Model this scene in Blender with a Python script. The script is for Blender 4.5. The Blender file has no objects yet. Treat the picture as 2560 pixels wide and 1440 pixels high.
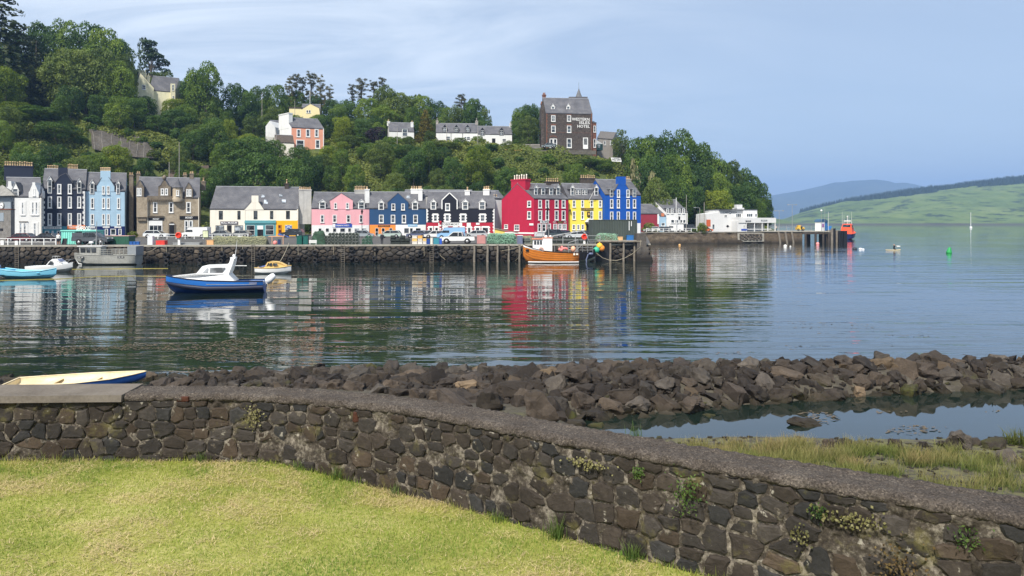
import bpy,bmesh,math,random
import numpy as np
from mathutils import Vector,Matrix,noise as mnoise
R=random.Random(7)
NR=np.random.default_rng(11)
SC=bpy.context.scene
COL=SC.collection
# ------------------------------------------------------------------ camera, sky, sun, exposure
FPX,CU,CV,EYE=1850.0,1280.0,555.0,6.0      # focal length / optical centre measured on the 2560x1440 photograph
cam_d=bpy.data.cameras.new('camera')
cam_d.sensor_width=36.0
cam_d.lens=36.0*FPX/2560.0
cam_d.shift_y=-(720.0-CV)/2560.0
cam_d.clip_start=0.1
cam_d.clip_end=40000
cam=bpy.data.objects.new('camera',cam_d)
cam.location=(0,0,EYE)
cam.rotation_euler=(math.radians(90),0,0)
COL.objects.link(cam)
SC.camera=cam
SUN_EL,SUN_AZ=math.radians(50),math.radians(203)   # azimuth clockwise from +Y: the sun stands behind and to the left
sun_dir=Vector((math.sin(SUN_AZ)*math.cos(SUN_EL),math.cos(SUN_AZ)*math.cos(SUN_EL),math.sin(SUN_EL)))
sd=bpy.data.lights.new('sun','SUN')
sd.energy=2.8
sd.angle=math.radians(4)
sd.color=(1.0,0.94,0.85)
sun=bpy.data.objects.new('sun',sd)
sun.rotation_euler=sun_dir.to_track_quat('Z','Y').to_euler()
COL.objects.link(sun)
SC.view_settings.view_transform='Standard'
SC.view_settings.look='None'
SC.view_settings.exposure=1.12
SC.view_settings.gamma=1.0
SC.render.engine='CYCLES'
SC.cycles.max_bounces=6
SC.cycles.diffuse_bounces=3
SC.cycles.glossy_bounces=3
SC.cycles.transmission_bounces=2
SC.cycles.volume_bounces=0
SC.cycles.transparent_max_bounces=6
SC.cycles.caustics_reflective=False
SC.cycles.caustics_refractive=False
SC.cycles.use_denoising=True
def nd(nt,typ,**kw):
 n=nt.nodes.new(typ)
 for k,v in kw.items():
  if k.startswith('i_'):
   n.inputs[k[2:].replace('_',' ')].default_value=v
  else:
   setattr(n,k,v)
 return n
def ramp(nt,stops,fac=None,interp='LINEAR'):
 n=nt.nodes.new('ShaderNodeValToRGB')
 cr=n.color_ramp
 cr.interpolation=interp
 while len(cr.elements)<len(stops):
  cr.elements.new(0.5)
 for e,(p,c)in zip(cr.elements,stops):
  e.position=p
  e.color=c if len(c)==4 else (*c,1)
 if fac is not None:
  nt.links.new(fac,n.inputs['Fac'])
 return n
W=bpy.data.worlds.new('World')
SC.world=W
W.use_nodes=True
wt=W.node_tree
wt.nodes.clear()
sky_n=nd(wt,'ShaderNodeTexSky',sky_type='NISHITA',sun_disc=False,sun_elevation=SUN_EL,sun_rotation=SUN_AZ,
   altitude=20,air_density=1.1,dust_density=1.6,ozone_density=2.2)
tc=nd(wt,'ShaderNodeTexCoord')
sep=nd(wt,'ShaderNodeSeparateXYZ')
wt.links.new(tc.outputs['Generated'],sep.inputs[0])
def math_n(nt,op,a,b=None,clamp=False):
 n=nd(nt,'ShaderNodeMath',operation=op,use_clamp=clamp)
 for i,x in enumerate((a,b)):
  if x is None:
   continue
  if isinstance(x,(int,float)):
   n.inputs[i].default_value=x
  else:
   nt.links.new(x,n.inputs[i])
 return n.outputs[0]
def mixc(nt,fac,a,b,blend='MIX'):
 n=nd(nt,'ShaderNodeMix',data_type='RGBA',blend_type=blend)
 for i,x in ((0,fac),(6,a),(7,b)):
  if isinstance(x,(int,float)):
   n.inputs[i].default_value=x
  elif isinstance(x,tuple):
   n.inputs[i].default_value=x if len(x)==4 else (*x,1)
  else:
   nt.links.new(x,n.inputs[i])
 return n.outputs[2]
# thin cirrus high up: the direction is cut with a flat layer, so the streaks foreshorten towards the horizon
den=math_n(wt,'ADD',math_n(wt,'MAXIMUM',sep.outputs[2],0.0),0.16)
cmb=nd(wt,'ShaderNodeCombineXYZ')
wt.links.new(math_n(wt,'DIVIDE',sep.outputs[0],den),cmb.inputs[0])
wt.links.new(math_n(wt,'DIVIDE',sep.outputs[1],den),cmb.inputs[1])
mp=nd(wt,'ShaderNodeMapping')
mp.inputs['Rotation'].default_value=(0,0,math.radians(24))
mp.inputs['Scale'].default_value=(0.62,1.3,1)
wt.links.new(cmb.outputs[0],mp.inputs[0])
n1=nd(wt,'ShaderNodeTexNoise',i_Scale=1.25,i_Detail=9.0,i_Roughness=0.62,i_Distortion=1.1)
wt.links.new(mp.outputs[0],n1.inputs['Vector'])
mp2=nd(wt,'ShaderNodeMapping')
mp2.inputs['Location'].default_value=(1.35,0.4,0)
wt.links.new(cmb.outputs[0],mp2.inputs[0])
n2=nd(wt,'ShaderNodeTexNoise',i_Scale=0.30,i_Detail=2.0,i_Roughness=0.5)
wt.links.new(mp2.outputs[0],n2.inputs['Vector'])
streak=ramp(wt,[(0.40,(0,0,0)),(0.68,(1,1,1))],n1.outputs['Fac']).outputs[0]
band=math_n(wt,'MULTIPLY',math_n(wt,'SUBTRACT',0.36,sep.outputs[0]),1.35,True)   # the veil thins out towards the open sea
veil=math_n(wt,'ADD',math_n(wt,'MULTIPLY',streak,0.62),0.14)
fac=math_n(wt,'MULTIPLY',veil,math_n(wt,'ADD',math_n(wt,'MULTIPLY',band,0.95),0.06),True)
tint=mixc(wt,1.0,sky_n.outputs[0],(0.92,0.95,1.0),'MULTIPLY')
SKYS=0.095
hazy=mixc(wt,0.72,tint,(2.52,2.95,3.55))      # thin high haze evens the blue out
cl=mixc(wt,fac,hazy,(6.0,6.4,6.7))
bg=nd(wt,'ShaderNodeBackground')
bg.inputs['Strength'].default_value=SKYS
wt.links.new(cl,bg.inputs['Color'])
wo=nd(wt,'ShaderNodeOutputWorld')
wt.links.new(bg.outputs[0],wo.inputs['Surface'])
# ------------------------------------------------------------------ measuring helpers
def XU(u,Y):
 return (u-CU)*Y/FPX
def ZV(v,Y):
 return EYE-(v-CV)*Y/FPX
def P(u,v,Y):
 return Vector((XU(u,Y),Y,ZV(v,Y)))
def UV(p):
 return CU+FPX*p[0]/p[1],CV+FPX*(EYE-p[2])/p[1]
def lin(h):
 h=h.lstrip('#')
 out=[]
 for i in (0,2,4):
  c=int(h[i:i+2],16)/255
  out.append(c/12.92 if c<=0.04045 else ((c+0.055)/1.055)**2.4)
 return tuple(out)
# ------------------------------------------------------------------ mesh builder
class MB:
 def __init__(s):
  s.v,s.f,s.m,s.sm=[],[],[],[]
 def poly(s,pts,m=0,smooth=False):
  b=len(s.v)
  s.v+=[tuple(p)for p in pts]
  s.f.append(tuple(range(b,b+len(pts))))
  s.m.append(m)
  s.sm.append(smooth)
 def add(s,vs,fs,m=0,smooth=False):
  b=len(s.v)
  s.v+=[tuple(p)for p in vs]
  for f in fs:
   s.f.append(tuple(i+b for i in f))
   s.m.append(m)
   s.sm.append(smooth)
 def box(s,x0,x1,y0,y1,z0,z1,m=0,M=None):
  vs=[Vector(p)for p in ((x0,y0,z0),(x1,y0,z0),(x1,y1,z0),(x0,y1,z0),(x0,y0,z1),(x1,y0,z1),(x1,y1,z1),(x0,y1,z1))]
  if M:
   vs=[M@p for p in vs]
  s.add(vs,[(0,3,2,1),(4,5,6,7),(0,1,5,4),(1,2,6,5),(2,3,7,6),(3,0,4,7)],m)
 def prism(s,pts,d,m=0,mside=None,smooth=False):
  n=len(pts)
  a=[Vector(p)for p in pts]
  b=[p+Vector(d)for p in a]
  s.poly(a,m)
  s.poly(b[::-1],m)
  s.add(a+b,[(i,i+n,(i+1)%n+n,(i+1)%n)for i in range(n)],m if mside is None else mside,smooth)
 def tube(s,pts,r,n=6,m=0,caps=True):
  pts=[Vector(p)for p in pts]
  rs=r if isinstance(r,(list,tuple))else [r]*len(pts)
  vs,fs=[],[]
  for i,p in enumerate(pts):
   t=(pts[min(i+1,len(pts)-1)]-pts[max(i-1,0)])
   if t.length<1e-9:
    t=Vector((0,0,1))
   t.normalize()
   a=t.cross(Vector((0,0,1))if abs(t.z)<0.9 else Vector((1,0,0))).normalized()
   b=t.cross(a)
   for k in range(n):
    an=2*math.pi*k/n
    vs.append(p+(a*math.cos(an)+b*math.sin(an))*rs[i])
  for i in range(len(pts)-1):
   for k in range(n):
    fs.append((i*n+k,i*n+(k+1)%n,(i+1)*n+(k+1)%n,(i+1)*n+k))
  s.add(vs,fs,m,True)
  if caps:
   s.poly(vs[:n][::-1],m)
   s.poly(vs[-n:],m)
 def lathe(s,prof,n=12,M=None,m=0,smooth=True):
  vs,fs=[],[]
  for r,z in prof:
   for k in range(n):
    a=2*math.pi*k/n
    p=Vector((r*math.cos(a),r*math.sin(a),z))
    vs.append(M@p if M else p)
  for i in range(len(prof)-1):
   for k in range(n):
    fs.append((i*n+k,i*n+(k+1)%n,(i+1)*n+(k+1)%n,(i+1)*n+k))
  s.add(vs,fs,m,smooth)
 def ball(s,c,r,n=10,m=0,sq=(1,1,1)):
  c=Vector(c)
  prof=[(max(1e-4,math.sin(math.pi*i/7))*r,-math.cos(math.pi*i/7)*r)for i in range(8)]
  M=Matrix.Translation(c)@Matrix.Diagonal((*sq,1))
  s.lathe(prof,n,M,m)
 def torus(s,c,rr,r,ax=(0,1,0),n=16,k=8,m=0):
  c=Vector(c)
  ax=Vector(ax).normalized()
  a=ax.cross(Vector((0,0,1))if abs(ax.z)<0.9 else Vector((1,0,0))).normalized()
  b=ax.cross(a)
  vs,fs=[],[]
  for i in range(n):
   t=2*math.pi*i/n
   d=a*math.cos(t)+b*math.sin(t)
   for j in range(k):
    q=2*math.pi*j/k
    vs.append(c+d*(rr+r*math.cos(q))+ax*r*math.sin(q))
  for i in range(n):
   for j in range(k):
    fs.append((i*k+j,i*k+(j+1)%k,(i+1)%n*k+(j+1)%k,(i+1)%n*k+j))
  s.add(vs,fs,m,True)
 def build(s,name,mats,parent=None,org=None,keep=False):
  me=bpy.data.meshes.new(name)
  o0=Vector(org)if org is not None else (Vector(parent['org'])if parent is not None and 'org' in parent and not keep else None)
  vs=s.v if o0 is None else [(a-o0.x,b-o0.y,c-o0.z)for a,b,c in s.v]
  me.from_pydata(vs,[],s.f)
  if not isinstance(mats,(list,tuple)):
   mats=[mats]
  for mt in mats:
   me.materials.append(mt)
  me.polygons.foreach_set('material_index',s.m)
  me.polygons.foreach_set('use_smooth',s.sm)
  me.update()
  o=bpy.data.objects.new(name,me)
  COL.objects.link(o)
  if parent is not None:
   o.parent=parent
  elif o0 is not None:
   o.location=o0
  return o
def fix_normals(o):
 bm=bmesh.new()
 bm.from_mesh(o.data)
 bmesh.ops.remove_doubles(bm,verts=bm.verts,dist=1e-5)
 bmesh.ops.recalc_face_normals(bm,faces=bm.faces)
 bm.to_mesh(o.data)
 bm.free()
 return o
def tag(o,label=None,cat=None,group=None,kind=None):
 for k,v in (('label',label),('category',cat),('group',group),('kind',kind)):
  if v:
   o[k]=v
 return o
def thing(name,label,cat,p,group=None):
 """An Empty at the thing's base; parts given in world coordinates are stored relative to it."""
 o=bpy.data.objects.new(name,None)
 o.empty_display_size=0.3
 COL.objects.link(o)
 o.location=p
 o['org']=tuple(p)
 tag(o,label,cat,group)
 return o
def copy_tree(o,parent=None):
 c=o.copy()
 COL.objects.link(c)
 if parent is not None:
  c.parent=parent
 for ch in list(o.children):
  copy_tree(ch,c)
 return c
def grid_mesh(name,X,Y,Z,mat,smooth=True,flip=False,parent=None):
 """numpy grids -> one sheet"""
 h,w=X.shape
 me=bpy.data.meshes.new(name)
 co=np.stack([X,Y,Z],-1).reshape(-1,3).astype(np.float32)
 i=np.arange(h*w).reshape(h,w)
 q=np.stack([i[:-1,:-1],i[:-1,1:],i[1:,1:],i[1:,:-1]],-1).reshape(-1,4)
 if flip:
  q=q[:,::-1]
 np_mesh(me,co,q,smooth)
 if mat is not None:
  me.materials.append(mat)
 o=bpy.data.objects.new(name,me)
 COL.objects.link(o)
 if parent is not None:
  o.parent=parent
 return o
def np_mesh(me,co,faces,smooth=False):
 n,k=faces.shape
 me.vertices.add(len(co))
 me.vertices.foreach_set('co',np.ascontiguousarray(co,dtype=np.float32).ravel())
 me.loops.add(n*k)
 me.loops.foreach_set('vertex_index',np.ascontiguousarray(faces,dtype=np.int32).ravel())
 me.polygons.add(n)
 me.polygons.foreach_set('loop_start',np.arange(0,n*k,k,dtype=np.int32))
 me.polygons.foreach_set('use_smooth',np.full(n,smooth,dtype=bool))
 me.update(calc_edges=True)
 me.validate()
def vcol(me,cols,name='tint'):
 a=me.color_attributes.new(name,'FLOAT_COLOR','POINT')
 c=np.ones((len(cols),4),dtype=np.float32)
 c[:,:3]=cols
 a.data.foreach_set('color',c.ravel())
_pt=np.random.default_rng(3).permutation(4096)
def vnoise(x,y,s=1.0,seed=0):
 """smooth value noise on numpy arrays, -1..1"""
 x=np.asarray(x,float)/s+seed*17.3
 y=np.asarray(y,float)/s-seed*9.1
 xi,yi=np.floor(x).astype(int),np.floor(y).astype(int)
 fx,fy=x-xi,y-yi
 fx,fy=fx*fx*(3-2*fx),fy*fy*(3-2*fy)
 def h(a,b):
  return _pt[(_pt[a&4095]+b)&4095]/2047.5-1
 return (h(xi,yi)*(1-fx)+h(xi+1,yi)*fx)*(1-fy)+(h(xi,yi+1)*(1-fx)+h(xi+1,yi+1)*fx)*fy
def fbm(x,y,s=1.0,o=4,seed=0):
 t,a=0,1.0
 for i in range(o):
  t=t+a*vnoise(x,y,s/2**i,seed+i)
  a*=0.5
 return t/1.6
# ------------------------------------------------------------------ materials
MATS={}
def mat_new(name):
 m=bpy.data.materials.new(name)
 m.use_nodes=True
 nt=m.node_tree
 b=nt.nodes['Principled BSDF']
 return m,nt,b
def paint(name,col,rough=0.7,var=0.12,scale=0.6,bump=0.0,metal=0.0,stain=0.0,spec=0.3):
 """a painted, rendered or plastic surface with uneven tone; stain adds rain streaks"""
 if name in MATS:
  return MATS[name]
 m,nt,b=mat_new(name)
 if isinstance(col,str):
  col=lin(col)
 tcn=nd(nt,'ShaderNodeTexCoord')
 no=nd(nt,'ShaderNodeTexNoise',i_Scale=scale,i_Detail=6.0,i_Roughness=0.65)
 nt.links.new(tcn.outputs['Object'],no.inputs['Vector'])
 r=ramp(nt,[(0.25,(1-var*1.5,)*3),(0.75,(1+var,)*3)],no.outputs['Fac'])
 c=mixc(nt,1.0,(*col,1),r.outputs[0],'MULTIPLY')
 if stain:
  mpn=nd(nt,'ShaderNodeMapping')
  mpn.inputs['Scale'].default_value=(1.6,1.6,0.12)
  nt.links.new(tcn.outputs['Object'],mpn.inputs[0])
  n3=nd(nt,'ShaderNodeTexNoise',i_Scale=1.0,i_Detail=5.0)
  nt.links.new(mpn.outputs[0],n3.inputs['Vector'])
  k=ramp(nt,[(0.5,(0,0,0)),(0.75,(1,1,1))],n3.outputs['Fac']).outputs[0]
  k=math_n(nt,'MULTIPLY',k,stain*1.7,True)
  c=mixc(nt,k,c,tuple(x*0.45+0.015 for x in col))
 nt.links.new(c,b.inputs['Base Color'])
 b.inputs['Roughness'].default_value=rough
 b.inputs['Metallic'].default_value=metal
 b.inputs['Specular IOR Level'].default_value=spec
 if bump:
  n4=nd(nt,'ShaderNodeTexNoise',i_Scale=scale*22,i_Detail=4.0)
  nt.links.new(tcn.outputs['Object'],n4.inputs['Vector'])
  bp=nd(nt,'ShaderNodeBump',i_Strength=1.0,i_Distance=bump)
  nt.links.new(n4.outputs['Fac'],bp.inputs['Height'])
  nt.links.new(bp.outputs[0],b.inputs['Normal'])
 MATS[name]=m
 return m
def rough_mat(name,stops,scale,bump,rough=0.9,scale2=None,mixw=0.5,extra=None,vc=False,objr=0.0):
 """mottled natural surface: two noises through a colour ramp, with bump"""
 if name in MATS:
  return MATS[name]
 m,nt,b=mat_new(name)
 tcn=nd(nt,'ShaderNodeTexCoord')
 a=nd(nt,'ShaderNodeTexNoise',i_Scale=scale,i_Detail=8.0,i_Roughness=0.6)
 c=nd(nt,'ShaderNodeTexNoise',i_Scale=scale2 or scale*6,i_Detail=6.0,i_Roughness=0.7)
 for n in (a,c):
  nt.links.new(tcn.outputs['Object'],n.inputs['Vector'])
 f=math_n(nt,'ADD',math_n(nt,'MULTIPLY',a.outputs['Fac'],1-mixw),math_n(nt,'MULTIPLY',c.outputs['Fac'],mixw))
 col=ramp(nt,stops,f).outputs[0]
 if vc:
  at=nd(nt,'ShaderNodeVertexColor',layer_name='tint')
  col=mixc(nt,1.0,col,at.outputs['Color'],'MULTIPLY')
 if objr:
  oi=nd(nt,'ShaderNodeObjectInfo')
  k=ramp(nt,[(0,(1-objr,)*3),(.6,(1,1,1)),(1,(1+objr,1+objr*.96,1+objr*.9))],oi.outputs['Random']).outputs[0]
  col=mixc(nt,1.0,col,k,'MULTIPLY')
 if extra:
  col=extra(nt,tcn,col)
 nt.links.new(col,b.inputs['Base Color'])
 b.inputs['Roughness'].default_value=rough
 b.inputs['Specular IOR Level'].default_value=0.25
 bp=nd(nt,'ShaderNodeBump',i_Strength=1.0,i_Distance=bump)
 nt.links.new(f,bp.inputs['Height'])
 nt.links.new(bp.outputs[0],b.inputs['Normal'])
 MATS[name]=m
 return m
def glass_mat(name,col=(0.02,0.025,0.03),rough=0.06):
 if name in MATS:
  return MATS[name]
 m,nt,b=mat_new(name)
 tcn=nd(nt,'ShaderNodeTexCoord')
 no=nd(nt,'ShaderNodeTexNoise',i_Scale=0.9,i_Detail=2.0)
 nt.links.new(tcn.outputs['Object'],no.inputs['Vector'])
 c=ramp(nt,[(0.42,col),(0.6,tuple(x*4.5+0.03 for x in col))],no.outputs['Fac'])
 nt.links.new(c.outputs[0],b.inputs['Base Color'])
 b.inputs['Roughness'].default_value=rough
 b.inputs['Specular IOR Level'].default_value=0.6
 MATS[name]=m
 return m
def leaf_mat(name,c0,c1,c2,transl=0.35):
 """foliage: every leaf carries its own tint, every tree its own cast"""
 if name in MATS:
  return MATS[name]
 m,nt,b=mat_new(name)
 at=nd(nt,'ShaderNodeVertexColor',layer_name='tint')
 sp=nd(nt,'ShaderNodeSeparateColor')
 nt.links.new(at.outputs['Color'],sp.inputs[0])
 oi=nd(nt,'ShaderNodeObjectInfo')
 f=math_n(nt,'ADD',math_n(nt,'MULTIPLY',sp.outputs[0],0.62),math_n(nt,'MULTIPLY',oi.outputs['Random'],0.38))
 col=ramp(nt,[(0.15,c0),(0.5,c1),(0.85,c2)],f).outputs[0]
 nt.links.new(col,b.inputs['Base Color'])
 b.inputs['Roughness'].default_value=0.55
 b.inputs['Specular IOR Level'].default_value=0.25
 tr=nd(nt,'ShaderNodeBsdfTranslucent')
 tcol=mixc(nt,1.0,col,(1.35,1.3,0.6),'MULTIPLY')
 nt.links.new(tcol,tr.inputs['Color'])
 mx=nd(nt,'ShaderNodeMixShader')
 mx.inputs[0].default_value=transl
 nt.links.new(b.outputs[0],mx.inputs[1])
 nt.links.new(tr.outputs[0],mx.inputs[2])
 nt.links.new(mx.outputs[0],nt.nodes['Material Output'].inputs['Surface'])
 MATS[name]=m
 return m
WHITE=paint('white_paint',(0.78,0.78,0.76),0.55,0.05)
CREAM=paint('cream_render',(0.82,0.77,0.66),0.8,0.05,stain=0.12)
GLASS=glass_mat('window_glass')
DARKGLASS=glass_mat('dark_glass',(0.008,0.01,0.012))
PALEGLASS=glass_mat('curtained_glass',(0.10,0.11,0.12))
SLATE=rough_mat('roof_slate',[(0.30,(0.060,0.060,0.066)),(0.5,(0.105,0.105,0.115)),(0.70,(0.185,0.183,0.185))],0.55,0.04,0.75,5.0,0.45)
LEAD=paint('lead_flashing',(0.30,0.31,0.33),0.5,0.1)
DARKSTONE=rough_mat('dark_basalt',[(0.3,(0.028,0.024,0.020)),(0.55,(0.075,0.062,0.052)),(0.75,(0.16,0.135,0.11))],0.9,0.05)
POT=paint('chimney_pot_clay',(0.62,0.44,0.26),0.8,0.15)
RUBBER=paint('tyre_rubber',(0.022,0.021,0.021),0.75,0.25)
BLACK=paint('black_paint',(0.012,0.012,0.014),0.5,0.2)
STEEL=paint('galvanised_steel',(0.36,0.37,0.37),0.45,0.15,metal=0.3)
ROPE=paint('rope',(0.42,0.37,0.27),0.9,0.2)
WOOD=rough_mat('weathered_timber',[(0.3,(0.10,0.085,0.068)),(0.55,(0.24,0.21,0.17)),(0.8,(0.40,0.36,0.29))],1.2,0.02,0.85)
CONC=rough_mat('quay_concrete',[(0.3,(0.20,0.185,0.155)),(0.55,(0.36,0.34,0.29)),(0.8,(0.5,0.475,0.41))],0.5,0.02,0.9)
# ------------------------------------------------------------------ water
def water_mat():
 m,nt,b=mat_new('sea_water')
 b.inputs['Base Color'].default_value=(0.010,0.018,0.014,1)
 b.inputs['Roughness'].default_value=0.02
 b.inputs['IOR'].default_value=1.95
 b.inputs['Specular IOR Level'].default_value=0.5
 g=nd(nt,'ShaderNodeNewGeometry')
 def wave(scale,detail,sx,sy,rot):
  mpn=nd(nt,'ShaderNodeMapping')
  mpn.inputs['Scale'].default_value=(sx,sy,1)
  mpn.inputs['Rotation'].default_value=(0,0,rot)
  nt.links.new(g.outputs['Position'],mpn.inputs[0])
  n=nd(nt,'ShaderNodeTexNoise',i_Scale=scale,i_Detail=detail,i_Roughness=0.5,i_Distortion=0.3)
  nt.links.new(mpn.outputs[0],n.inputs['Vector'])
  return n.outputs['Fac']
 sp=nd(nt,'ShaderNodeSeparateXYZ')
 nt.links.new(g.outputs['Position'],sp.inputs[0])
 # the harbour lies in the lee of the quay; the wind reaches the water off the headland
 open_w=nd(nt,'ShaderNodeMapRange',interpolation_type='SMOOTHSTEP')
 for i,v in ((1,-15.0),(2,75.0),(3,0.55),(4,1.5)):
  open_w.inputs[i].default_value=v
 nt.links.new(math_n(nt,'ADD',sp.outputs[0],math_n(nt,'MULTIPLY',sp.outputs[1],0.22)),open_w.inputs[0])
 patch=wave(0.035,2.0,1,1,0.4)
 pr=nd(nt,'ShaderNodeMapRange')
 for i,v in ((1,0.35),(2,0.65),(3,0.35),(4,1.45)):
  pr.inputs[i].default_value=v
 nt.links.new(patch,pr.inputs[0])
 amp=math_n(nt,'MULTIPLY',open_w.outputs[0],pr.outputs[0])
 big=math_n(nt,'MULTIPLY',wave(0.27,2.0,0.22,1.0,0.03),0.075)
 mid=math_n(nt,'MULTIPLY',wave(0.75,2.5,0.20,1.0,-0.05),0.034)
 sml=math_n(nt,'MULTIPLY',wave(3.2,2.0,0.45,1.0,0.1),0.0042)
 near=nd(nt,'ShaderNodeMapRange')                     # catspaws run in towards the near shore
 for i,v in ((1,34.0),(2,60.0),(3,2.6),(4,1.0)):
  near.inputs[i].default_value=v
 nt.links.new(sp.outputs[1],near.inputs[0])
 pool=nd(nt,'ShaderNodeMapRange')                     # but the inlet behind the breakwater lies still
 for i,v in ((1,26.0),(2,30.0),(3,0.18),(4,1.0)):
  pool.inputs[i].default_value=v
 nt.links.new(sp.outputs[1],pool.inputs[0])
 amp=math_n(nt,'MULTIPLY',amp,math_n(nt,'MULTIPLY',near.outputs[0],pool.outputs[0]))
 h=math_n(nt,'MULTIPLY',math_n(nt,'ADD',math_n(nt,'MULTIPLY',math_n(nt,'ADD',mid,sml),amp),big),pool.outputs[0])
 bp=nd(nt,'ShaderNodeBump',i_Strength=1.0,i_Distance=1.0)
 nt.links.new(h,bp.inputs['Height'])
 nt.links.new(bp.outputs[0],b.inputs['Normal'])
 return m
wm=MB()
wm.poly([(-3400,-40,0),(8600,-40,0),(8600,9300,0),(-3400,9300,0)])
tag(wm.build('sea',water_mat()),kind='structure')
# ------------------------------------------------------------------ wooded hillside behind the town
TU=[-900,-200,0,150,300,400,600,740,900,1000,1100,1200,1280,1420,1540,1590,1650,1750,1850,1925,1990,2600]
TB=[150,158,162,168,174,178,186,187,187,187,187,188,188,190,196,218,222,226,233,238,242,242]
T1=[34,36,36,35,33,32,27.5,28.5,28,28,29,30,29.3,28.6,25.5,23.5,20,11,6.5,3.0,-1.5,-3]
TR=[46,50,50,50,46,44,39,41,41,39,36,33.5,31,29.5,26,24,21,13,7.5,3.5,-1.5,-3]
def terr(X,Y):
 X,Y=np.asarray(X,float),np.asarray(Y,float)
 u=CU+FPX*X/Y
 yb,z1,zr=np.interp(u,TU,TB),np.interp(u,TU,T1),np.interp(u,TU,TR)
 d=Y-yb
 a=np.clip(d/42.0,0,1)
 a=a*a*(3-2*a)*0.5+a*0.5
 b=np.clip((d-42)/42.0,0,1)
 c=np.clip((d-100)/160,0,1)
 low=np.minimum(2.5,z1)
 z=low+(z1-low)*a+(zr-z1)*b-c*c*(zr+6)
 return z+0.8*np.clip(d/10,0,1)*fbm(X,Y,14,3)*np.clip(z1/8,0,1)
def terr1(x,y):
 return float(terr(np.array([x]),np.array([y]))[0])
uu=np.linspace(-900,2040,236)
tt=np.concatenate([np.linspace(-14,110,84),np.linspace(116,290,16)])
U,T=np.meshgrid(uu,tt)
Yt=np.interp(U,TU,TB)+np.maximum(T,np.interp(U,[1560,1640],[-14,3]))
Xt=(U-CU)*Yt/FPX
GROUND=rough_mat('hillside_undergrowth',[(0.30,(0.025,0.035,0.010)),(0.5,(0.065,0.085,0.022)),(0.7,(0.14,0.15,0.045))],0.18,0.25,0.95,1.6)
tag(grid_mesh('hillside',Xt,Yt,terr(Xt,Yt),GROUND),kind='structure')
# ------------------------------------------------------------------ far shore, its forest, the mountain
GU=[1500,1800,1900,1960,2010,2060,2130,2250,2350,2450,2560,2800,3400,4200]
GV=[557,553,551,548,528,516,503,486,474,462,450,430,420,470]
def hill_field(nu,nt_):
 u=np.linspace(1500,4200,nu)
 t=np.linspace(-0.05,1.25,nt_)
 U,T=np.meshgrid(u,t)
 Y=1480+850*T-60*np.sin(U/170.0)
 zr=EYE-(np.interp(U,GU,GV)-CV)*2330/FPX
 X=(U-CU)*Y/FPX
 tc_=np.clip(T,0,1)
 Z=zr*(0.30*tc_**0.55+0.70*(tc_*tc_*(3-2*tc_)))*np.where(T>1,1-(T-1)*0.8,1)
 Z=Z+(fbm(X,Y,190,5,3)*9.0+fbm(X,Y,45,3,8)*2.6)*np.clip(tc_*5,0,1)*np.clip(zr/60,0.12,1)
 Z=np.where(T<0,-4,np.where(T<0.012,np.maximum(Z,1.0),Z))
 return X,Y,Z,U,T
def hill_extra(nt,tcn,col):
 g=nd(nt,'ShaderNodeNewGeometry')
 s=nd(nt,'ShaderNodeSeparateXYZ')
 nt.links.new(g.outputs['Position'],s.inputs[0])
 n=nd(nt,'ShaderNodeTexNoise',i_Scale=0.02,i_Detail=6.0,i_Roughness=0.7)
 nt.links.new(tcn.outputs['Object'],n.inputs['Vector'])
 scrub=ramp(nt,[(0.52,(0,0,0)),(0.60,(1,1,1))],n.outputs['Fac']).outputs[0]
 col=mixc(nt,math_n(nt,'MULTIPLY',scrub,0.95),col,(0.028,0.045,0.018))
 k=nd(nt,'ShaderNodeMapRange')
 for i,v in ((1,2.0),(2,5.0),(3,0.9),(4,0.0)):
  k.inputs[i].default_value=v
 nt.links.new(s.outputs[2],k.inputs[0])
 return mixc(nt,k.outputs[0],col,(0.07,0.065,0.055))
HILLG=rough_mat('hill_pasture',[(0.32,(0.05,0.085,0.022)),(0.5,(0.11,0.16,0.04)),(0.68,(0.19,0.225,0.075))],0.006,6.0,0.95,0.03,0.45,extra=hill_extra)
hx,hy,hz,hu,ht=hill_field(220,60)
tag(grid_mesh('far_hill',hx,hy,hz,HILLG),kind='structure')
# plantation along the top of that hill: thousands of small conifers, one mass
FU=[1990,2030,2060,2100,2150,2250,2340,2350,2440,2445,2560,3300]
FLOW=[1.0,0.93,0.90,0.88,0.86,0.83,0.80,0.86,0.86,0.79,0.77,0.72]
cv,cf=[],[]
fx,fy,fz,fu,ft=hill_field(1100,300)
flat=np.stack([fx.ravel(),fy.ravel(),fz.ravel()],1)
uu_,tt_=fu.ravel(),ft.ravel()
mask=(uu_>2000)&(uu_<3300)&(tt_>np.interp(uu_,FU,FLOW)+0.02*vnoise(uu_,tt_*0,23))&(tt_<1.03)
pts=flat[mask]
pts=pts[NR.permutation(len(pts))[:9000]]
n=len(pts)
hh=NR.uniform(9,17,n)
rr=NR.uniform(2.2,4.4,n)
an=NR.uniform(0,6.28,n)
ring=np.stack([np.stack([pts[:,0]+rr*np.cos(an+k*2.094),pts[:,1]+rr*np.sin(an+k*2.094),pts[:,2]-1.0],1)for k in range(3)],1)
tip=np.stack([pts[:,0]+NR.uniform(-1,1,n),pts[:,1],pts[:,2]+hh],1)[:,None]
co=np.concatenate([ring,tip],1).reshape(-1,3)
b4=np.arange(n)[:,None]*4
fc=np.concatenate([b4+np.array([[0,1,3]]),b4+np.array([[1,2,3]]),b4+np.array([[2,0,3]])],0)
me=bpy.data.meshes.new('far_forest')
np_mesh(me,co,fc)
me.materials.append(rough_mat('plantation',[(0.3,(0.012,0.022,0.012)),(0.7,(0.035,0.055,0.028))],0.02,0.5))
ff=bpy.data.objects.new('far_forest',me)
COL.objects.link(ff)
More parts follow.
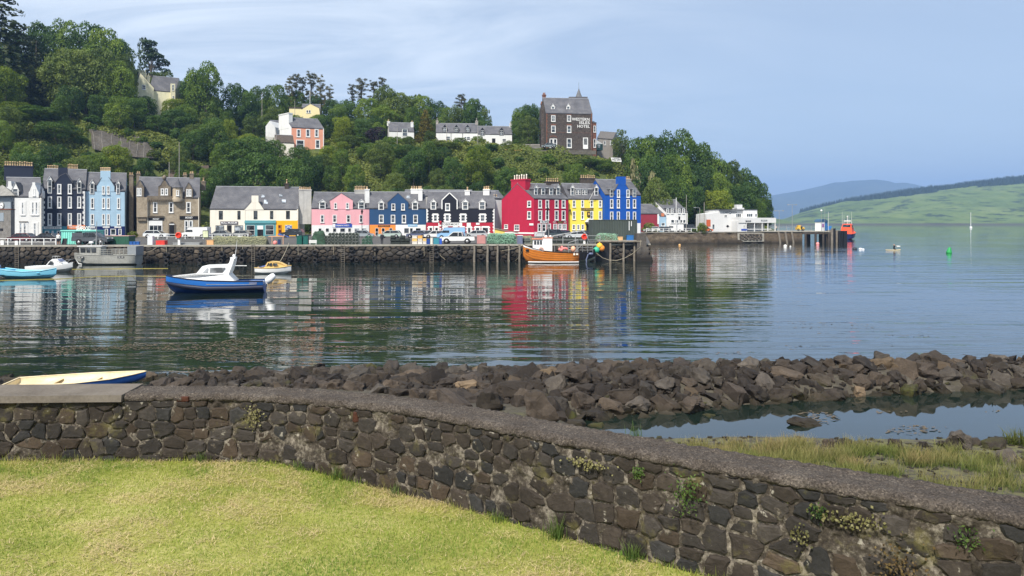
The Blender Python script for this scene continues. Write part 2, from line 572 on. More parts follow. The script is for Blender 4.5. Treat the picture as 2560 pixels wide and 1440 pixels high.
tag(ff,'dark green conifer plantation along the top of the far grassy hill','forest',kind='stuff')
MU=[1300,1500,1700,1800,1880,1925,1960,2000,2050,2085,2110,2130,2160,2190,2220,2240,2262,2285,2330,2500,2800,3400]
MV=[545,530,520,512,498,490,484,478,465,454,453,449,448,446,450,455,453,458,468,480,505,550]
mu=np.linspace(1300,3400,260)
mt_=np.linspace(-0.05,1.3,26)
U,T=np.meshgrid(mu,mt_)
Y=6000+1400*T
zr=EYE-(np.interp(U,MU,MV)-CV)*7400/FPX
X=(U-CU)*Y/FPX
tc_=np.clip(T,0,1)
Z=zr*(tc_**0.8)*np.where(T>1,1-(T-1)*1.5,1)+fbm(X,Y,600,5,5)*28*np.clip(tc_*3,0,1)*np.clip((1.05-T)*6,0.12,1)
Z=np.where(T<0,-4,Z)
tag(grid_mesh('mountain',X,Y,Z,rough_mat('mountain_heather',[(0.3,(0.03,0.04,0.02)),(0.6,(0.09,0.10,0.05)),(0.8,(0.15,0.13,0.09))],0.003,12)),kind='structure')
# low wooded shore between the pier and the hill
lu=np.linspace(1600,2010,90)
U,T=np.meshgrid(lu,np.linspace(-0.1,1.2,12))
Y=1250+260*T
X=(U-CU)*Y/FPX
zr=EYE-(np.interp(U,[1600,1850,1925,1960,2010],[545,545,546,551,561])-CV)*1500/FPX
Z=zr*np.clip(T,0,1)**0.6+np.abs(fbm(X,Y,16,3,2))*3.0*(T>0.05)
tag(grid_mesh('far_shore',X,Y,np.where(T<0,-4,Z),HILLG),kind='structure')
# ------------------------------------------------------------------ quay: deck, kerb; street
QF=[(-420,105),(0,107.5),(350,108),(700,109),(1000,110.5),(1250,112),(1500,113.5),(1626,115)]
QZ=2.62
def quay_y(u):
 return float(np.interp(u,[a for a,_ in QF],[b for _,b in QF]))
def quay_pt(u,back=0.0):
 y=quay_y(u)+back
 return XU(u,y),y
def ground_z(y):
 return float(np.interp(y,[112,140,200],[QZ,2.82,2.92]))
us=np.linspace(-420,1626,80)
ts=np.array([0,.1,.2,.35,.5,.65,.8,1.0])
rows=[]
for t in ts:
 y0=np.array([quay_y(u)for u in us])
 x0=(us-CU)*y0/FPX
 x1=np.interp(us,[-420,1626],[-190,37.0])
 y1=np.full_like(us,206.0)
 rows.append((x0*(1-t)+x1*t,y0*(1-t)+y1*t))
Xq=np.array([r[0]for r in rows])
Yq=np.array([r[1]for r in rows])
Zq=np.interp(Yq,[112,140,200],[QZ,2.82,2.92])
ASPH=rough_mat('worn_asphalt',[(0.3,(0.055,0.053,0.05)),(0.55,(0.10,0.096,0.09)),(0.8,(0.17,0.16,0.145))],0.35,0.012,0.92,8.0)
tag(grid_mesh('quay_deck',Xq,Yq,Zq,ASPH),kind='structure')
SW=[(1600,203),(1700,205),(1770,207),(1840,209.5),(1925,213)]
swu=np.linspace(1596,1925,40)
swy=np.interp(swu,[a for a,_ in SW],[b for _,b in SW])
g0=np.stack([(swu-CU)*swy/FPX,swy],1)
g1=np.stack([(swu-CU)*246/FPX,np.full_like(swu,246)],1)
tl=np.linspace(0,1,5)[:,None]
tag(grid_mesh('shore_street',g0[:,0]*(1-tl)+g1[:,0]*tl,g0[:,1]*(1-tl)+g1[:,1]*tl,np.full((5,40),3.2),ASPH),kind='structure')
# ------------------------------------------------------------------ Voronoi masonry
def clip_poly(poly,a,b,c):
 """keep a*x+b*y<=c"""
 out=[]
 n=len(poly)
 for i in range(n):
  p,q=poly[i],poly[(i+1)%n]
  dp,dq=a*p[0]+b*p[1]-c,a*q[0]+b*q[1]-c
  if dp<=0:
   out.append(p)
  if (dp<0<dq)or (dq<0<dp):
   t=dp/(dp-dq)
   out.append((p[0]+(q[0]-p[0])*t,p[1]+(q[1]-p[1])*t))
 return out
def voronoi(seeds,box,an=1.0):
 """cells of seeds in box (x0,x1,y0,y1); an stretches cells along x; returns list of polygons"""
 S=np.array(seeds,float).copy()
 S[:,0]/= an
 x0,x1,y0,y1=box
 cells=[]
 for i,s in enumerate(S):
  d=((S-s)**2).sum(1)
  nb=np.argsort(d)[1:22]
  poly=[(x0/an,y0),(x1/an,y0),(x1/an,y1),(x0/an,y1)]
  for j in nb:
   a,b=S[j]-s
   c=(S[j]@S[j]-s@s)/2
   poly=clip_poly(poly,a,b,c)
   if len(poly)<3:
    break
  cells.append([(p[0]*an,p[1])for p in poly])
 return cells
def seeds_in(box,r,rng,an=1.0,rvar=0.0,tries=30000):
 """Poisson-disc style seeds with locally varying spacing"""
 x0,x1,y0,y1=box
 out=[]
 cell={}
 big=r*(1+rvar)
 fails=0
 while fails<700 and tries:
  tries-=1
  x,y=rng.uniform(x0,x1),rng.uniform(y0,y1)
  rad=r*(1+rvar*mnoise.noise(Vector((x/(r*3.1),y/(r*3.1),r*7))))
  rad=max(rad,r*0.45)
  k=(int(x/an/big),int(y/big))
  ok=True
  for i in range(k[0]-1,k[0]+2):
   for j in range(k[1]-1,k[1]+2):
    for q in cell.get((i,j),()):
     if ((q[0]-x)/an)**2+(q[1]-y)**2<(min(rad,q[2])if rvar else rad)**2:
      ok=False
  if ok:
   out.append((x,y))
   cell.setdefault(k,[]).append((x,y,rad))
   fails=0
  else:
   fails+=1
 return out
def seeds_rows(box,rng,hr=(.06,.25),wr=(.07,.38)):
 """seeds of rough courses: rows of uneven height, stones of uneven length, now and then two small ones on top of each other"""
 x0,x1,y0,y1=box
 out,y=[],y0
 while y<y1-.04:
  h=rng.uniform(*hr)
  x=x0+rng.uniform(0,.1)
  while x<x1:
   w=rng.uniform(*wr)*(.6+h/hr[1]*.5)
   wob=.035*mnoise.noise(Vector((x*1.7,y*3,4)))
   cy=y+h/2+wob
   if h>.14 and rng.random()<.30:
    out+=[(x+w*.5,cy-h*.25),(x+w*rng.uniform(.35,.65),cy+h*.26)]
   else:
    out.append((x+w/2,cy+rng.uniform(-.02,.02)))
   x+=w
  y+=h
 return out
def stone_verts(poly,gap,proud,rng,rnd=0.5,sink=0.04,seg=0.09):
 """rounded, uneven stone in wall coordinates (s, h, depth): depth<0 is out of the wall"""
 cx=sum(p[0]for p in poly)/len(poly)
 cy=sum(p[1]for p in poly)/len(poly)
 ins=[]
 for i in range(len(poly)):                       # subdivide and round
  p,q=poly[i],poly[(i+1)%len(poly)]
  L=math.hypot(q[0]-p[0],q[1]-p[1])
  if L<seg*0.3:
   ins.append(((p[0]+q[0])/2,(p[1]+q[1])/2))
   continue
  for t in ((0.09,0.91)if L<seg*2.2 else (0.06,rng.uniform(.35,.65),0.94)):
   ins.append((p[0]+(q[0]-p[0])*t,p[1]+(q[1]-p[1])*t))
 if len(ins)<4:
  ins=list(poly)
 rad=max(1e-4,sum(math.hypot(p[0]-cx,p[1]-cy)for p in ins)/len(ins))
 k=max(0.35,1-gap/rad)
 o=[(cx+(p[0]-cx)*k*rng.uniform(0.88,1.07),cy+(p[1]-cy)*k*rng.uniform(0.88,1.07))for p in ins]
 n=len(o)
 tx,ty=rng.uniform(-1,1)*proud*0.45,rng.uniform(-1,1)*proud*0.45
 V=[(x,y,sink)for x,y in o]
 V+=[(cx+(x-cx)*0.96,cy+(y-cy)*0.96,-proud*0.45*rng.uniform(0.6,1.2))for x,y in o]
 for x,y in o:
  f=0.78+rng.uniform(-0.07,0.07)
  V.append((cx+(x-cx)*f,cy+(y-cy)*f,-proud*rng.uniform(0.8,1.15)-tx*(x-cx)/rad-ty*(y-cy)/rad))
 V.append((cx,cy,-proud*rng.uniform(0.9,1.3)))
 F=[]
 for a in (0,n):
  F+=[(a+i,a+(i+1)%n,a+n+(i+1)%n,a+n+i)for i in range(n)]
 F+=[(2*n+i,2*n+(i+1)%n,3*n)for i in range(n)]
 return V,F
def path_frame(path):
 """arc-length frame along a 2D polyline: returns f(s, h, d, z0)->point, total length; d>0 goes behind the face"""
 pts=[Vector((x,y))for x,y in path]
 acc=[0.0]
 for i in range(1,len(pts)):
  acc.append(acc[-1]+(pts[i]-pts[i-1]).length)
 xs,ys=[p.x for p in pts],[p.y for p in pts]
 def f(s,h,d,z0=0.0):
  x,y=float(np.interp(s,acc,xs)),float(np.interp(s,acc,ys))
  e=0.15
  dx=float(np.interp(s+e,acc,xs))-float(np.interp(s-e,acc,xs))
  dy=float(np.interp(s+e,acc,ys))-float(np.interp(s-e,acc,ys))
  L=math.hypot(dx,dy)or 1
  return (x-dy/L*d,y+dx/L*d,z0+h)
 return f,acc[-1],acc
def masonry(root,frame,box,z0,r,an,rvar,gap,proud,mats,rng,limit=300,seg=0.09,sink=0.04,keep=None,gapf=None,rows=False):
 """stones of a wall face: the largest as parts of their own, the rest as one part"""
 seeds=seeds_rows(box,rng)if rows else seeds_in(box,r,rng,an,rvar)
 cells=voronoi(seeds,box,an)
 items=[]
 for c in cells:
  if len(c)<3:
   continue
  ar=abs(sum(c[i][0]*c[(i+1)%len(c)][1]-c[(i+1)%len(c)][0]*c[i][1]for i in range(len(c))))/2
  cx=sum(p[0]for p in c)/len(c)
  cy=sum(p[1]for p in c)/len(c)
  if keep and not keep(cx,cy):
   continue
  items.append((ar,c,cx))
 items.sort(key=lambda t:-t[0])
 rest=MB()
 for i,(ar,c,cx)in enumerate(items):
  gf=gapf(cx,rng)if gapf else rng.uniform(0.7,1.5)
  if gf is None:
   continue
  V,F=stone_verts(c,gap*gf,proud*rng.uniform(0.6,1.4),rng,seg=seg,sink=sink)
  W3=[frame(s,h,d,z0)for s,h,d in V]
  mi=rng.choice(mats[1])
  if i<limit:
   m=MB()
   m.add(W3,[f[::-1]for f in F],0)
   m.build('stone',mats[0][mi],root)
  else:
   rest.add(W3,[f[::-1]for f in F],mi)
 if rest.v:
  o=rest.build('small_stones',mats[0],root)
  o['kind']='stuff'
def tide_extra(z0,z1,dark=(0.012,0.011,0.009),k=0.85,green=None):
 """weed and wet below the tide mark"""
 def fn(nt,tcn,col):
  g=nd(nt,'ShaderNodeNewGeometry')
  s=nd(nt,'ShaderNodeSeparateXYZ')
  nt.links.new(g.outputs['Position'],s.inputs[0])
  n=nd(nt,'ShaderNodeTexNoise',i_Scale=0.8,i_Detail=4.0)
  nt.links.new(g.outputs['Position'],n.inputs['Vector'])
  z=math_n(nt,'ADD',s.outputs[2],math_n(nt,'MULTIPLY',math_n(nt,'SUBTRACT',n.outputs['Fac'],0.5),0.7*(z1-z0)))
  mr=nd(nt,'ShaderNodeMapRange')
  for i,v in ((1,z0),(2,z1),(3,k),(4,0.0)):
   mr.inputs[i].default_value=v
  nt.links.new(z,mr.inputs[0])
  return mixc(nt,mr.outputs[0],col,dark)
 return fn
def qstone(name,a,b,c):
 return rough_mat(name,[(0.3,a),(0.55,b),(0.78,c)],1.3,0.05,0.9,7.0,objr=.35,extra=tide_extra(0.5,1.6,(0.012,0.010,0.008),.92))
QS=[qstone('quay_stone_brown',(0.045,0.036,0.028),(0.095,0.078,0.061),(0.17,0.143,0.113)),
  qstone('quay_stone_grey',(0.04,0.036,0.032),(0.09,0.081,0.072),(0.165,0.15,0.133)),
  qstone('quay_stone_tan',(0.06,0.048,0.036),(0.125,0.102,0.077),(0.22,0.185,0.145)),
  qstone('quay_stone_dark',(0.025,0.022,0.019),(0.06,0.053,0.045),(0.12,0.105,0.09))]
qw=thing('quay_wall','long dark stone harbour quay wall below the coloured houses','quay wall',(XU(0,107.5),107.5,0))
qf,qlen,qacc=path_frame([quay_pt(u)for u,_ in QF])
mbw=MB()
nseg=60
for i in range(nseg):
 s0,s1=qlen*i/nseg,qlen*(i+1)/nseg
 a,b=qf(s0,0,0.06),qf(s1,0,0.06)
 mbw.poly([(a[0],a[1],-1.2),(b[0],b[1],-1.2),(b[0],b[1],2.42),(a[0],a[1],2.42)])
e0=qf(qlen,0,0.06)
mbw.poly([(e0[0],e0[1],-1.2),(37,206,-1.2),(37,206,2.42),(e0[0],e0[1],2.42)])
mbw.build('rubble_core',rough_mat('quay_mortar',[(0.3,(0.02,0.018,0.015)),(0.6,(0.05,0.045,0.038)),(0.8,(0.10,0.09,0.075))],2.0,0.05,extra=tide_extra(0.3,1.4)),qw)
cap=MB()
for i in range(nseg):
 s0,s1=qlen*i/nseg,qlen*(i+1)/nseg
 j=0.012*(i%3)
 lo=[qf(s0,2.4,-0.09-j),qf(s1,2.4,-0.09-j),qf(s1,2.4,0.6),qf(s0,2.4,0.6)]
 hi=[(x,y,QZ+0.02)for x,y,_ in lo]
 cap.add(lo+hi,[(4,5,6,7),(0,1,5,4),(0,3,2,1)])
cap.build('coping',CONC,qw)
s_lo=float(np.interp(-60,[a for a,_ in QF],qacc))
masonry(qw,qf,(s_lo,qlen,-0.25,2.40),0,0.56,1.35,0.42,0.075,0.11,(QS,(0,0,1,1,2,3)),random.Random(5),300,seg=0.35,sink=0.12)
# sea wall on the far side of the harbour mouth
sw=thing('sea_wall','weed stained stone sea wall below the white harbour cafe','sea wall',(XU(1600,203),203,0))
swf,swl,swa=path_frame([(XU(a,b),b)for a,b in SW])
SWM=rough_mat('sea_wall_stone',[(0.3,(0.05,0.038,0.028)),(0.5,(0.13,0.10,0.07)),(0.75,(0.25,0.20,0.14))],0.7,0.25,0.9,3.5,extra=tide_extra(0.1,1.5,(0.02,0.017,0.012)))
xs_=np.linspace(0,swl,120)
hs_=np.linspace(-0.6,3.2,16)
Wg=np.array([[swf(s,0,0.25*mnoise.noise(Vector((s*0.5,h*1.1,3)))-0.45*max(0,1.6-h)*(0.4+0.6*(abs(mnoise.noise(Vector((s*0.09,2,1)))))))[:2]+(h,)for s in xs_]for h in hs_])
grid_mesh('wall_face',Wg[...,0]-sw['org'][0],Wg[...,1]-sw['org'][1],Wg[...,2],SWM,True,False,sw)
capm=MB()
for i in range(30):
 s0,s1=swl*i/30,swl*(i+1)/30
 lo=[swf(s0,3.05,-0.15),swf(s1,3.05,-0.15),swf(s1,3.05,0.5),swf(s0,3.05,0.5)]
 capm.add(lo+[(x,y,3.27)for x,y,_ in lo],[(4,5,6,7),(0,1,5,4),(0,3,2,1)])
capm.build('coping',CONC,sw)
s_a,s_b=[float(np.interp(u,[a for a,_ in SW],swa))for u in (1846,1903)]
SWS=[rough_mat('revetment_stone',[(0.3,(0.05,0.04,0.03)),(0.7,(0.16,0.13,0.10))],1.0,0.05),]
masonry(sw,lambda s,h,d,z0:swf(s,h,d-0.55,z0),(s_a,s_b,0.7,2.7),0,0.72,1.3,0.3,0.10,0.12,(SWS,(0,)),random.Random(9),60,seg=0.4,sink=0.2)
pl=MB()
pa,pb=swf(s_a-0.6,0.5,-0.5),swf(s_b+0.6,0.5,-0.5)
pl.poly([(pa[0],pa[1],0.4),(pb[0],pb[1],0.4),(pb[0],pb[1]+0.2,2.85),(pa[0],pa[1]+0.2,2.85)])
pl.build('mortar_panel',CONC,sw)
ramp_m=MB()
ra,rb=swf(float(np.interp(1790,[a for a,_ in SW],swa)),0,-0.9),swf(float(np.interp(1853,[a for a,_ in SW],swa)),0,-0.9)
ramp_m.prism([(ra[0],ra[1],2.9),(rb[0],rb[1],0.55),(rb[0],rb[1],-0.6),(ra[0],ra[1],-0.6)],(0.2,.9,0))
ramp_m.build('slip_ramp',SWM,sw)
# ------------------------------------------------------------------ near shore and the breakwater's mound
def mound(x,y):
 x,y=np.asarray(x,float),np.asarray(y,float)
 ys=y+np.interp(x,[-22,-14,-11.5,-8],[4.0,2.3,0.9,0.0])
 left=np.interp(ys,[9,14,20,25.5,28.0,29.6,31.5,34],[2.35,1.6,0.7,0.22,0.10,0.0,-0.5,-1.2])
 right=np.interp(y,[5,8,10,14,17.0,20.6,22,26],[2.4,1.9,1.3,0.75,0.40,0.0,-0.3,-1.0])
 c=np.interp(x,[-4,1.5,7,13,19,40],[26.0,25.6,26.6,27.5,28.0,29.0])
 hw=np.interp(x,[-4,1.5,7,13,19,40],[4.2,4.0,3.0,2.0,1.7,1.6])
 hm=np.interp(x,[-8,-2,2,6,40],[0.04,0.34,0.70,0.72,0.62])
 q=(y-c)/hw
 br=hm-(hm+0.35)*np.clip(np.abs(q),0,3)**2.0
 t=np.clip((x-0.2)/2.6,0,1)
 t=t*t*(3-2*t)
 base=left*(1-t)+right*t
 z=np.maximum(base,np.maximum(br,-1.5))
 return z+0.05*fbm(x,y,1.3,3,4)
xs_=np.linspace(-26,30,260)
ys_=np.linspace(5.2,33,150)
X,Y=np.meshgrid(xs_,ys_)
def shore_extra(nt,tcn,col):
 n=nd(nt,'ShaderNodeTexNoise',i_Scale=3.2,i_Detail=5.0,i_Roughness=0.65)
 nt.links.new(tcn.outputs['Object'],n.inputs['Vector'])
 k=ramp(nt,[(0.44,(0,0,0)),(0.54,(1,1,1))],n.outputs['Fac']).outputs[0]
 g=nd(nt,'ShaderNodeNewGeometry')
 s=nd(nt,'ShaderNodeSeparateXYZ')
 nt.links.new(g.outputs['Position'],s.inputs[0])
 near=nd(nt,'ShaderNodeMapRange')
 for i,v in ((1,20.2),(2,21.6),(3,0.7),(4,0.06)):
  near.inputs[i].default_value=v
 nt.links.new(s.outputs[1],near.inputs[0])
 return mixc(nt,math_n(nt,'MULTIPLY',k,near.outputs[0]),col,(0.15,0.145,0.06))
SHOREM=rough_mat('shingle_and_algae',[(0.3,(0.03,0.026,0.02)),(0.5,(0.065,0.057,0.045)),(0.75,(0.15,0.135,0.11))],2.5,0.05,0.9,14,extra=shore_extra)
tag(grid_mesh('shore',X,Y,mound(X,Y),SHOREM),kind='structure')
# ------------------------------------------------------------------ lawn
WALLP=[(-12.5,7.95),(-9.0,8.2),(-7.2,8.30),(-5.7,8.33),(-4.4,8.38),(-3.07,8.36),(-2.2,8.17),(-1.2,7.79),(-0.35,7.27),(0.43,6.72),(1.39,6.10),(2.46,5.47),(3.42,4.88),(4.6,4.05),(6.2,2.8)]
def smooth_path(p,n=6):
 """Catmull-Rom through the measured points"""
 q=[Vector(a)for a in p]
 q=[q[0]*2-q[1]]+q+[q[-1]*2-q[-2]]
 out=[]
 for i in range(1,len(q)-2):
  for k in range(n):
   t=k/n
   a,b,c,d=q[i-1:i+3]
   out.append(0.5*(2*b+(c-a)*t+(2*a-5*b+4*c-d)*t*t+(3*b-a-3*c+d)*t**3))
 out.append(q[-2])
 return [(v.x,v.y)for v in out]
WPATH=smooth_path(WALLP)
wf,wlen,wacc=path_frame(WPATH)
def lawn_z(x,y):
 x,y=np.asarray(x,float),np.asarray(y,float)
 return 3.13+np.interp(x,[-9,-5,-2.8,-1.2,2,6],[0.17,0.17,0.17,0.02,0.0,0.05])*np.clip((y-4)/4,0,1)+0.022*fbm(x,y,0.9,3,6)
xs_=np.linspace(-11,7,150)
X=np.repeat(xs_[None],90,0)
wy=np.interp(xs_,[p[0]for p in WPATH],[p[1]for p in WPATH])
T=np.linspace(0,1,90)[:,None]
Y=0.5*(1-T)+(wy[None]+0.12)*T
def lawn_extra(nt,tcn,col):
 return col
SOIL=rough_mat('lawn_thatch',[(0.3,(0.13,0.14,0.03)),(0.5,(0.26,0.26,0.065)),(0.7,(0.42,0.37,0.16))],1.2,0.02,0.95,20)
tag(grid_mesh('lawn',X,Y,lawn_z(X,Y),SOIL),kind='structure')
# ------------------------------------------------------------------ buildings
class Facade:
 def __init__(s,A,B):
  s.A,s.B=Vector((XU(*A),A[1])),Vector((XU(*B),B[1]))
  s.L=(s.B-s.A).length
  s.d=(s.B-s.A).normalized()
  s.n=Vector((s.d.y,-s.d.x))
 @classmethod
 def xy(c,A,B):
  s=c.__new__(c)
  s.A,s.B=Vector(A),Vector(B)
  s.L=(s.B-s.A).length
  s.d=(s.B-s.A).normalized()
  s.n=Vector((s.d.y,-s.d.x))
  return s
 def shift(s,o):
  return Facade.xy(s.A+s.n*o,s.B+s.n*o)
 def sz(s,u,v):
  k=(u-CU)/FPX
  t=(k*s.A.y-s.A.x)/(s.d.x-k*s.d.y)
  Y=s.A.y+t*s.d.y
  return t,ZV(v,Y)
 def p(s,t,z,o=0.0):
  q=s.A+s.d*t+s.n*o
  return Vector((q.x,q.y,z))
 def box(s,m,t0,t1,z0,z1,o0,o1,mi=0):
  vs=[s.p(t0,z0,o1),s.p(t1,z0,o1),s.p(t1,z0,o0),s.p(t0,z0,o0),s.p(t0,z1,o1),s.p(t1,z1,o1),s.p(t1,z1,o0),s.p(t0,z1,o0)]
  m.add(vs,[(0,3,2,1),(4,5,6,7),(0,1,5,4),(1,2,6,5),(2,3,7,6),(3,0,4,7)],mi)
def text_on(fac,t,z,o,h,body,mat,parent,w=None,bold=0.0,name='lettering',shear=0.0):
 cu=bpy.data.curves.new(name,'FONT')
 cu.body=body
 cu.size=h*1.38
 cu.align_x='CENTER'
 cu.align_y='CENTER'
 cu.extrude=0.012
 cu.offset=bold
 cu.shear=shear
 cu.materials.append(mat)
 cu.resolution_u=2
 ob=bpy.data.objects.new(name,cu)
 COL.objects.link(ob)
 M=Matrix(((fac.d.x,0,fac.n.x),(fac.d.y,0,fac.n.y),(0,1,0))).to_4x4()
 p=fac.p(t,z,o)
 root=parent
 while root.parent:
  root=root.parent
 q=p-Vector(root['org'])
 sx=1.0
 bpy.context.view_layer.update()
 if w:
  cu.text_boxes[0].width=0
  est=0.0
  bpy.context.view_layer.update()
  est=ob.dimensions.x or h*len(body)*0.8
  sx=w/est
 me=bpy.data.meshes.new_from_object(ob.evaluated_get(bpy.context.evaluated_depsgraph_get()))
 bpy.data.objects.remove(ob)
 ob=bpy.data.objects.new(name,me)
 COL.objects.link(ob)
 if not me.materials:
  me.materials.append(mat)
 ob.parent=parent
 ob.matrix_basis=Matrix.Translation(q)@M@Matrix.Diagonal((sx,1,1,1))
 return ob
class House:
 def __init__(s,name,label,A,B,ve,vr,depth,wall,roof=None,base=2.7,D=None,over=0.02,hip=None,group=None,cat='house',norear=False):
  s.F=F=Facade(A,B)
  s.ze=(ZV(ve,A[1])+ZV(ve,B[1]))/2
  s.D=Vector(D)if D is not None else -F.n*depth
  s.depth=s.D.length
  s.base=base
  ym=(F.A.y+F.B.y+s.D.y)/2
  s.zr=ZV(vr,ym)
  s.root=thing(name,label,cat,(F.A.x,F.A.y,base),group)
  s.wallm,s.roofm=wall,roof or SLATE
  a,b=F.A,F.B
  c,d=b+s.D,a+s.D
  v3=lambda p,z:Vector((p.x,p.y,z))
  w=MB()
  w.poly([v3(a,base),v3(b,base),v3(b,s.ze),v3(a,s.ze)])
  w.poly([v3(c,base),v3(d,base),v3(d,s.ze),v3(c,s.ze)])
  am,bm_=(a+d)/2,(b+c)/2
  w.poly([v3(d,base),v3(a,base),v3(a,s.ze),v3(am,s.zr),v3(d,s.ze)])
  w.poly([v3(b,base),v3(c,base),v3(c,s.ze),v3(bm_,s.zr),v3(b,s.ze)])
  w.build('wall',wall,s.root)
  r=MB()
  dd=F.d*0.06
  for p,q,back in ((a,b,1),(d,c,-1)):
   sl=(s.zr-s.ze)/(s.depth/2)
   o=-s.D.normalized()*over*back
   e0,e1=v3(p+o-dd,s.ze-sl*over),v3(q+o+dd,s.ze-sl*over)
   r0,r1=v3(am-dd,s.zr),v3(bm_+dd,s.zr)
   t=Vector((0,0,0.16))
   lo,hi=[e0,e1,r1,r0],[e0+t,e1+t,r1+t,r0+t]
   r.add(lo+hi,[(4,5,6,7),(3,2,1,0),(0,1,5,4),(1,2,6,5),(3,0,4,7)])
  s.roof=r.build('roof',s.roofm,s.root)
  rt=MB()
  rt.tube([v3(am-dd,s.zr+.17),v3(bm_+dd,s.zr+.17)],0.11,6)
  rt.build('ridge',LEAD,s.roof,org=s.root['org'])
  gt=MB()
  F.box(gt,0.0,F.L,s.ze-0.16,s.ze-0.03,0,0.045)
  gt.build('gutter',BLACK,s.root)
 def side(s):
  """the left gable wall as a facade of its own"""
  a=s.F.A
  return Facade.xy(a+s.D,a)
 def win(s,u0,v0,u1,v1,sur=None,sw=0.15,frame=None,bars='sash',glass=None,fac=None,off=0.0,proud=0.07,name='window',sill=True,kid='pane'):
  F=fac or s.F
  t0,z1=F.sz(u0,v0)
  t1,z0=F.sz(u1,v1)
  return s.win_m(t0,z0,t1,z1,sur,sw,frame,bars,glass,F,off,proud,name,sill)
 def win_m(s,t0,z0,t1,z1,sur=None,sw=0.15,frame=None,bars='sash',glass=None,fac=None,off=0.0,proud=0.07,name='window',sill=True):
  F=fac or s.F
  if F is s.F and off==0 and hasattr(s,'ze')and z1>s.ze:
   off=0.057                                   # set in a wallhead gable
  m=MB()
  mats=[sur or WHITE,frame or WHITE]
  if sw:
   for (a,b,c,d)in ((t0,t0+sw,z0,z1),(t1-sw,t1,z0,z1),(t0+sw,t1-sw,z1-sw,z1),(t0+sw,t1-sw,z0,z0+sw)):
    F.box(m,a,b,c,d,off,off+proud,0)
   if sill:
    F.box(m,t0-0.05,t1+0.05,z0-0.07,z0+0.05,off,off+proud+0.08,0)
  a0,a1,b0,b1=t0+sw,t1-sw,z0+sw,z1-sw
  f=0.055
  pr=min(proud-0.02,0.05)if sw else proud
  for (a,b,c,d)in ((a0,a0+f,b0,b1),(a1-f,a1,b0,b1),(a0+f,a1-f,b1-f,b1),(a0+f,a1-f,b0,b0+f)):
   F.box(m,a,b,c,d,off,off+pr,1)
  if bars in ('sash','cross','six'):
   zm=(b0+b1)/2
   F.box(m,a0+f,a1-f,zm-0.04,zm+0.04,off,off+pr-0.004,1)
  if bars in ('cross','six'):
   tm=(a0+a1)/2
   F.box(m,tm-0.025,tm+0.025,b0+f,b1-f,off,off+pr-0.008,1)
  if bars=='six':
   for zq in (b0*.75+b1*.25,b0*.25+b1*.75):
    F.box(m,a0+f,a1-f,zq-0.02,zq+0.02,off,off+pr-0.010,1)
  if bars=='three':
   for k in (1,2):
    tm=a0+(a1-a0)*k/3
    F.box(m,tm-0.035,tm+0.035,b0+f,b1-f,off,off+pr-0.008,1)
  w=m.build(name,mats,s.root)
  g=MB()
  g.add([F.p(a0,b0,off+0.012),F.p(a1,b0,off+0.012),F.p(a1,b1,off+0.012),F.p(a0,b1,off+0.012)],[(0,1,2,3)])
  g.build('pane',glass or GLASS,w,org=s.root['org'])
  return w
 def row(s,spans,v0,v1,**k):
  for u0,u1 in spans:
   s.win(u0,v0,u1,v1,**k)
 def gable(s,pts,mat=None,fac=None,off=0.055,depth=None,name='wallhead_gable',edge=None,roof=True):
  """a gable rising from the wall head: its front is the outline pts, its roof runs back into the main roof"""
  F=fac or s.F
  q=[F.sz(u,v)for u,v in pts]
  dep=depth or s.depth*0.5
  m=MB()
  a=[F.p(t,z,off)for t,z in q]
  b=[F.p(t,z,off-dep)for t,z in q]
  m.poly(a[::-1]if False else a)
  n=len(a)
  m.add(a+b,[(i,(i+1)%n,(i+1)%n+n,i+n)[::-1]for i in range(n)])
  g=m.build(name,mat or s.wallm,s.root)
  fix_normals(g)
  if roof:
   r=MB()
   e=MB()
   for i in range(n):
    (t0,z0),(t1,z1)=q[i],q[(i+1)%n]
    if abs(t1-t0)>0.35 and abs(z1-z0)>0.3:
     L=math.hypot(t1-t0,z1-z0)
     nx,nz=-(z1-z0)/L,(t1-t0)/L
     if nz<0:
      nx,nz=-nx,-nz
     k=0.10
     oo=off-0.25 if edge else off+0.06
     lo=[F.p(t0,z0,oo),F.p(t1,z1,oo),F.p(t1,z1,off-dep),F.p(t0,z0,off-dep)]
     hi=[F.p(t0+nx*k,z0+nz*k,oo),F.p(t1+nx*k,z1+nz*k,oo),F.p(t1+nx*k,z1+nz*k,off-dep),F.p(t0+nx*k,z0+nz*k,off-dep)]
     r.add(lo+hi,[(4,5,6,7),(0,1,2,3),(0,1,5,4),(1,2,6,5),(2,3,7,6),(3,0,4,7)])
    if edge and abs(z1-z0)>0.05:
     L=math.hypot(t1-t0,z1-z0)
     w=0.11
     nx,nz=-(z1-z0)/L*w,(t1-t0)/L*w
     lo=[F.p(t0-nx,z0-nz,off+.002),F.p(t1-nx,z1-nz,off+.002),F.p(t1+nx,z1+nz,off+.002),F.p(t0+nx,z0+nz,off+.002)]
     hi=[p+Vector((F.n.x,F.n.y,0))*0.09 for p in lo]
     e.add(lo+hi,[(4,5,6,7),(0,1,5,4),(1,2,6,5),(2,3,7,6),(3,0,4,7)])
   if r.v:
    fix_normals(r.build('gable_roof',s.roofm,g,org=s.root['org']))
   if e.v:
    fix_normals(e.build('coping',edge,g,org=s.root['org']))
  return g
